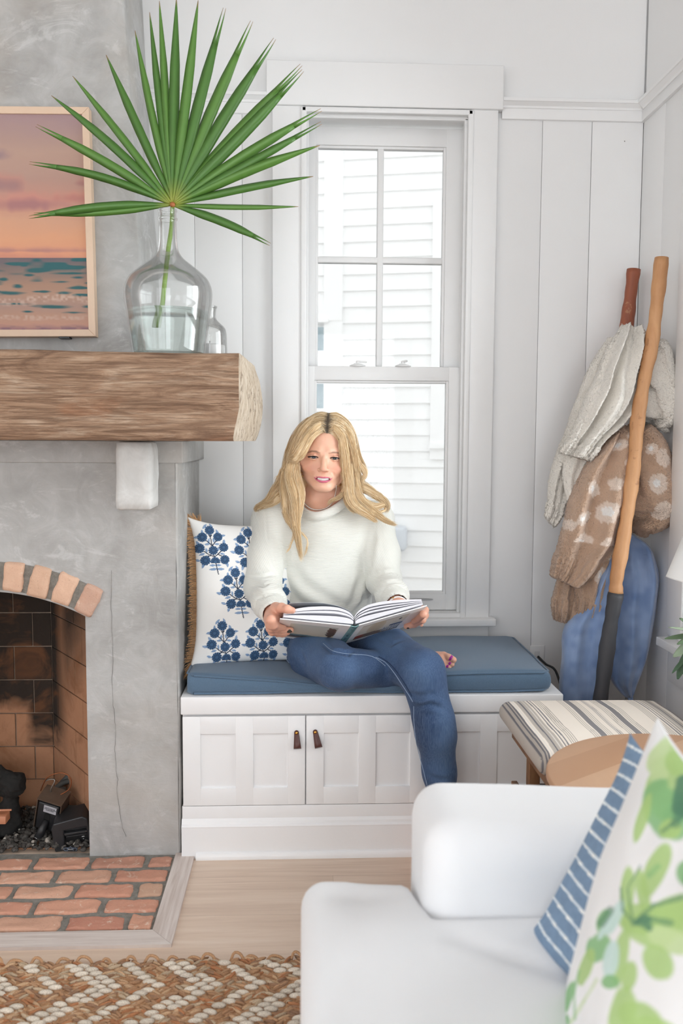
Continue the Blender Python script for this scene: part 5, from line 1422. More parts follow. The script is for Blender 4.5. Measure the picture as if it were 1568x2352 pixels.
# stitched seams laid on the denim: find the surface along the picture ray
bv_ = BVHTree.FromPolygons([tuple(p) for p in V], [tuple(q) for q in Q])
def surf(px, py):
    d = RM @ Vector((px - 784, py - 1176, FPX)); d.normalize(); h_ = bv_.ray_cast(Vector((0, 0, CAMZ)), d)
    return (h_[0], h_[1]) if h_[0] is not None else (None, None)
def seam(pts, name, mat, r=.0011, dash=0):
    P = catmull([(a, b_, 0) for a, b_ in pts], 70); m = MB(); cur = []
    for (a, b_, _) in P:
        p, n = surf(a, b_)
        if p is None: continue
        cur.append(p + n * .0006)
    m.tube(cur, r, 6); m.build(name, mat, jeans)
M_st = plain('pale_seam_thread', srgb(150, 168, 192), .9); M_sd = plain('dark_seam_ridge', srgb(40, 58, 90), .9)
seam([(862, 1510), (885, 1522), (905, 1545), (925, 1575), (940, 1598), (948, 1612)], 'inseam', M_st); seam([(950, 1622), (951, 1660), (957, 1710), (970, 1760), (984, 1815)], 'inseam', M_st)
seam([(869, 1508), (892, 1522), (913, 1545), (932, 1575), (946, 1600)], 'seam_ridge', M_sd, .0014)
seam([(742, 1478), (765, 1495), (800, 1502), (840, 1505), (862, 1512), (885, 1530)], 'inseam', M_st, .0009)
seam([(644, 1502), (650, 1505), (658, 1515), (664, 1522)], 'inseam', M_st, .0009)

# ---- jewellery
beads = [(694, 1146), (698, 1154), (706, 1163), (716, 1169), (727, 1171), (740, 1170), (752, 1165), (762, 1155), (768, 1142), (771, 1128), (772, 1116)]
hv_ = BVHTree.FromPolygons([tuple(p) for p in SV[0]], [tuple(q) for q in SQ[0]])
P = catmull([(a, b_, 0) for a, b_ in beads], 64); m = MB(); last = 2.58
for (a, b_, _) in P:
    d = RM @ Vector((a - 784, b_ - 1176, FPX)); d.normalize(); h_ = hv_.ray_cast(Vector((0, 0, CAMZ)), d)
    if h_[0] is not None and h_[0].y < 2.70: last = h_[0].y
    p = at(a, b_, Y=last - .0022); m.lathe([(0, .0021), (.0013, .0014), (.0018, 0), (.0013, -.0014), (0, -.0021)], 8, c=p)
m.build('necklace', plain('silver_beads', (.85, .84, .8), .25, Metallic=.9), per)
d_ = (WRL - ELL) / np.linalg.norm(WRL - ELL); cW = WRL - d_ * .002; m = MB(); u = np.cross(d_, [0, 0, 1]); u /= np.linalg.norm(u); w2_ = np.cross(u, d_)
m.tube([tuple(cW + (u * math.cos(a) + w2_ * math.sin(a)) * .0265) for a in np.linspace(0, 2 * PI, 40)], .0045, 8, caps=False, flat=.5); m.build('bracelet', plain('white_watch_band', (.82, .8, .78), .35), per)
m = MB(); pc = cW + (u * .5 - w2_ * -.86) * .0265; m.lathe([(0, .003), (.004, .003), (.0045, 0), (0, 0)], 12, c=tuple(pc)); m.build('clasp', plain('gold', srgb(200, 160, 96), .25, Metallic=1.0), per)
for (a, b_, y) in ((692, 1090, 2.575), (779, 1112, 2.585)):
    m = MB(); c_ = at(a, b_, Y=y); m.tube([c_ + Vector((.0055 * math.cos(k), .002 * math.sin(k), .0055 * math.sin(k))) for k in np.linspace(0, 2 * PI, 16)], .0012, 6, caps=False); m.build('earring', bpy.data.materials['gold'], per)

# ---- hair
hs = SDF((-.13, -.16, -.17), (.13, .125, .15), .0026)
hs.ell((0, -.016, .034), (.083, .100, .0925), 0)
for q in (-1, 1): hs.cone((q * .066, -.01, .0), (q * .072, -.03, -.11), .030, .030, .03)
hs.cone((0, -.06, 0), (0, -.07, -.13), .055, .05, .03)
hs.ell((.002, .085, -.030), (.060, .075, .098), .012, 's'); hs.half((0, .075, 0), (0, 1, .05), k=.01)
HV, HQ = hs.mesh(2)
part_p = np.array([.004, .06, .105])
def haircol(P, seed=0):
    n_ = vnoise(P * np.array([1, 1, .25]), 120, 2 + seed); n2 = vnoise(P, 40, 3)
    c1, c2, c3 = np.array(srgb(218, 190, 148)), np.array(srgb(238, 218, 184)), np.array(srgb(190, 156, 112))
    K = c1 + (c2 - c1) * np.clip(n_ + .3, 0, 1)[:, None]; return K + (c3 - K) * np.clip(n2 * .8 - .1, 0, 1)[:, None]
HK = haircol(hw(HV)); d = np.abs(HV[:, 0] - .005) ; rootm = np.exp(-(d / .010) ** 2) * (HV[:, 1] > .0) * (HV[:, 2] > .06); HK = HK + (np.array(srgb(66, 54, 46)) - HK) * (rootm * .9)[:, None]
hb_ = NPB(); hb_.add(hw(HV), HQ, HK)
rh = random.Random(77)
tri3 = [(math.cos(a), math.sin(a)) for a in (.3, 2.4, 4.5)]
def strands(guide, rad, N, tone=0, flat=.55, wav=.004, rs=.00052, frizz=.0022, root_dark=0, seg=26, gw=0):
    """guide: (px,py,depth); rad: radii along it. A lock of N strands plus its soft core"""
    G = catmull([tuple(A3(*g)) for g in guide], seg); R = np.interp(np.linspace(0, 1, seg), np.linspace(0, 1, len(rad)), rad)
    Tn = np.gradient(G, axis=0); Tn /= np.linalg.norm(Tn, axis=1)[:, None]
    vdir = np.array([.05, 1, -.15]); S = np.cross(Tn, vdir); S /= np.linalg.norm(S, axis=1)[:, None]; D = np.cross(S, Tn)
    if gw: tq = np.linspace(0, 1, seg); G = G + S * (gw * np.sin(tq * 9.5 + guide[0][0]) * np.clip(tq * 2, 0, 1))[:, None] + D * (gw * .6 * np.cos(tq * 9.5 + guide[0][0]))[:, None]
    # core
    m_ = 14; ring = np.zeros((seg, m_, 3))
    N = int(N * 1.5); tap = np.clip((1 - np.linspace(0, 1, seg)) / .22, 0.02, 1) * np.clip(np.linspace(0, 1, seg) / .06, .15, 1); Rk = R * tap
    for k in range(m_):
        a = 2 * PI * k / m_; ring[:, k] = G + S * (math.cos(a) * Rk * .74)[:, None] + D * (math.sin(a) * Rk * .74 * flat)[:, None]
    P = ring.reshape(-1, 3); P = P + vnoise(P, 70, 4)[:, None] * .002
    tonev = 1.10 + tone
    hb_.add(P, grid_faces(seg, m_, True), haircol(P, 1) * .93 * tonev)
    for i in range(N):
        a = rh.uniform(0, 2 * PI); q = math.sqrt(rh.uniform(.15, 1)); ph = rh.uniform(0, 6.28); fz = rh.gauss(0, frizz); fz2 = rh.gauss(0, frizz); t0 = rh.uniform(0, .06); t1 = rh.uniform(.84, 1.0)
        ts = np.linspace(t0, t1, seg); gi = ts * (seg - 1); i0 = np.minimum(gi.astype(int), seg - 2); u_ = (gi - i0)[:, None]
        L = lambda X: X[i0] * (1 - u_) + X[i0 + 1] * u_
        rr2 = (L(R[:, None])[:, 0]) * q
        c = L(G) + L(S) * (np.cos(a + .5 * ts) * rr2 + fz * ts ** 2 + wav * .5 * np.sin(ts * 9 + ph))[:, None] + L(D) * (np.sin(a + .5 * ts) * rr2 * flat + fz2 * ts ** 2)[:, None]
        r_ = rs * rh.uniform(.7, 1.3) * np.clip(1.15 - ts ** 4, .25, 1)
        St, Dt = L(S), L(D)
        ringp = np.stack([c + (St * x_ + Dt * y_) * r_[:, None] for x_, y_ in tri3], 1).reshape(-1, 3)
        g = rh.random(); col = np.array(srgb(224, 197, 154)) if g < .4 else (np.array(srgb(236, 216, 182)) if g < .75 else np.array(srgb(206, 174, 130)))
        col = col * rh.uniform(.92, 1.08) * tonev; Kc = np.tile(col, (seg, 1)); 
        if root_dark: Kc = Kc + (np.array(srgb(74, 60, 50)) - Kc) * np.clip(1 - ts / (root_dark * rh.uniform(.5, 1.3)), 0, 1)[:, None]
        hb_.add(ringp, grid_faces(seg, 3, True), np.repeat(Kc, 3, 0))
yf = 2.515
# crown: from the parting over to each side
strands([(749, 968, 2.60), (728, 966, 2.575), (702, 990, 2.555), (684, 1025, 2.55), (672, 1062, 2.555), (668, 1100, 2.56)], [.006, .014, .019, .020, .019, .016], 150, root_dark=.10)
strands([(750, 976, 2.555), (731, 980, 2.535), (709, 1003, 2.527), (692, 1031, 2.522), (677, 1052, 2.527), (659, 1053, 2.54)], [.006, .011, .015, .017, .015, .006], 150, root_dark=.14, wav=.003)
strands([(750, 986, 2.535), (732, 993, 2.522), (715, 1008, 2.517), (702, 1031, 2.516), (691, 1048, 2.52), (676, 1058, 2.53)], [.003, .006, .007, .008, .008, .005], 90, root_dark=.25, wav=.002)
strands([(748, 964, 2.63), (715, 968, 2.62), (687, 1000, 2.61), (668, 1045, 2.60), (660, 1085, 2.60), (652, 1115, 2.60)], [.008, .016, .02, .02, .018, .014], 120, -.06, root_dark=.06)
strands([(756, 970, 2.59), (776, 972, 2.565), (796, 1000, 2.55), (806, 1035, 2.55), (812, 1070, 2.555), (818, 1105, 2.56)], [.006, .013, .018, .018, .017, .016], 150, root_dark=.10)
strands([(755, 980, 2.545), (770, 985, 2.53), (784, 1005, 2.522), (790, 1040, 2.52), (793, 1080, 2.525), (797, 1125, 2.535)], [.005, .009, .012, .013, .013, .012], 130, .04, root_dark=.14)
strands([(757, 966, 2.63), (785, 972, 2.62), (808, 1010, 2.61), (818, 1050, 2.60), (834, 1078, 2.59), (840, 1086, 2.585)], [.008, .015, .018, .016, .011, .004], 120, -.04, root_dark=.06)
# hairs laid over the skull from the parting outward
for sd_ in (-1, 1):
    for i in range(520):
        yp = rh.uniform(-.075, .0765); n_ = 16; lift = rh.uniform(1.0, 1.075) ; drift = rh.uniform(-.03, .012) * (1 if yp > 0 else .4) - max(0, yp - .045) * rh.uniform(.8, 1.6); amax = rh.uniform(.9, 1.9)
        P = []
        for k in range(n_):
            a = amax * k / (n_ - 1); yy = yp + drift * (k / (n_ - 1)) ** 1.5; q_ = math.sqrt(max(.05, 1 - ((yy + .016) / .100) ** 2)); lf = 1 + (lift - 1) * min(1, k / 4)
            P.append((.004 + sd_ * math.sin(a) * .0840 * q_ * lf + sd_ * .0005, yy, .034 + math.cos(a) * .0930 * q_ * lf + .0005))
        P = hw(np.array(P)); Tn = np.gradient(P, axis=0); Tn /= np.linalg.norm(Tn, axis=1)[:, None]; S_ = np.cross(Tn, HB[:, 1]); S_ /= np.linalg.norm(S_, axis=1)[:, None] + 1e-9; D_ = np.cross(S_, Tn)
        r0 = .00058; ringp = np.stack([P + (S_ * x_ + D_ * y_) * r0 for x_, y_ in tri3], 1).reshape(-1, 3)
        g = rh.random(); col = np.array(srgb(216, 188, 146)) if g < .45 else (np.array(srgb(238, 218, 186)) if g < .78 else np.array(srgb(186, 154, 114)))
        ts = np.linspace(0, 1, n_); front = np.clip((yp + .01) / .05, .25, 1); rl_ = .20 * front * rh.uniform(.4, 1.5)
        Kc = np.tile(col * rh.uniform(.93, 1.06), (n_, 1)); Kc = Kc + (np.array(srgb(62, 52, 46)) - Kc) * np.clip(1.15 - ts / rl_, 0, .96)[:, None]
        hb_.add(ringp, grid_faces(n_, 3, True), np.repeat(Kc, 3, 0))
# flicked ends at picture right
strands([(812, 1030, 2.57), (822, 1062, 2.565), (836, 1080, 2.565), (838, 1092, 2.565), (831, 1104, 2.57), (834, 1116, 2.57)], [.008, .010, .008, .006, .005, .003], 60, .03)
# long locks, picture left
strands([(676, 1050, 2.55), (668, 1090, 2.54), (671, 1130, 2.525), (678, 1175, 2.52), (686, 1225, 2.522), (690, 1292, 2.535)], [.014, .018, .019, .016, .010, .002], 170, .0, wav=.005, gw=.0055)
strands([(683, 1062, 2.545), (684, 1095, 2.54), (689, 1130, 2.53), (690, 1165, 2.522), (684, 1205, 2.52), (682, 1240, 2.528)], [.008, .010, .011, .011, .009, .002], 100, .05, wav=.004, gw=.005)
strands([(664, 1060, 2.56), (655, 1095, 2.555), (652, 1130, 2.54), (660, 1170, 2.53), (672, 1205, 2.525), (684, 1240, 2.53)], [.012, .017, .017, .013, .009, .002], 130, -.04, wav=.005, gw=.0055)
strands([(662, 1075, 2.58), (648, 1110, 2.58), (628, 1135, 2.585), (608, 1152, 2.60), (594, 1166, 2.62), (589, 1178, 2.63)], [.016, .019, .017, .012, .008, .003], 140, -.08, wav=.005, gw=.0055)
strands([(668, 1095, 2.58), (655, 1125, 2.57), (638, 1146, 2.575), (618, 1158, 2.585), (604, 1158, 2.60), (596, 1164, 2.61)], [.014, .016, .013, .010, .006, .002], 100, -.12)
# long locks, picture right
strands([(799, 1060, 2.545), (801, 1100, 2.54), (806, 1140, 2.54), (822, 1170, 2.54), (850, 1190, 2.55), (868, 1196, 2.56)], [.011, .014, .015, .012, .008, .002], 140, .03, wav=.004, gw=.005)
strands([(812, 1080, 2.56), (816, 1115, 2.56), (828, 1145, 2.555), (850, 1172, 2.555), (880, 1194, 2.57), (914, 1203, 2.59)], [.012, .016, .015, .011, .007, .0015], 150, .0, wav=.004, gw=.004)
strands([(816, 1085, 2.58), (828, 1115, 2.58), (850, 1128, 2.58), (872, 1138, 2.59), (886, 1158, 2.60), (882, 1178, 2.605)], [.014, .016, .014, .012, .009, .003], 130, -.05, wav=.004, gw=.005)
strands([(808, 1100, 2.57), (818, 1135, 2.565), (838, 1155, 2.565), (862, 1164, 2.575), (884, 1160, 2.60), (886, 1172, 2.60)], [.012, .014, .012, .010, .006, .002], 100, -.02)
strands([(884, 1165, 2.60), (884, 1172, 2.595), (872, 1176, 2.58), (858, 1178, 2.57)], [.003, .003, .003, .001], 22, .05, seg=16)
strands([(793, 1105, 2.56), (790, 1128, 2.555), (778, 1142, 2.56), (760, 1150, 2.565), (752, 1160, 2.57)], [.008, .007, .005, .003, .001], 46, -.06, seg=20)
strands([(796, 1110, 2.565), (796, 1140, 2.56), (806, 1165, 2.55), (820, 1180, 2.55)], [.012, .012, .009, .003], 70, -.08, seg=20)
# behind the neck
strands([(690, 1075, 2.66), (686, 1120, 2.68), (690, 1160, 2.69), (692, 1190, 2.70)], [.02, .022, .022, .016], 80, -.2, seg=18); strands([(795, 1080, 2.66), (796, 1120, 2.68), (798, 1150, 2.69), (800, 1180, 2.70)], [.018, .02, .02, .016], 80, -.2, seg=18)
# loose fly-away hairs
for g in ([(672, 1085, 2.57), (650, 1075, 2.57), (640, 1090, 2.57), (632, 1110, 2.58)], [(690, 1220, 2.53), (705, 1240, 2.53), (704, 1262, 2.535), (696, 1282, 2.54)], [(676, 1210, 2.53), (672, 1240, 2.535), (664, 1260, 2.54), (656, 1270, 2.54)], [(664, 1060, 2.58), (652, 1085, 2.58), (636, 1095, 2.58), (633, 1108, 2.58)], [(836, 1078, 2.57), (842, 1084, 2.57), (830, 1066, 2.57)]):
    strands(g, [.002, .003, .003, .002][:len(g)], 5, 0, frizz=.004, rs=.0004, seg=18)
t = NT('blonde_hair'); M_hair = t.done(t.attr(), .42, t.bump(t.noise(t.coord(scale=(1, 1, .12)), 900, 2), .3, .001), Specular_IOR_Level=.45)
hb_.build('hair', M_hair, per)

# ================================================================== BOOK
bk = thing('open_book', 'large open hardcover picture book held across the lap with its covers facing out', 'book', tuple((SPH + SPT) / 2))
def cover(out_h, in_h, out_t, in_t, nrm, paintf, name):
    nu, nv = 150, 90; U, W = np.meshgrid(np.linspace(0, 1, nu), np.linspace(0, 1, nv), indexing='ij')
    P = ((1 - U)[..., None] * ((1 - W)[..., None] * out_h + W[..., None] * out_t) + U[..., None] * ((1 - W)[..., None] * in_h + W[..., None] * in_t)).reshape(-1, 3)
    K = paintf(U.ravel(), W.ravel()); th = .0028; A_, B_ = P + nrm * th / 2, P - nrm * th / 2
    F = grid_faces(nu, nv); F2 = F[:, ::-1] + len(P); edge = [i * nv for i in range(nu)] + [(nu - 1) * nv + j for j in range(1, nv)] + [i * nv + nv - 1 for i in range(nu - 2, -1, -1)] + [j for j in range(nv - 2, 0, -1)]
    e = np.array(edge); e2 = np.roll(e, -1); F3 = np.stack([e, e2, e2 + len(P), e + len(P)], 1)
    return link(name, mesh_np(name, np.vstack([A_, B_]), np.vstack([F, F2, F3]), False, np.vstack([K, np.tile(np.array(srgb(232, 232, 234)), (len(P), 1))])), None, bk)
W_c = np.array(srgb(244, 244, 244))
def paintL(u, v):
    K = np.tile(W_c, (len(u), 1)); P = np.stack([u * 10, v * 10, 0 * u], 1); n1 = vnoise(P, .7, 3); n2 = vnoise(P, 3, 5)
    pic = (u > .17) & (u < .86) & (v > .15) & (v < .90)
    sky = np.array(srgb(206, 212, 206)) + (np.array(srgb(226, 214, 190)) - np.array(srgb(206, 212, 206))) * np.clip((v - .15) / .5, 0, 1)[:, None]
    K[pic] = sky[pic]; m_ = pic & (v > .70 + .02 * n1); K[m_] = np.array(srgb(120, 140, 140)); m_ = pic & (v > .77 + .03 * n2); K[m_] = np.array(srgb(70, 66, 56)); m_ = pic & (v > .85); K[m_] = np.array(srgb(140, 116, 92))
    tree = pic & (np.hypot((u - .80) / .09, (v - .42) / .26) + n2 * .45 < .85) | (pic & (np.abs(u - .80 - n2 * .01) < .02) & (v > .4)); K[tree] = np.array(srgb(106, 78, 54)); return K
def paintR(u, v):
    K = np.tile(W_c, (len(u), 1)); P = np.stack([u * 10, v * 10, 0 * u], 1); n2 = vnoise(P, 2, 5); u = 1 - u
    pic = (u > .10) & (u < .80) & (v > .14) & (v < .88); K[pic] = np.array(srgb(222, 216, 202)); m_ = pic & (v < .20); K[m_] = np.array(srgb(196, 190, 176))
    m_ = pic & (np.hypot((u - .36) / .13, (v - .42) / .32) < 1); K[m_] = np.array(srgb(206, 192, 164)); m_ = pic & (np.hypot((u - .36) / .12, (v - .42) / .3) < .85) & (np.abs((u * 40) % 1 - .5) < .2); K[m_] = np.array(srgb(190, 172, 142))
    m_ = pic & (np.hypot((u - .17) / .12, (v - .80) / .14) + n2 * .2 < .9); K[m_] = np.array(srgb(168, 70, 56)); m_ = pic & (np.hypot((u - .36) / .2, (v - .76) / .10) + n2 * .4 < .9); K[m_] = np.array(srgb(132, 104, 78))
    m_ = pic & (u > .60) & (v > .52) & (v < .60); K[m_] = np.array(srgb(50, 70, 112)); m_ = pic & (u > .52) & (v > .62) & (((u * 26 + n2 * .3) % 1) < .45); K[m_] = np.array(srgb(96, 116, 146)); m_ = pic & (v > .84); K[m_] = np.array(srgb(90, 74, 60))
    m_ = pic & (np.hypot((u - .70) / .03, (v - .3) / .06) + n2 * .4 < .9); K[m_] = np.array(srgb(110, 106, 98)); return K
M_cov = vcol('printed_cover', .35, 0)
sp_u = (SPH - LCH) / np.linalg.norm(SPH - LCH); sp_r = (RCH - SPH) / np.linalg.norm(RCH - SPH)
hl, hr = SPH - sp_u * .011, SPH + sp_r * .011; tl_, tr2 = SPT - sp_u * .011, SPT + sp_r * .011
cover(LCH, hl, LCT, tl_, nL, paintL, 'cover').data.materials.append(M_cov)
c2 = cover(RCH, hr, RCT, tr2, nR, paintR, 'cover'); c2.data.materials.append(M_cov)
nu, nv = 40, 60; U, W = np.meshgrid(np.linspace(0, 1, nu), np.linspace(0, 1, nv), indexing='ij'); nS = (nL + nR) / 2; nS /= np.linalg.norm(nS)
P = ((1 - U)[..., None] * (hl + (tl_ - hl) * W[..., None]) + U[..., None] * (hr + (tr2 - hr) * W[..., None])) + nS * (.0035 * np.sin(U * PI))[..., None]; P = P.reshape(-1, 3)
n2 = vnoise(np.stack([U.ravel() * 3, W.ravel() * 40, 0 * U.ravel()], 1), 1, 3); K = np.tile(np.array(srgb(120, 158, 158)), (len(P), 1)); u1 = U.ravel()
K[(n2 > .12) & (u1 > .25) & (u1 < .95)] = np.array(srgb(56, 88, 96)); 
sp_ = link('spine', mesh_np('spine', P, grid_faces(nu, nv), True, K), M_cov, bk); so = sp_.modifiers.new('t', 'SOLIDIFY'); so.thickness = .0025; so.offset = 0
# page bundles: curves from the gutter to the fore edge, lifted off the cover, extruded head to tail
def pages(outer_h, nrm, prof_lo, prof_hi, inset, mat, name='page_bundle', u1=.955):
    a = SPH - nS * .004; d = outer_h - SPH; tail = (SPT - SPH) * .965; start = (SPT - SPH) * .012; n = 40; V = []; F = []
    ts = np.linspace(0.02, u1, n)
    def pt(t_, h_): return a + d * t_ - nrm * h_ + start
    lo = [pt(t_, np.interp(t_, *prof_lo)) for t_ in ts]; hi = [pt(t_, np.interp(t_, *prof_hi)) for t_ in ts]
    for i in range(n): V += [lo[i], hi[i], lo[i] + tail, hi[i] + tail]
    for i in range(n - 1):
        b0, b1 = i * 4, (i + 1) * 4; F += [(b0, b0 + 1, b1 + 1, b1), (b0 + 2, b1 + 2, b1 + 3, b0 + 3), (b0 + 1, b0 + 3, b1 + 3, b1 + 1), (b0, b1, b1 + 2, b0 + 2)]
    F += [(0, 2, 3, 1), ((n - 1) * 4, (n - 1) * 4 + 1, (n - 1) * 4 + 3, (n - 1) * 4 + 2)]
    m = MB(); m.add([Vector(v) for v in V], F, 0, False); return m.build(name, mat, bk)
def sm(xs, hs):
    x = np.linspace(xs[0], xs[-1], 60); P = catmull([(a, b_, 0) for a, b_ in zip(xs, hs)], 120); o = np.argsort(P[:, 0]); return (P[o, 0], P[o, 1])
t = NT('page_edges'); v = t.coord(scale=(1, 1, 1)); 
M_page = t.done(srgb(226, 226, 232), .6)
M_page2 = plain('page_grey_print', srgb(176, 182, 188), .5)
xs = [0, .06, .14, .26, .45, .7, .96]
L0 = [.002, .002, .002, .002, .002, .002, .002]
pages(LCH, nL, sm(xs, L0), sm(xs, [.006, .014, .017, .018, .016, .012, .0065]), 0, M_page)
pages(LCH, nL, sm(xs, [.008, .018, .0225, .025, .023, .018, .0085]), sm(xs, [.010, .022, .028, .031, .029, .022, .0105]), 0, M_page)
pages(LCH, nL, sm(xs, [.011, .024, .0305, .034, .032, .024, .012]), sm(xs, [.013, .029, .037, .042, .041, .033, .017]), 0, M_page)
pages(LCH, nL, sm(xs, [.014, .031, .0395, .046, .049, .046, .038]), sm(xs, [.0145, .0315, .0402, .0468, .0498, .0468, .0388]), 0, M_page2, 'lifted_page', .90)
pages(RCH, nR, sm(xs, L0), sm(xs, [.006, .012, .014, .014, .012, .009, .006]), 0, M_page)
pages(RCH, nR, sm(xs, [.007, .0145, .018, .019, .0165, .012, .007]), sm(xs, [.008, .017, .022, .0235, .0205, .0145, .0085]), 0, M_page)
pages(RCH, nR, sm(xs, [.009, .0195, .0245, .027, .0245, .0175, .0095]), sm(xs, [.0100, .0215, .028, .031, .028, .0205, .0115]), 0, M_page)
pages(RCH, nR, sm(xs, [.0110, .024, .031, .0345, .0315, .023, .0125]), sm(xs, [.0125, .027, .036, .041, .039, .030, .0165]), 0, M_page)
# ================================================================== MANTEL THINGS
# palm frond: fan of folded blades radiating from the hub
YP = 2.33
hub = at(396, 473, Y=YP)
pf = thing('palm_frond', 'large green fan palm leaf standing in the glass demijohn on the mantel', 'palm leaf', hub)
# tip px, widest half-width px, bend px (sideways bow), depth of the tip relative to the hub, split
BL = [((66, 497), 9, 10, -.05, 1), ((78, 493), 7, -6, -.03, 1), ((68, 371), 8, 16, .0, 1), ((84, 287), 9, 8, .02, 1), ((119, 218), 9, 9, .03, 0), ((167, 174), 8, 3, .05, 0), ((243, 126), 9, -2, .06, 0),
      ((309, 70), 8, -4, .05, 0), ((343, 28), 8, -2, .04, 0), ((366, 2), 8, 1, .03, 0), ((405, -6), 10.5, 0, .02, 0), ((455, 0), 10.5, 0, .0, 0), ((515, 18), 12, -3, .0, 1), ((577, 48), 12.5, -5, .0, 1),
      ((630, 88), 12.5, -5, -.01, 1), ((691, 148), 11, -4, -.02, 1), ((696, 162), 11, 3, -.04, 1), ((737, 251), 10, -7, -.03, 1), ((738, 282), 9, 0, -.05, 1), ((734, 332), 10, -9, -.05, 0), ((719, 404), 8.5, -5, -.04, 0), ((685, 475), 6, 3, -.03, 0), ((621, 560), 9, -8, -.06, 1)]
b = NPB(); rr = random.Random(21)
for i, (tip, hw, bow, dep, split) in enumerate(BL):
    hx, hy = 396 + 3 * math.cos(i), 470
    d = np.array([tip[0] - hx, tip[1] - hy], float); L = np.hypot(*d); d /= L; n2 = np.array([-d[1], d[0]])
    ns = 22; rows = []; Kc = []
    ang = math.atan2(-d[1], d[0]); yaw_ = rr.uniform(-.25, .25)
    for s in range(ns + 1):
        t_ = s / ns
        # fused palm first, then free blade: widest about 55 %, narrowing with a kink to the tip
        if t_ < .5: w_ = 2.0 + (hw * 1.1 - 2.0) * min(1, t_ / .30) ** .95
        elif t_ < .66: w_ = hw * 1.12 * (1 - .10 * (t_ - .5) / .16)
        else: w_ = hw * 1.0 * (1 - (t_ - .66) / .34) ** .85 + .5
        off = bow * math.sin(PI * t_) + (-bow * .2 * t_)
        c = np.array([hx, hy]) + d * L * t_ + n2 * off
        yd = YP + dep * t_ ** 1.4
        p = at(c[0], c[1], Y=yd); sc_ = yd / FPX
        fold = .55 if abs(math.sin(ang)) > .4 else .75
        wm = w_ * sc_; nn = Vector((n2[0], 0, -n2[1]))
        row = []
        for q, (a, e) in enumerate(((-1, 1), (-.5, .5), (0, 0), (.5, .5), (1, 1))):
            row.append(p + nn * (a * wm) + Vector((0, (e - .5) * wm * fold + a * wm * yaw_, 0)))
        rows.append(row)
        base = np.array(srgb(90, 132, 58)) if i % 2 else np.array(srgb(78, 120, 52))
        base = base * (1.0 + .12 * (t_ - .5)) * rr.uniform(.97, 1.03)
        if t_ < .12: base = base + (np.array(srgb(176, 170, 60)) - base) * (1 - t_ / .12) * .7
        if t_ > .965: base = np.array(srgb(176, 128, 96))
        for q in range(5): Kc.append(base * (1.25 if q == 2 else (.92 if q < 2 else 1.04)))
    if split:   # cleft tip
        k0 = int(ns * .86)
        for s in range(k0, ns + 1):
            g = (s - k0) / (ns - k0); mid = rows[s][2]
            for q, sg in ((0, -1), (1, -1), (3, 1), (4, 1)): rows[s][q] = rows[s][q] + Vector((n2[0], 0, -n2[1])) * (sg * 2.6 * g * YP / FPX)
        P = np.array([[tuple(v) for v in r] for r in rows])
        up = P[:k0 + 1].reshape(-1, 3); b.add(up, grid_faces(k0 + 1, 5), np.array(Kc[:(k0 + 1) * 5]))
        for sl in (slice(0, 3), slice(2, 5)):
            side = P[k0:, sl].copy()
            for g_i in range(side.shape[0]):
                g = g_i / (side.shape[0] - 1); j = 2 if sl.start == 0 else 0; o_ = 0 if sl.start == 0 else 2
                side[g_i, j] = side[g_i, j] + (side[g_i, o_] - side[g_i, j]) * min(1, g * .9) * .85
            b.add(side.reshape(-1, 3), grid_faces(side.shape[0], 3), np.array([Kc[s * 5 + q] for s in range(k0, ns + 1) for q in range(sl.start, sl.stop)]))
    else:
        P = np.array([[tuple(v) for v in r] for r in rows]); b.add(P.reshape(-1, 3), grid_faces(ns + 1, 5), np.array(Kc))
t = NT('palm_leaf_green'); nz = t.noise(t.coord(scale=(1, 1, 1)), 120, 3)
pb = t.n('BsdfPrincipled'); t.put(pb, 'Base Color', t.attr()); t.put(pb, 'Roughness', .38); t.put(pb, 'Normal', t.bump(nz, .15, .001))
tl = t.n('BsdfTranslucent'); t.put(tl, 'Color', t.mix(.5, t.attr(), srgb(130, 170, 60)))
mxs = t.n('MixShader'); mxs.inputs[0].default_value = .22; t.t.links.new(pb.outputs[0], mxs.inputs[1]); t.t.links.new(tl.outputs[0], mxs.inputs[2]); t.t.links.new(mxs.outputs[0], t.out.inputs[0])
fan = b.build('fan', t.m, pf); so = fan.modifiers.new('thickness', 'SOLIDIFY'); so.thickness = .0012
m = MB(); stem = [at(396, 474, Y=YP), at(394, 520, Y=YP), at(386, 575, Y=YP), at(379, 640, Y=YP), at(372, 705, Y=YP), at(366, 735, Y=YP), at(364, 752, Y=YP)]
m.tube(catmull([tuple(p) for p in stem], 30), [.0055 + .0008 * (k / 29) for k in range(30)], 10)
m.build('stalk', plain('palm_stalk', srgb(112, 142, 52), .5, 80, .3, .001, .2), pf)
m = MB(); bm = bmesh.new(); bmesh.ops.create_icosphere(bm, subdivisions=2, radius=.007); bm.verts.index_update()
m.add([Vector((v.co.x, v.co.y * .8, v.co.z)) + at(396, 470, Y=YP - .004) for v in bm.verts], [[v.index for v in f.verts] for f in bm.faces], 0, True); bm.free()
m.build('leaf_base', plain('leaf_base_rust', srgb(160, 96, 52), .7, 200, .5, .001, .3), pf)

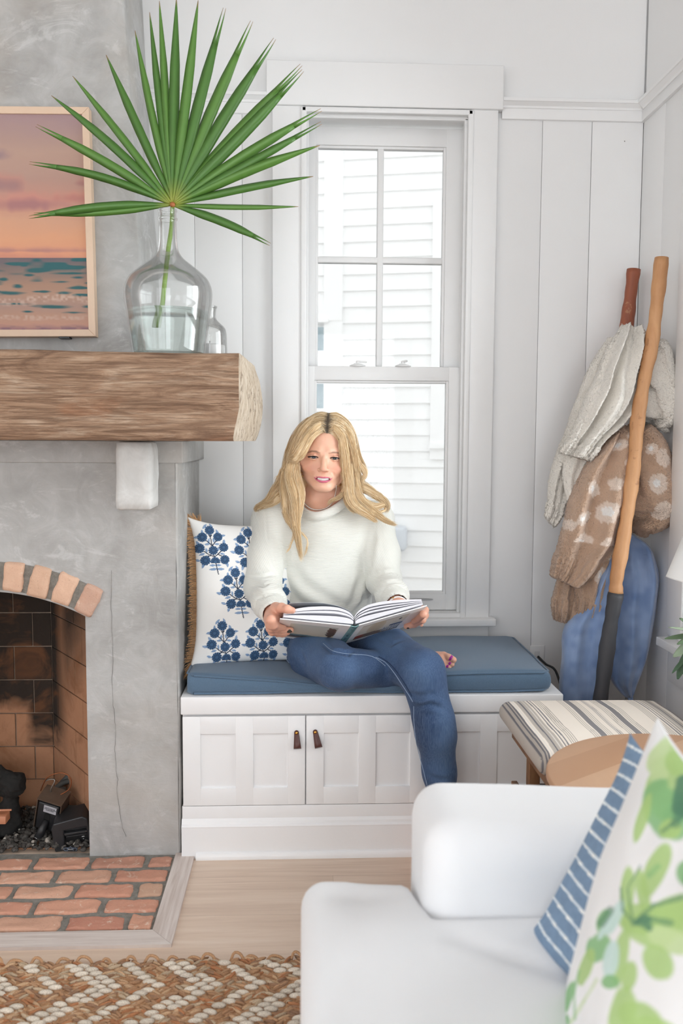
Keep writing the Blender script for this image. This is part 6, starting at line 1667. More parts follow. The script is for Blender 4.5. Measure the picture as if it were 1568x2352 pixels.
# demijohn
t = NT('clear_bottle_glass')
lw = t.n('LayerWeight'); lw.inputs['Blend'].default_value = .18
trn = t.n('BsdfTransparent'); t.put(trn, 0, t.ramp(lw.outputs['Facing'], [(.0, (.994, .997, .995)), (.75, (.988, .994, .99)), (.97, (.86, .92, .89))]))
gls = t.n('BsdfGlossy'); gls.inputs['Roughness'].default_value = .015
fre = t.n('Fresnel'); fre.inputs['IOR'].default_value = 1.5; mm = t.n('MixShader'); t.put(mm, 0, t.math('MULTIPLY', fre.outputs[0], .6))
t.t.links.new(trn.outputs[0], mm.inputs[1]); t.t.links.new(gls.outputs[0], mm.inputs[2]); t.t.links.new(mm.outputs[0], t.out.inputs[0]); M_bottle = t.m
BTOP = .0
bz = 1.3768; bc = at(388, 820, Y=YP); bx = bc.x; s_ = YP / FPX
zpx = lambda py: at(388, py, Y=YP).z
dz = bz - zpx(822)
prof_px = [(20.5, 480), (21, 484), (19.5, 488), (19.5, 497), (21.5, 500), (21.5, 504), (19.5, 507), (19.5, 520), (20, 545), (22, 565), (26, 580), (36, 594), (52, 607), (70, 622), (85, 636), (93, 650), (97, 664), (97.5, 680), (96, 695), (93.5, 712), (90, 740), (86, 770), (82, 800), (80, 813), (76, 821)]
outer = [(r * s_, zpx(y) + dz) for r, y in prof_px]
P = catmull([(r, z, 0) for r, z in outer], 90)[:, :2]
inner = [(max(.002, r - .0042), z) for r, z in P]
inner[-1] = (inner[-1][0], P[-1][1] + .005)
full = [(0, P[-1][1] + .009), (.04, P[-1][1] + .008)] + [tuple(q) for q in inner[::-1][4:]] + [tuple(q) for q in P] + [(.05, P[-1][1] + .0015), (0, P[-1][1] + .003)]
dj = thing('glass_demijohn', 'large clear glass demijohn bottle half filled with water on the mantel', 'bottle', (bx, YP, bz))
m = MB(); m.lathe(full, 72, c=(bx, YP, 0)); m.build('glass_body', M_bottle, dj)
t = NT('still_water'); g = t.n('BsdfGlass'); g.inputs['IOR'].default_value = 1.33; g.inputs['Color'].default_value = (.94, .98, .968, 1)
trn = t.n('BsdfTransparent'); trn.inputs[0].default_value = (.93, .97, .958, 1); mm = t.n('MixShader'); mm.inputs[0].default_value = .4
t.t.links.new(g.outputs[0], mm.inputs[1]); t.t.links.new(trn.outputs[0], mm.inputs[2]); t.t.links.new(mm.outputs[0], t.out.inputs[0])
zw = zpx(714) + dz
wp = [(0, zw)] + [(max(0, r - .0008), z) for r, z in inner if z <= zw]
wp[1] = (wp[1][0], zw); wp += [(.04, wp[-1][1] + .003), (0, wp[-1][1] + .004)]
m = MB(); m.lathe(wp, 72, c=(bx, YP, 0)); m.build('water', t.m, dj)

# small jar with a white candle behind it
yj = 2.47; sj = yj / FPX; jx = at(481, 800, Y=yj).x; zj = lambda py: at(481, py, Y=yj).z
djz = bz + .0005 - zj(832)
cj = thing('candle_jar', 'small clear bottle-shaped glass jar holding white candle wax beside the demijohn', 'candle jar', (jx, yj, bz))
prof_px = [(17, 701), (18, 703), (16, 707), (15, 712), (14.5, 722), (16, 731), (24, 740), (34, 750), (38, 762), (39, 780), (39.5, 810), (39.5, 829), (37, 832)]
P = catmull([(r * sj, zj(y) + djz, 0) for r, y in prof_px], 60)[:, :2]
full = [(0, P[-1][1] + .006)] + [(max(.002, r - .003), max(z, P[-1][1] + .006)) for r, z in P[::-1]] + [tuple(q) for q in P] + [(0, P[-1][1])]
m = MB(); m.lathe(full, 56, c=(jx, yj, 0)); m.build('glass_body', M_bottle, cj)
zc_ = zj(791) + djz
m = MB(); m.lathe([(0, zc_), (.034, zc_), (.0405, zc_ + .001), (.0425, zc_ - .002), (.0425, bz + .009), (0, bz + .009)], 48, c=(jx, yj, 0))
m.build('wax', plain('white_wax', (.82, .81, .80), .5), cj)
m = MB(); m.tube([(jx, yj, zc_), (jx + .001, yj, zc_ + .012)], .0012, 6); m.build('wick', plain('wick_grey', (.3, .28, .26), .9), cj)

# framed beach photograph
YA = 2.566
a0 = at(0, 244, Y=YA); tr_ = at(203.5, 246, Y=YA); br_ = at(219.5, 772.5, Y=YA)
pa = thing('framed_picture', 'framed sunset beach photograph in pale peach frame on the concrete chimney', 'picture', ((tr_.x - .3), YA, 1.7))
import itertools
W_ = .62; zt_, zb_ = tr_.z + .0008, br_.z; xo_t, xo_b = tr_.x, br_.x
lean = (xo_b - xo_t) / (zt_ - zb_)
def PX(u, v): # u metres left of right edge, v metres down from the top, hung a touch off plumb
    return Vector((xo_t + lean * v - u, 0, zt_ - v - lean * u))
Hh = zt_ - zb_; fw = .0195
m = MB()
M_frame = plain('peach_wood_frame', srgb(216, 188, 163), .45, 60, .1, .001, .04)
def bar(q):
    V = [(*q_.to_tuple()[:1], y, q_.z) for y in (YA - .0, YA + .034) for q_ in q]
    m.add(V, [(0, 1, 2, 3), (7, 6, 5, 4), (0, 4, 5, 1), (1, 5, 6, 2), (2, 6, 7, 3), (3, 7, 4, 0)])
bar([PX(0, 0), PX(W_, 0), PX(W_ - fw, fw), PX(fw, fw)]); bar([PX(0, Hh), PX(fw, Hh - fw), PX(W_ - fw, Hh - fw), PX(W_, Hh)])
bar([PX(0, 0), PX(fw, fw), PX(fw, Hh - fw), PX(0, Hh)]); bar([PX(W_, 0), PX(W_, Hh), PX(W_ - fw, Hh - fw), PX(W_ - fw, fw)])
fo_ = m.build('frame', M_frame, pa); bv = fo_.modifiers.new('edge', 'BEVEL'); bv.width = .0012; bv.segments = 2
nu, nv = 300, 460
uu = np.linspace(fw - .001, W_ - fw + .001, nu); vv = np.linspace(fw - .001, Hh - fw + .001, nv); UU, VV = np.meshgrid(uu, vv, indexing='ij')
Vp = np.stack([xo_t + lean * VV - UU, np.full_like(UU, YA + .006), zt_ - VV - lean * UU], -1).reshape(-1, 3)
px = 204 - UU.ravel() / (YA / FPX); py = 246 + VV.ravel() / (YA / FPX)
def lerp_stops(y, st):
    ys_ = [s[0] for s in st]; return np.stack([np.interp(y, ys_, [srgb(*s[1])[k] for s in st]) for k in range(3)], 1)
P3_ = np.stack([px, py, 0 * px], 1)
n1 = vnoise(P3_ * np.array([.010, .028, 1]), 1, 1) + .5 * vnoise(P3_ * np.array([.03, .07, 1]), 1, 2) + .25 * vnoise(P3_ * np.array([.07, .14, 1]), 1, 3)
K = lerp_stops(py + n1 * 10, [(250, (164, 136, 142)), (310, (178, 146, 136)), (350, (186, 152, 136)), (400, (182, 144, 130)), (450, (196, 142, 124)), (490, (210, 158, 128)), (530, (222, 160, 122)), (558, (220, 152, 118)), (569, (206, 138, 114))])
def blend(m_, c, K): c = np.array(srgb(*c)); return K + (c - K) * np.clip(m_, 0, 1)[:, None]
cloudn = vnoise(P3_, .035, 5) * .5 + vnoise(P3_, .08, 6) * .25
def cloud(cx_, cy_, rx_, ry_): return np.clip(1.3 - np.hypot((px - cx_) / rx_, (py - cy_) / ry_) * 1.2 + cloudn * .9, 0, 1)
for (cx_, cy_, rx_, ry_, c1, c2) in ((70, 447, 105, 22, (154, 106, 112), (206, 138, 124)), (175, 435, 70, 16, (182, 118, 110), (206, 140, 122)), (10, 405, 60, 24, (150, 116, 118), (196, 136, 122)), (0, 345, 34, 16, (138, 116, 126), (160, 130, 132)), (-120, 430, 100, 26, (156, 108, 112), (206, 138, 124)), (190, 405, 26, 10, (166, 116, 112), (186, 130, 120)), (60, 552, 200, 7, (176, 122, 116), (200, 140, 120)), (-220, 360, 120, 26, (150, 118, 124), (190, 140, 130))):
    K = blend(cloud(cx_, cy_, rx_, ry_) * .75, c2, K); K = blend(cloud(cx_ - 6, cy_ + ry_ * .35, rx_ * .9, ry_ * .7) * .7, c1, K)
sea = (py > 570.5).astype(float)
wv = vnoise(P3_ * np.array([.03, .16, 1]), 1, 7) * .6 + vnoise(P3_ * np.array([.08, .4, 1]), 1, 8) * .5
Ks = lerp_stops(py + wv * 5, [(570, (104, 92, 100)), (585, (116, 104, 102)), (605, (142, 118, 106)), (630, (170, 132, 110)), (650, (178, 140, 118)), (675, (172, 138, 124)), (695, (184, 142, 120)), (716, (194, 146, 124)), (728, (160, 116, 118)), (762, (146, 110, 122))])
teal = np.clip((vnoise(P3_ * np.array([.022, .13, 1]), 1, 17) - .28) * 4, 0, 1) * (py < 655)
for (cx_, cy_, rx_, ry_) in ((150, 604, 45, 3.5), (5, 617, 12, 5), (35, 632, 12, 5), (50, 587, 12, 3), (90, 644, 16, 3), (135, 647, 18, 4), (20, 647, 42, 5), (190, 625, 10, 3), (130, 623, 22, 2.5), (60, 608, 14, 3), (110, 677, 50, 5), (25, 671, 40, 3), (190, 677, 20, 4), (55, 688, 14, 3), (155, 690, 30, 3)):
    teal = np.maximum(teal, np.clip(1.55 - np.hypot((px - cx_) / rx_, (py - cy_) / ry_) * 1.4 + wv * .6, 0, 1))
Ks = blend(teal, (26, 92, 96), Ks)
foam = np.clip(1.5 - np.abs((py - 662 - 5 * np.sin(px * .03 + 1) - wv * 5) / 9) * 1.2, 0, 1) * .8 + np.clip(1.4 - np.abs((py - 701 - wv * 5) / 5), 0, 1) * .6
Ks = blend(foam * np.clip(.5 + vnoise(P3_, .2, 9), 0, 1), (206, 176, 158), Ks)
sand = np.clip((py - 718) / 6, 0, 1) * np.clip((vnoise(P3_ * np.array([.09, .2, 1]), 1, 10) + .1) * 2, 0, 1); Ks = blend(sand * .55, (112, 84, 104), Ks)
K = (K * (1 - sea[:, None]) + Ks * sea[:, None]); K = K * .88
link('photo_print', mesh_np('photo_print', Vp, grid_faces(nu, nv)[:, ::-1], False, K), vcol('photo_print', .55, 0), pa)
m = MB(); q = PX(.02, Hh); m.box(q.x - .085, q.x - .055, YA + .004, YA + .036, zb_ - .006, zb_ + .004); m.build('hanging_bracket', M_black, pa)

# ------------------------------------------------------------------ ladder of branches
def bark(name, c1, c2, c3):
    t = NT(name); n1 = t.noise(t.coord(scale=(14, 14, 3)), 1.4, 5, .6, .7); n2 = t.noise(t.coord(scale=(60, 60, 8)), 1.5, 4, .6); n3 = t.noise(t.coord(loc=(5, 1, 2)), 16, 4, .6, .5)
    c = t.ramp(n1, [(.3, c1), (.7, c2)]); c = t.mix(t.ramp(n3, [(.62, (0, 0, 0)), (.70, (.8, .8, .8))]), c, c3); c = t.mix(t.math('MULTIPLY', n2, .25), c, c1)
    return t.done(c, .55, t.bump(t.math('ADD', n1, n2), .35, .003))
M_pole = bark('peeled_branch', srgb(184, 132, 88), srgb(212, 162, 116), srgb(140, 92, 60)); M_pole2 = bark('red_cedar_branch', srgb(118, 60, 42), srgb(160, 92, 64), srgb(206, 160, 118))
M_dip = plain('charcoal_paint', srgb(66, 66, 70), .6, 60, .2, .002)
ld = thing('branch_ladder', 'rustic blanket ladder of two peeled wooden branches leaning in the corner', 'ladder', (.85, 2.65, 0))
npx = [(1519, 592), (1508.5, 693), (1497, 783), (1479, 873), (1464, 963), (1457, 1053), (1445, 1143), (1432, 1233), (1416, 1324), (1414, 1362), (1398, 1459), (1378, 1608)]
near = []
for (px_, py_) in npx:
    k = (py_ - 592) / (1608 - 592); near.append(at(px_, py_, Y=2.545 - .035 * k))
d_ = near[-1] - near[-3]; foot = near[-1] + d_ * (near[-1].z / -d_.z)
near.append(foot)
top_n = catmull([tuple(p) for p in near[:10]], 60); low_n = catmull([tuple(p) for p in near[9:]], 30)
def pole(pts, r0, r1, name, mat, seed):
    m = MB(); n = len(pts); m.tube(pts, [r0 + (r1 - r0) * k / (n - 1) + .0016 * math.sin(k * .55 + seed) + .001 * math.sin(k * 1.7) for k in range(n)], 18)
    me = m.build(name, mat, ld); return me
pole(top_n, .0195, .0205, 'near_pole', M_pole, 0); pole(low_n, .0212, .0235, 'painted_foot', M_dip, 1)
far_t = at(1455, 619, Y=2.85); far_m = at(1439, 747, Y=2.845); dirf = (far_m - far_t)
far = [far_t, far_m, far_m + dirf * 1.2 + Vector((-.004, 0, 0)), far_m + dirf * 2.6, far_m + dirf * 4]
e = far[-1]; far.append(Vector((.945, 2.80, .55))); far.append(Vector((.915, 2.80, .0)))
pole(catmull([tuple(p) for p in far], 70), .0205, .0235, 'far_pole', M_pole2, 2)
def on(curve, z):
    c = [tuple(p) for p in curve]; zs_ = [p[2] for p in c]; k = min(range(len(c)), key=lambda i: abs(zs_[i] - z)); return Vector(c[k])
allnear = [tuple(p) for p in top_n] + [tuple(p) for p in low_n]; allfar = catmull([tuple(p) for p in far], 70)
rz = [1.43, 1.135, .86, .35]
for z in rz:
    a, b_ = on(allnear, z), on(allfar, z); m = MB(); m.tube([a, a.lerp(b_, .5) + Vector((0, 0, .004)), b_], [.015, .0165, .015], 12); m.build('rung', M_pole2, ld)

# ------------------------------------------------------------------ blankets: bundles built station by station in real depth
def bundle(stations, nth=180, nrow=110, folds=(3, 5), amp=.22, seed=0, fuzz=.0012):
    """stations: (left px, right px, mean depth y, half thickness). returns V,F,(row,theta)"""
    L = []; R = []; T = []
    for (l, r, y, th) in stations:
        yl, yr = y if isinstance(y, tuple) else (y, y)
        L.append(tuple(at(*l, Y=yl))); R.append(tuple(at(*r, Y=yr))); T.append((th, 0, 0))
    L = catmull(L, nrow); R = catmull(R, nrow); T = catmull(T, nrow)[:, 0].clip(.004)
    th = np.linspace(0, 2 * PI, nth, endpoint=False); V = np.zeros((nrow, nth, 3)); cen = (L + R) / 2; hv = (R - L) / 2
    axis = np.gradient(cen, axis=0); 
    for i in range(nrow):
        h = hv[i]; ax = axis[i] / (np.linalg.norm(axis[i]) + 1e-9); dv = np.cross(h / np.linalg.norm(h), ax)
        if dv[1] < 0: dv = -dv
        dv /= np.linalg.norm(dv) + 1e-9
        c = np.cos(th); s = np.sin(th); sgn = np.sign(s)
        fold = amp * (np.cos(c * PI * folds[0] / 2 + seed + i * .018) * .6 + np.cos(c * PI * folds[1] / 2 + seed * 2.1 - i * .03) * .4)
        prof = np.abs(s) ** .75 * sgn * (1 + fold * (s < 0)) + fold * .35 * (s < 0) * -np.abs(s)
        V[i] = cen[i] + np.sign(c)[:, None] * (np.abs(c) ** .85)[:, None] * h + prof[:, None] * dv * T[i]
    P = V.reshape(-1, 3)
    P = P + np.stack([vnoise(P, 13, seed + k) for k in range(3)], 1) * .005 + np.stack([vnoise(P, 240, seed + 5 + k) for k in range(3)], 1) * fuzz + np.stack([vnoise(P, 480, seed + 9 + k) for k in range(3)], 1) * fuzz * .7
    F = grid_faces(nrow, nth, True)
    caps = []
    for r_ in (0, nrow - 1):
        base = len(P); P = np.vstack([P, P[r_ * nth:(r_ + 1) * nth].mean(0)])
        j = np.arange(nth); caps.append(np.stack([r_ * nth + j, r_ * nth + (j + 1) % nth, np.full(nth, base), np.full(nth, base)], 1) if r_ else np.stack([r_ * nth + (j + 1) % nth, r_ * nth + j, np.full(nth, base), np.full(nth, base)], 1))
    rows = np.r_[np.repeat(np.linspace(0, 1, nrow), nth), 0, 1]; ths = np.r_[np.tile(th, nrow), 0, 0]
    return P, F, caps, rows, ths
def polymesh(name, parts, cols):
    V = []; Fl = []; n = 0
    for (P, F, caps, _, _) in parts:
        V.append(P); Fl += [tuple(q) for q in (F + n).tolist()]
        for cp in caps: Fl += [(a + n, b_ + n, c + n) for a, b_, c, _ in cp.tolist()]
        n += len(P)
    me = mesh_np(name, np.concatenate(V), Fl, True, np.concatenate(cols)); return me
def nap(parts, cols, n, L, r, seed):
    rs = np.random.RandomState(seed); V = np.concatenate([p[0] for p in parts]); K = np.concatenate(cols); N = np.concatenate([normals(p[0], p[1]) for p in parts])
    ok = np.where(np.linalg.norm(N, axis=1) > .5)[0]; i = ok[rs.randint(0, len(ok), n)]; N = N[i]; j = rs.randn(n, 3) * .55; d1 = N + j; d1 /= np.linalg.norm(d1, axis=1)[:, None]
    d2 = N * .3 + rs.randn(n, 3) * .8; d2 /= np.linalg.norm(d2, axis=1)[:, None]; l = L * rs.uniform(.6, 1.3, n)[:, None]
    p0 = V[i] - N * .001; p1 = p0 + d1 * l * .55; p2 = p1 + d2 * l * .45; u = np.cross(d1, rs.randn(n, 3)); u /= np.linalg.norm(u, axis=1)[:, None] + 1e-9; w = np.cross(d1, u)
    T3 = [(1, 0), (-.5, .866), (-.5, -.866)]
    P = np.stack([p + r * q * (u * a + w * b_) for p, q in ((p0, 1), (p1, .9), (p2, .45)) for a, b_ in T3], 1).reshape(-1, 3)
    f = np.array([(k * 3 + a, k * 3 + (a + 1) % 3, k * 3 + 3 + (a + 1) % 3, k * 3 + 3 + a) for k in range(2) for a in range(3)])
    F = (f[None] + (np.arange(n) * 9)[:, None, None]).reshape(-1, 4); C_ = np.repeat(K[i] * rs.uniform(.92, 1.08, n)[:, None], 9, 0)
    parts.append((P, F, [], np.zeros(len(P)), np.zeros(len(P)))); cols.append(C_)
def fuzzy(name, sheen=.4, rib=False):
    t = NT(name); v = t.coord(); n1 = t.noise(v, 170, 3, .7); n2 = t.noise(v, 520, 2, .7); c = t.attr()
    c = t.mix(t.math('MULTIPLY', t.ramp(n1, [(.3, (1, 1, 1)), (.55, (0, 0, 0))]), .12), c, (.3, .25, .2))
    return t.done(c, .95, t.bump(t.math('ADD', n1, n2), .8, .004), Sheen_Weight=sheen)
def ribbed(parts_i, lo, hi, n, depth):
    """knit ribs on the hem rows"""
    P, F, caps, rows, ths = parts_i; m_ = (rows > lo) & (rows < hi)
    cx_ = P.copy(); N = normals(lap(lap(lap(P, F), F), F), F); P[m_] -= N[m_] * (depth * (.5 + .5 * np.cos(np.cos(ths[m_]) * n)))[:, None]
    return (P, F, caps, rows, ths)
# cream throw
Cb = bundle([((1395, 775), (1478, 768), 2.66, .03), ((1362, 830), (1480, 800), 2.66, .045), ((1335, 890), (1440, 900), 2.66, .045), ((1308, 960), (1385, 985), 2.66, .04), ((1288, 1020), (1345, 1050), 2.66, .035), ((1268, 1085), (1312, 1120), 2.66, .028), ((1256, 1150), (1292, 1180), 2.66, .02), ((1252, 1187), (1274, 1213), 2.66, .012)], seed=1, folds=(3, 6), amp=.4, fuzz=.002)
Cb = ribbed(Cb, .86, 1, 34, .004)
Cf = bundle([((1425, 747), (1480, 762), 2.60, .022), ((1400, 790), (1484, 812), 2.585, .04), ((1372, 850), (1478, 868), 2.575, .045), ((1348, 910), (1456, 930), 2.57, .045), ((1325, 960), (1432, 968), 2.57, .04), ((1303, 1005), (1390, 1012), 2.57, .034), ((1290, 1030), (1362, 1048), 2.57, .026), ((1285, 1041), (1352, 1060), 2.57, .018)], seed=4, folds=(5, 9), amp=.6, fuzz=.002)
Cf = ribbed(Cf, .78, .99, 40, .005)
Ch = bundle([((1300, 1020), (1372, 1020), 2.61, .02), ((1294, 1060), (1352, 1058), 2.61, .02), ((1292, 1095), (1338, 1085), 2.61, .016), ((1300, 1150), (1318, 1140), 2.61, .010)], seed=7, nrow=40, nth=70)
Cr = bundle([((1460, 790), (1508, 785), (2.69, 2.56), .03), ((1462, 820), (1532, 800), (2.69, 2.56), .045), ((1470, 860), (1545, 862), (2.69, 2.56), .055), ((1474, 905), (1556, 890), (2.69, 2.56), .06), ((1476, 945), (1554, 930), (2.69, 2.56), .055), ((1484, 975), (1545, 962), (2.69, 2.56), .035), ((1490, 987), (1520, 980), (2.69, 2.56), .012)], seed=9, folds=(4, 7), amp=.5, fuzz=.002)
parts = [Cb, Cf, Ch, Cr]; cream = np.array(srgb(244, 238, 228))
cols = [np.tile(cream, (len(p[0]), 1)) * (1 + .05 * vnoise(p[0], 30, 2))[:, None] for p in parts]
nap(parts, cols, 26000, .0062, .00055, 1)
tag(link('throw_blanket', polymesh('throw_blanket', parts, cols), fuzzy('cream_boucle')), 'cream knitted throw blanket draped over the top of the ladder', 'blanket', 'throw blankets on the ladder')
# spotted brown throw
Lf = bundle([((1430, 985), (1452, 978), 2.60, .02), ((1392, 1010), (1462, 1000), 2.595, .04), ((1352, 1055), (1458, 1060), 2.59, .05), ((1322, 1115), (1446, 1125), 2.585, .055), ((1300, 1175), (1432, 1190), 2.58, .055), ((1284, 1235), (1415, 1250), 2.58, .05), ((1272, 1290), (1362, 1318), 2.58, .042), ((1266, 1325), (1326, 1352), 2.58, .03)], seed=3, folds=(3, 5), amp=.4, fuzz=.002)
Lf = ribbed(Lf, .80, 1, 34, .005)
L2 = bundle([((1330, 1200), (1425, 1215), 2.63, .03), ((1320, 1270), (1402, 1280), 2.625, .035), ((1316, 1330), (1388, 1345), 2.62, .035), ((1316, 1380), (1378, 1395), 2.62, .032), ((1318, 1415), (1370, 1432), 2.62, .022)], seed=6, folds=(3, 6), amp=.3, nrow=60)
L2 = ribbed(L2, .72, 1, 30, .005)
L3 = bundle([((1290, 1290), (1350, 1310), 2.65, .025), ((1272, 1350), (1345, 1360), 2.645, .03), ((1268, 1385), (1335, 1400), 2.64, .03), ((1272, 1410), (1328, 1425), 2.64, .024), ((1276, 1424), (1322, 1434), 2.64, .014)], seed=8, folds=(4, 7), amp=.3, nrow=60)
L3 = ribbed(L3, .4, 1, 30, .005)
Lr = bundle([((1448, 990), (1485, 985), (2.69, 2.56), .03), ((1450, 1030), (1515, 1020), (2.69, 2.56), .05), ((1446, 1085), (1538, 1078), (2.69, 2.56), .062), ((1440, 1135), (1550, 1140), (2.69, 2.56), .065), ((1436, 1180), (1548, 1178), (2.69, 2.56), .06), ((1440, 1208), (1518, 1200), (2.69, 2.56), .04), ((1448, 1217), (1480, 1214), (2.69, 2.56), .014)], seed=5, folds=(2, 4), amp=.3, fuzz=.002)
parts = [Lf, L2, L3, Lr]
spots = [(1405, 1022, 20, 12), (1430, 1000, 9, 7), (1344, 1120, 16, 20), (1392, 1108, 16, 14), (1372, 1170, 26, 24), (1320, 1185, 20, 14), (1318, 1240, 26, 18), (1372, 1245, 20, 20), (1384, 1262, 12, 24), (1372, 1320, 20, 16), (1366, 1290, 16, 18), (1290, 1200, 12, 12), (1490, 1108, 22, 24), (1503, 1050, 16, 22), (1478, 1030, 14, 12), (1502, 1170, 22, 22), (1535, 1125, 10, 12), (1418, 1060, 10, 8), (1300, 1260, 12, 12)]
spd = [(at(a, b_, Y=2.62), r1 * 2.62 / FPX, r2 * 2.62 / FPX) for a, b_, r1, r2 in spots]
br1, br2, br3 = np.array(srgb(198, 164, 138)), np.array(srgb(234, 214, 198)), np.array(srgb(252, 248, 244)); cols = []
for p in parts:
    P = p[0]; K = np.tile(br1, (len(P), 1)); nz = vnoise(P, 60, 4) * .16 + vnoise(P, 200, 6) * .14
    for i, (c, r1, r2) in enumerate(spd):
        u = (P[:, 0] - c.x); v = (P[:, 2] - c.z); a = .5; u2 = u * math.cos(a) + v * math.sin(a); v2 = -u * math.sin(a) + v * math.cos(a)
        d = np.hypot(u2 / r1, v2 / r2) + nz
        K[d < 1] = br2
        if i % 2 == 0 or i in (5, 9): K[np.hypot((u2 + r1 * .1) / (r1 * .5), (v2 - r2 * .1) / (r2 * .5)) + nz < .8] = br3
    hem = (p[3] > (.72 if p is not Lr else 2)) if p is not L3 else (p[3] > -1); K[hem] = br1 * .93
    cols.append(K * (1 + .06 * vnoise(P, 40, 2))[:, None])
nap(parts, cols, 26000, .0058, .00055, 2)
tag(link('throw_blanket', polymesh('throw_blanket', parts, cols), fuzzy('spotted_boucle')), 'tan and white animal-spotted fuzzy blanket hanging on the middle ladder rung', 'blanket', 'throw blankets on the ladder')
# blue throw
Bl = bundle([((1398, 1235), (1418, 1228), 2.64, .015), ((1380, 1300), (1408, 1310), 2.63, .03), ((1340, 1380), (1400, 1380), 2.625, .04), ((1300, 1438), (1392, 1440), 2.62, .045), ((1290, 1500), (1384, 1510), 2.62, .045), ((1284, 1570), (1376, 1580), 2.62, .045), ((1284, 1640), (1370, 1650), 2.62, .045), ((1290, 1720), (1362, 1725), 2.62, .03)], seed=2, folds=(2, 4), amp=.25, fuzz=.0005)
Br = bundle([((1420, 1232), (1452, 1226), 2.70, .02), ((1418, 1262), (1490, 1262), 2.69, .05), ((1412, 1310), (1508, 1310), 2.68, .06), ((1408, 1365), (1505, 1360), 2.68, .062), ((1402, 1430), (1498, 1425), 2.68, .06), ((1398, 1500), (1486, 1492), 2.68, .055), ((1400, 1555), (1470, 1550), 2.68, .045), ((1425, 1590), (1456, 1588), 2.68, .025), ((1438, 1603), (1450, 1601), 2.68, .008)], seed=5, folds=(2, 5), amp=.3, fuzz=.0005)
Bt = bundle([((1436, 1588), (1454, 1586), 2.67, .01), ((1440, 1605), (1452, 1604), 2.67, .006), ((1442, 1640), (1456, 1640), 2.67, .012)], seed=5, nrow=24, nth=40, fuzz=.0003)
parts = [Bl, Br, Bt]
cols = []
for p in parts:
    P = p[0]; n_ = np.clip(.5 + vnoise(P, 16, 3) * .45 + vnoise(P, 50, 4) * .3, 0, 1)[:, None]
    cols.append(np.array(srgb(104, 130, 174)) * (1 - n_) + np.array(srgb(152, 174, 210)) * n_)
t = NT('blue_plush'); n1 = t.noise(t.coord(), 300, 2)
M_plush = t.done(t.attr(), .8, t.bump(n1, .25, .002), Sheen_Weight=.5)
tag(link('throw_blanket', polymesh('throw_blanket', parts, cols), M_plush), 'dusty blue plush blanket hanging lowest on the ladder', 'blanket', 'throw blankets on the ladder')

# ------------------------------------------------------------------ lamp and plant at the right edge
wl = thing('wall_lamp', 'white shade of a wall lamp cut off at the right edge of the photo', 'lamp', (XR, 2.2, .95))
m = MB(); lc = (1.027, 2.2, 0); RT = Matrix.Translation((lc[0], lc[1], .80)) @ Matrix.Rotation(.22, 4, 'Y')
m.lathe([(.058, .20), (.060, .203), (.088, .004), (.089, 0), (.0865, 0), (.0565, .199), (.058, .20)], 56, M=RT); m.build('lamp_shade', plain('white_linen_shade', (.86, .86, .85), .6, 300, .15, .001, Transmission_Weight=.0), wl)
m = MB(); m.tube([RT @ Vector((0, 0, .06)), RT @ Vector((0, 0, .215))], .008, 12); m.tube(catmull([RT @ Vector((0, 0, .21)), (1.06, 2.2, 1.03), (XR - .014, 2.2, 1.0)], 12), .006, 10); m.build('arm', M_brass, wl)
m = MB(); m.lathe([(0, .014), (.03, .012), (.034, 0), (0, 0)], 28, M=Matrix.Translation((XR, 2.2, 1.0)) @ Matrix.Rotation(-PI / 2, 4, 'Y')); m.build('wall_plate', M_brass, wl)
pp = thing('potted_plant', 'small green leafy plant on the white windowsill at right', 'plant', (1.075, 2.25, .592))
m = MB(); m.lathe([(0, .592), (.022, .592), (.03, .65), (.031, .655), (.028, .655), (.026, .645), (0, .645)], 28, c=(1.082, 2.25, 0)); m.build('pot', plain('white_pot', (.75, .74, .72), .4), pp)
def leaf(p, q, w_, sag, twist=0):
    p, q = Vector(p), Vector(q); n = 14; V = []; u = (q - p); L = u.length; u.normalize(); sd_ = u.cross(Vector((0, -.6, .8))).normalized(); sd_ = (Matrix.Rotation(twist, 3, u) @ sd_)
    up = sd_.cross(u)
    for i in range(n + 1):
        s = i / n; c = p + u * L * s + Vector((0, 0, -sag * s * s)); ww = w_ * math.sin(PI * min(1, s * .92 + .06)) ** .7
        for a, e in ((-1, .25), (-.5, .08), (0, 0), (.5, .08), (1, .25)): V.append(c + sd_ * (a * ww) + up * (e * ww))
    return np.array([tuple(v) for v in V]), grid_faces(n + 1, 5)
b = NPB(); g1, g2 = np.array(srgb(104, 128, 96)), np.array(srgb(150, 166, 140))
o_ = (1.075, 2.25, .66)
for (px1, y1, w_, sag, tw, kk) in (((1526, 1467), 2.25, .011, .0, .2, 0), ((1535, 1441), 2.25, .012, 0, .5, 1), ((1546, 1500), 2.22, .016, .01, -.2, 1), ((1555, 1480), 2.2, .014, 0, .3, 0), ((1560, 1420), 2.3, .013, 0, .1, 0), ((1590, 1430), 2.2, .013, 0, .4, 1), ((1610, 1470), 2.25, .013, .01, -.4, 0)):
    q = at(*px1, Y=y1); V, F = leaf(o_, q, w_, sag, tw); b.add(V, F, (g1, g2)[kk])
for (a, c, w_, tw) in (((1600, 1470), (1556, 1560), .020, .9), ((1585, 1500), (1543, 1546), .006, .3)):
    V, F = leaf(at(*a, Y=2.16), at(*c, Y=2.12), w_, 0, tw); b.add(V, F, np.array(srgb(72, 100, 74)))
lv_ = b.build('foliage', vcol('grey_green_leaf', .5, 120, .2, .001), pp); so = lv_.modifiers.new('thickness', 'SOLIDIFY'); so.thickness = .0008
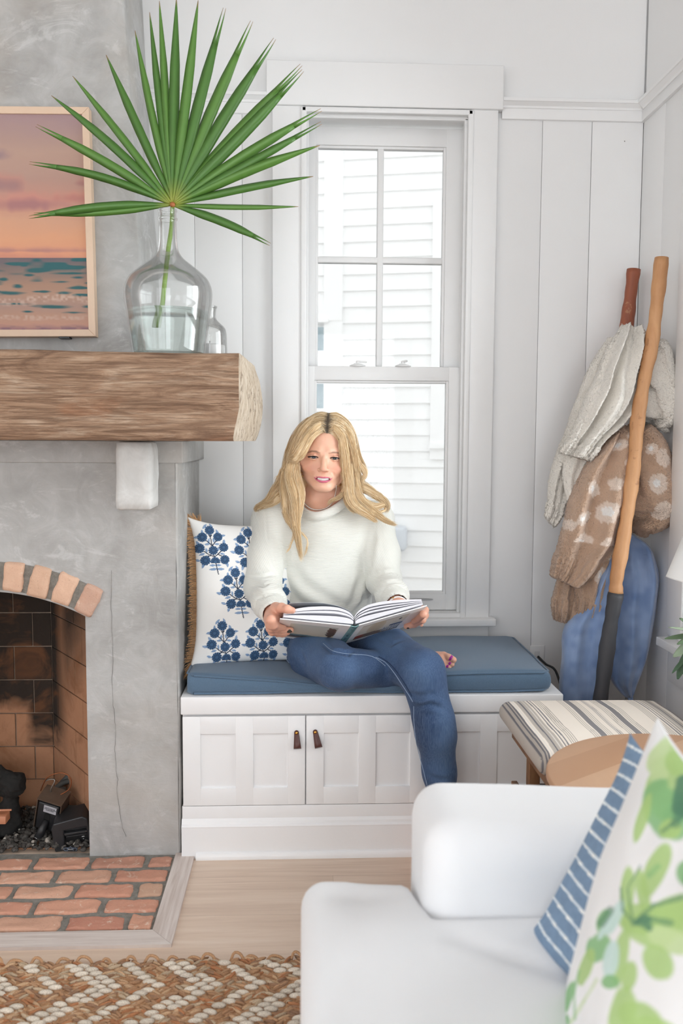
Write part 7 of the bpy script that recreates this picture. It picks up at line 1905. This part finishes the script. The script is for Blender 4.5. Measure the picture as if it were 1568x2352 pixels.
m = MB(); m.tube(catmull([(1.08, 2.25, .645), (1.075, 2.245, .67), tuple(at(1600, 1470, Y=2.16)), tuple(at(1580, 1520, Y=2.13))], 16), .002, 7); m.build('stem', plain('stem_green', srgb(100, 120, 80), .6), pp)
# ================================================================== FOREGROUND
# rug
rg = thing('jute_rug', 'chunky braided jute rug with cream zigzag pattern on the oak floor', 'rug', (-.4, 1.2, 0))
b = NPB(); rr = random.Random(31)
bm = bmesh.new(); bmesh.ops.create_uvsphere(bm, u_segments=8, v_segments=6, radius=1); bm.verts.index_update()
UV_ = np.array([v.co[:] for v in bm.verts]); UF = [[v.index for v in f.verts] for f in bm.faces]; bm.free()
UF4 = np.array([f if len(f) == 4 else f + [f[-1]] for f in UF])
tones = [srgb(206, 162, 124), srgb(188, 144, 108), srgb(218, 180, 142), srgb(196, 134, 92), srgb(170, 132, 104), srgb(212, 188, 158)]
Vs = []; Fs = []; Ks = []; n0 = 0
RY1_ = 1.893; px_, py_ = .0285, .0175
tri_f = [f for f in UF]
px_, py_ = .0305, .0148
for j in range(40):
    for i in range(-32, 13):
        x = i * px_ + (.5 * px_ if j % 2 else 0) + rr.gauss(0, .002); y = RY1_ - .008 - j * py_ + rr.gauss(0, .0012)
        if j == 0: y -= rr.uniform(0, .006)
        zig = abs(((j + 3) % 18) - 9); cream_ = ((i * 2 + (j % 2) + zig) % 7) in (0, 1, 2) and rr.random() < .93 and j > 0
        lumps = [(0, 0, .0158, .0064, .0068, rr.gauss(0, .10))] if cream_ else [(rr.uniform(-.006, .006), (q - 1) * .0046 + rr.gauss(0, .001), .0150 * rr.uniform(.8, 1.2), .0036, .0046, ((.55 if (i + j) % 2 else -.55) + rr.gauss(0, .2))) for q in range(3)]
        if cream_: lumps += [(0, .0068, .014, .003, .004, rr.gauss(0, .15))]
        for li, (ox, oy, sx, sy, sz, ang) in enumerate(lumps):
            ca, sa = math.cos(ang), math.sin(ang)
            P = UV_ * np.array([sx, sy, sz]); P = np.stack([P[:, 0] * ca - P[:, 1] * sa, P[:, 0] * sa + P[:, 1] * ca, P[:, 2]], 1)
            k = np.array(srgb(242, 230, 212) if cream_ and li == 0 else tones[rr.randrange(6)]) * rr.uniform(.88, 1.12)
            Vs.append(P + np.array([x + ox, y + oy, .0085 + rr.uniform(0, .003) + (.002 if cream_ and li == 0 else 0)])); Ks.append(np.tile(k, (len(P), 1))); Fs += [[q + n0 for q in f] for f in UF]; n0 += len(P)
# loose loops standing up on the far edge
m = MB(); rb = random.Random(8)
for k in range(26):
    x = -.95 + k * .047 + rb.uniform(-.01, .01); h_ = rb.uniform(.012, .024); w_ = rb.uniform(.010, .02)
    m.tube(catmull([(x - w_, RY1_ - .008, .008), (x - w_ * .5, RY1_ + .001, h_), (x + w_ * .4, RY1_, h_ * .9), (x + w_, RY1_ - .008, .008)], 9), .0034, 6)
Vs.append(np.array(m.v)); Ks.append(np.tile(np.array(srgb(208, 162, 122)), (len(m.v), 1))); Fs += [[q + n0 for q in f] for f in m.f]; n0 += len(m.v)
link('braided_knots', mesh_np('braided_knots', np.concatenate(Vs), Fs, True, np.concatenate(Ks)), None, rg).data.materials.append(NT('jute_fibre').m)
mj = bpy.data.materials['jute_fibre']; 
t = NT('jute_yarn'); v = t.coord(scale=(1, 2.4, 1)); n1 = t.noise(v, 420, 3, .7); c = t.mix(t.math('MULTIPLY', t.ramp(n1, [(.35, (1, 1, 1)), (.6, (0, 0, 0))]), .45), t.attr(), srgb(104, 74, 50))
M_jute = t.done(c, .95, t.bump(n1, .8, .003)); rg.children[0].data.materials[0] = M_jute; bpy.data.materials.remove(mj)
t = NT('jute_weave'); n1 = t.noise(t.coord(), 70, 4, .7); t.done(t.ramp(n1, [(.3, srgb(140, 98, 66)), (.55, srgb(190, 146, 106)), (.7, srgb(222, 202, 176))]), .95, t.bump(n1, .9, .01))
MB().box(-1.6, 1.0, -.6, RY1_ - .012, .001, .010).build('backing', t.m, rg)

# ------------------------------------------------------------------ striped bench ottoman
ob = thing('striped_footstool', 'wooden bench stool upholstered in cream and grey striped grain-sack cloth', 'footstool', (.745, 2.05, 0))
OX0, OX1, OY0, OY1 = .523, .962, 1.862, 2.285
V, F, U = rbox(OX0, OX1, OY0, OY1, .425, .478, .026, (420, 50, 10))
V[:, 2] += U[:, 2] * .012 * (1 - (2 * U[:, 0] - 1) ** 4) * (1 - (2 * U[:, 1] - 1) ** 4) + U[:, 2] * vnoise(V, 12, 1) * .002
u = (V[:, 0] - OX0 + vnoise(V * np.array([.3, 1, 1]), 14, 2) * .0007) / (OX1 - OX0) + (U[:, 2] < .5) * 0
K = np.tile(np.array(srgb(242, 232, 220)), (len(V), 1))
g_d, g_m = np.array(srgb(104, 104, 112)), np.array(srgb(168, 160, 152))
def stripe(a, c, col, al=1.0):
    for s_ in (0, 1):
        lo, hi = (a, c) if s_ == 0 else (1 - c, 1 - a); m_ = (u >= lo) & (u <= hi); K[m_] = K[m_] * (1 - al) + np.array(col) * al
stripe(-.2, .06, g_m, .8); 
for a in (.015, .035, .05): stripe(a, a + .008, g_d, .9)
stripe(.068, .075, (.8, .76, .7)); stripe(.085, .15, g_m, .75); stripe(.105, .113, g_d, .9); stripe(.13, .136, (.75, .7, .65))
for a in (.16, .178): stripe(a, a + .008, g_d, .85)
for a in (.20, .212, .224, .236): stripe(a, a + .005, g_m, .9)
for a in (.345, .357, .369): stripe(a, a + .005, g_m, .8)
stripe(.385, .42, g_d, .85)
for a in (.428, .44, .452): stripe(a, a + .005, g_m, .8)
for a in (.488, .4975): stripe(a, a + .004, g_d, .7)
link('upholstered_seat', mesh_np('upholstered_seat', V, F, True, K), vcol('grain_sack_cloth', .95, 600, .4, .001), ob)
M_owood = bark('old_stool_wood', srgb(112, 78, 52), srgb(150, 108, 74), srgb(96, 66, 44))
def leg(x, y, dx=0):
    m = MB(); m.box(x - .0145, x + .0145, y - .0145, y + .0145, 0, .43, .003); return m.build('leg', M_owood, ob)
for (x, y) in ((.582, 2.13), (.582, 1.92), (.925, 2.13), (.925, 1.92)): leg(x, y)
for x in (.565, .925): m = MB(); m.box(x - .016, x + .012, 1.885, 2.225, .395, .426, .002); m.build('seat_rail', M_owood, ob)
for x in (.562, .928): m = MB(); m.box(x - .028, x - .013 if x < .7 else x + .02, 1.90, 2.16, .272, .305, .002); m.build('side_stretcher', M_owood, ob)
m = MB(); m.box(.575, .915, 2.115, 2.14, .275, .305, .002); m.build('cross_stretcher', plain('dark_stool_wood', srgb(74, 56, 46), .7, 30, .3, .002, .3), ob)

# ------------------------------------------------------------------ round side table
TZ = .515
pts = [at(*p, Z=TZ) for p in ((1259.7, 1745), (1273, 1727), (1309, 1706), (1354, 1694), (1398.5, 1688), (1458, 1684), (1533, 1685))]
A_ = np.array([[p.x, p.y, 1] for p in pts]); bb_ = np.array([-(p.x ** 2 + p.y ** 2) for p in pts]); sol = np.linalg.lstsq(A_, bb_, rcond=None)[0]
tc = (-sol[0] / 2, -sol[1] / 2); tr = math.sqrt(tc[0] ** 2 + tc[1] ** 2 - sol[2]); print('table', tc, tr)
rt = thing('side_table', 'small round wooden side table between the footstool and the white sofa', 'side table', (tc[0], tc[1], 0))
t = NT('round_table_wood'); sp = t.n('SeparateXYZ'); rotv = t.coord(rot=(0, 0, .95)); t.put(sp, 0, rotv)
row = t.math('FLOOR', t.math('DIVIDE', sp.outputs['X'], .085)); wn = t.n('TexWhiteNoise'); wn.noise_dimensions = '1D'; t.put(wn, 'W', row)
g = t.noise(t.coord(scale=(26, 3, 3), rot=(0, 0, .95)), 1.4, 5, .6, .7)
c = t.ramp(wn.outputs['Value'], [(0, srgb(220, 184, 152)), (.5, srgb(206, 164, 130)), (1, srgb(192, 148, 114))]); c = t.mix(t.math('MULTIPLY', g, .5), c, srgb(196, 152, 118)); 
M_table = t.done(c, .45, t.bump(g, .1, .001))
m = MB(); m.lathe([(0, TZ), (tr - .004, TZ), (tr, TZ - .003), (tr + .001, TZ - .011), (tr - .004, TZ - .018), (0, TZ - .018)], 96, c=(tc[0], tc[1], 0)); m.build('tabletop', M_table, rt)
for k in range(3):
    a = PI * .5 + k * 2 * PI / 3; m = MB(); m.tube([(tc[0] + tr * .45 * math.cos(a), tc[1] + tr * .45 * math.sin(a), TZ - .017), (tc[0] + tr * .8 * math.cos(a), tc[1] + tr * .8 * math.sin(a), 0)], [.016, .011], 14); m.build('leg', M_table, rt)

# ------------------------------------------------------------------ white sofa
t = NT('white_slipcover'); v = t.coord(); n1 = t.noise(v, 900, 2, .6); n2 = t.noise(v, 6, 3)
M_sofa = t.done(t.mix(n2, (.76, .765, .78), (.80, .802, .81)), .9, t.bump(n1, .12, .001), Sheen_Weight=.2)
sf = thing('sofa', 'white slipcovered sofa in the right foreground with pillows on it', 'sofa', (.5, .6, 0))
def soft(name, x0, x1, y0, y1, z0, z1, r, n, fn=None):
    V, F, U = rbox(x0, x1, y0, y1, z0, z1, r, n)
    if fn: V = fn(V, U)
    V = V + np.stack([vnoise(V, 6, k + 2) for k in range(3)], 1) * .003
    return link(name, mesh_np(name, V, F), M_sofa, sf)
def armf(V, U):
    V[:, 2] += U[:, 2] * .004 * np.sin(V[:, 0] * 9); V[:, 1] += (U[:, 2] > .2) * -.004 * np.sin(U[:, 0] * PI); return V
soft('arm', .169, .93, 1.139, 1.344, .03, .640, .048, (60, 24, 40), armf)
soft('arm', .169, .93, -.62, -.40, .03, .640, .048, (30, 12, 20), armf)
soft('base', .019, .91, -.5, 1.265, .03, .335, .02, (20, 40, 10))
def seatf(V, U):
    e = np.minimum(1, (1 - np.abs(2 * U[:, 0] - 1)) * 3) * np.minimum(1, (1 - np.abs(2 * U[:, 1] - 1)) * 5)
    V[:, 2] += U[:, 2] * (.017 * e - .011 * np.exp(-((V[:, 0] - .093) / .047) ** 2) * np.exp(-((V[:, 1] - 1.228) / .037) ** 2))
    # folds of the slipcover
    d, tt = seg_dist(V[:, :2], (.20, 1.088), (.335, .986)); V[:, 2] -= U[:, 2] * .0065 * np.exp(-(d / .017) ** 2)
    d, tt = seg_dist(V[:, :2], (.019, .93), (.056, 1.04)); V[:, 2] -= U[:, 2] * .003 * np.exp(-(d / .014) ** 2)
    V[:, 2] -= U[:, 2] * .011 * np.clip((V[:, 0] - .065) / .093, 0, 1) * np.exp(-((V[:, 1] - 1.283) / .028) ** 2)
    return V
# T-shaped seat cushion: its nose wraps in front of the arm
def tcush():
    V, F, U = rbox(.0, .744, -.38, 1.295, .33, .511, .035, (80, 150, 14))
    k = np.clip((V[:, 0] - .153) / .028, 0, 1); k = k * k * (3 - 2 * k); over = np.clip(V[:, 1] - 1.121, 0, 1)
    V = seatf(V, U); V[:, 1] -= over * k * .80
    V = V + np.stack([vnoise(V, 6, q + 2) for q in range(3)], 1) * .003
    return link('seat_cushion', mesh_np('seat_cushion', V, F), M_sofa, sf)
tcush()
soft('backrest', .70, .93, -.42, 1.15, .25, .84, .06, (14, 60, 30))

# ------------------------------------------------------------------ sofa pillows
def proj(P):
    Q = P - np.array([0, 0, CAMZ]); R = np.array(RM); v = Q @ R
    return np.stack([784 + FPX * v[:, 0] / v[:, 2], 1176 + FPX * v[:, 1] / v[:, 2]], 1)
def pframe(origin, X, Z):
    X = np.array(X, float); X /= np.linalg.norm(X); Z = np.array(Z, float); Z -= X * (Z @ X); Z /= np.linalg.norm(Z); Y = np.cross(Z, X)
    return np.stack([X, Y, Z], 1), np.array(origin, float)
# blue woven stripe pillow, tucked against the arm
V, F, uv, sd = pillow(.372, .282, .080, 160, 200, .05, .12, 7, .006)
K = np.tile(np.array(srgb(118, 142, 168)), (len(V), 1)) * (1 + .10 * vnoise(V * np.array([1, 1, 1]), 160, 3))[:, None]
st = (V[:, 2] / .0200 + vnoise(V, 16, 4) * .10) % 1; m_ = st < .17; K[m_] = np.array(srgb(222, 230, 234))
kn = (np.floor(V[:, 2] / .0200) * 7.3 + V[:, 0] / .036) % 1; nub = m_ & (kn < .25); K[nub] = np.array(srgb(244, 244, 240)); V[nub, 1] -= .0015
Rm, o_ = pframe((.402, .930, .648), (.15, -.985, .06), (.50, .02, .86))
W_b = V @ Rm.T + o_
bp = thing('sofa_pillow', 'faded blue pillow with white woven stripes half hidden behind the leaf pillow', 'pillow', (.45, 1.0, .47))
link('pillow_body', mesh_np('pillow_body', W_b, F, True, K), vcol('blue_stripe_weave', .95, 420, .5, .002), bp)
# leaf print pillow
V, F, uv, sd = pillow(.437, .352, .121, 260, 260, .05, .07, 9, .005)
Rm, o_ = pframe((.341, .758, .675), (-.10, -.99, .04), (.27, -.05, .95))
W_l = V @ Rm.T + o_
q = proj(W_l); K = np.tile(np.array(srgb(236, 236, 236)), (len(V), 1))
LG, MG, DG, PG, AQ = srgb(172, 204, 128), srgb(134, 186, 126), srgb(84, 132, 104), srgb(196, 218, 160), srgb(200, 224, 218)
nzp = vnoise(W_l, 28, 3) * .16 + vnoise(W_l, 70, 5) * .08
blobs = [(1540, 1800, 62, 95, 10, LG), (1520, 1740, 34, 60, 20, PG), (1560, 1745, 40, 40, 0, LG), (1525, 1860, 50, 70, -15, MG), (1560, 1880, 40, 60, 10, MG), (1540, 1905, 30, 25, 0, LG), (1580, 1830, 40, 60, 0, DG),
         (1475, 1880, 14, 60, 18, LG), (1440, 2060, 18, 75, 4, LG), (1505, 2000, 26, 75, 25, LG), (1475, 2050, 16, 60, -10, LG), (1550, 2090, 60, 36, -25, LG), (1560, 2110, 70, 44, 10, LG), (1470, 2110, 62, 40, 10, LG), (1500, 2130, 70, 50, 0, LG), (1540, 2160, 60, 30, 20, PG), (1425, 2200, 20, 70, 10, LG), (1510, 2210, 34, 48, -35, LG), (1445, 2240, 20, 40, 8, LG), (1575, 2005, 26, 32, 0, MG), (1590, 2020, 22, 34, 0, DG),
         (1392, 2120, 26, 34, 25, MG), (1375, 2175, 30, 40, 20, MG), (1345, 2220, 16, 50, 22, LG), (1402, 2205, 20, 50, 8, AQ), (1400, 2255, 22, 18, 0, MG), (1390, 2130, 10, 40, 30, AQ), (1300, 2300, 12, 60, 22, MG), (1290, 2345, 20, 20, 0, MG), (1430, 2330, 34, 70, 10, LG), (1470, 2340, 60, 40, 30, LG), (1505, 2365, 60, 30, 20, LG), (1410, 2110, 16, 50, 25, AQ)]
for (cx_, cy_, rx_, ry_, ang, col) in blobs:
    a = math.radians(ang); dx, dy = q[:, 0] - cx_, q[:, 1] - cy_; uu_ = dx * math.cos(a) + dy * math.sin(a); vv_ = -dx * math.sin(a) + dy * math.cos(a)
    d = np.hypot(uu_ / rx_, vv_ / ry_) + nzp; m_ = (d < 1) & (sd == 0)
    al = np.clip((1 - d[m_]) * 6, 0, .92)[:, None]; K[m_] = K[m_] * (1 - al) + (np.array(col) * (1 + .25 * nzp[m_])[:, None]) * al
for pl_, w_, col in (([(1460, 2118), (1500, 2080), (1568, 2060)], 6, DG), ([(1455, 2120), (1490, 2110), (1540, 2120)], 8, DG), ([(1450, 2115), (1430, 2090), (1425, 2040)], 3.5, DG), ([(1452, 2110), (1440, 2040), (1470, 1990)], 2.5, DG), ([(1470, 2118), (1490, 2130), (1480, 2110)], 10, DG), ([(1310, 2350), (1340, 2300), (1370, 2250)], 4, PG), ([(1320, 2340), (1318, 2280), (1330, 2230)], 3, MG), ([(1490, 2010), (1510, 1990)], 8, MG), ([(1565, 1850), (1550, 1890)], 12, DG), ([(1520, 1910), (1560, 1880)], 5, DG), ([(1400, 2090), (1380, 2120)], 9, DG), ([(1500, 1690), (1525, 1720)], 0, MG)):
    for a, c in zip(pl_[:-1], pl_[1:]):
        if w_ <= 0: continue
        d, _ = seg_dist(q, a, c); m_ = (d < w_ * (1 + nzp * 2)) & (sd == 0); K[m_] = K[m_] * .4 + np.array(col) * .6
# leaves on the part of the cloth that is outside the frame
rl = random.Random(2)
for k in range(26):
    cx_, cz = rl.uniform(-.2, .22), rl.uniform(-.2, .2); a = rl.uniform(0, PI); dx, dz_ = V[:, 0] - cx_, V[:, 2] - cz
    d = np.hypot((dx * math.cos(a) + dz_ * math.sin(a)) / .045, (-dx * math.sin(a) + dz_ * math.cos(a)) / .018) + nzp
    m_ = (d < 1) & ((sd == 1) | (q[:, 0] > 1660)); K[m_] = np.array((LG, MG, PG, DG)[k % 4])
lp = thing('sofa_pillow', 'white pillow printed with large green watercolor leaves in the right foreground', 'pillow', (.45, .83, .47))
link('pillow_body', mesh_np('pillow_body', W_l, F, True, K), vcol('leaf_print_cotton', .9, 500, .15, .001), lp)
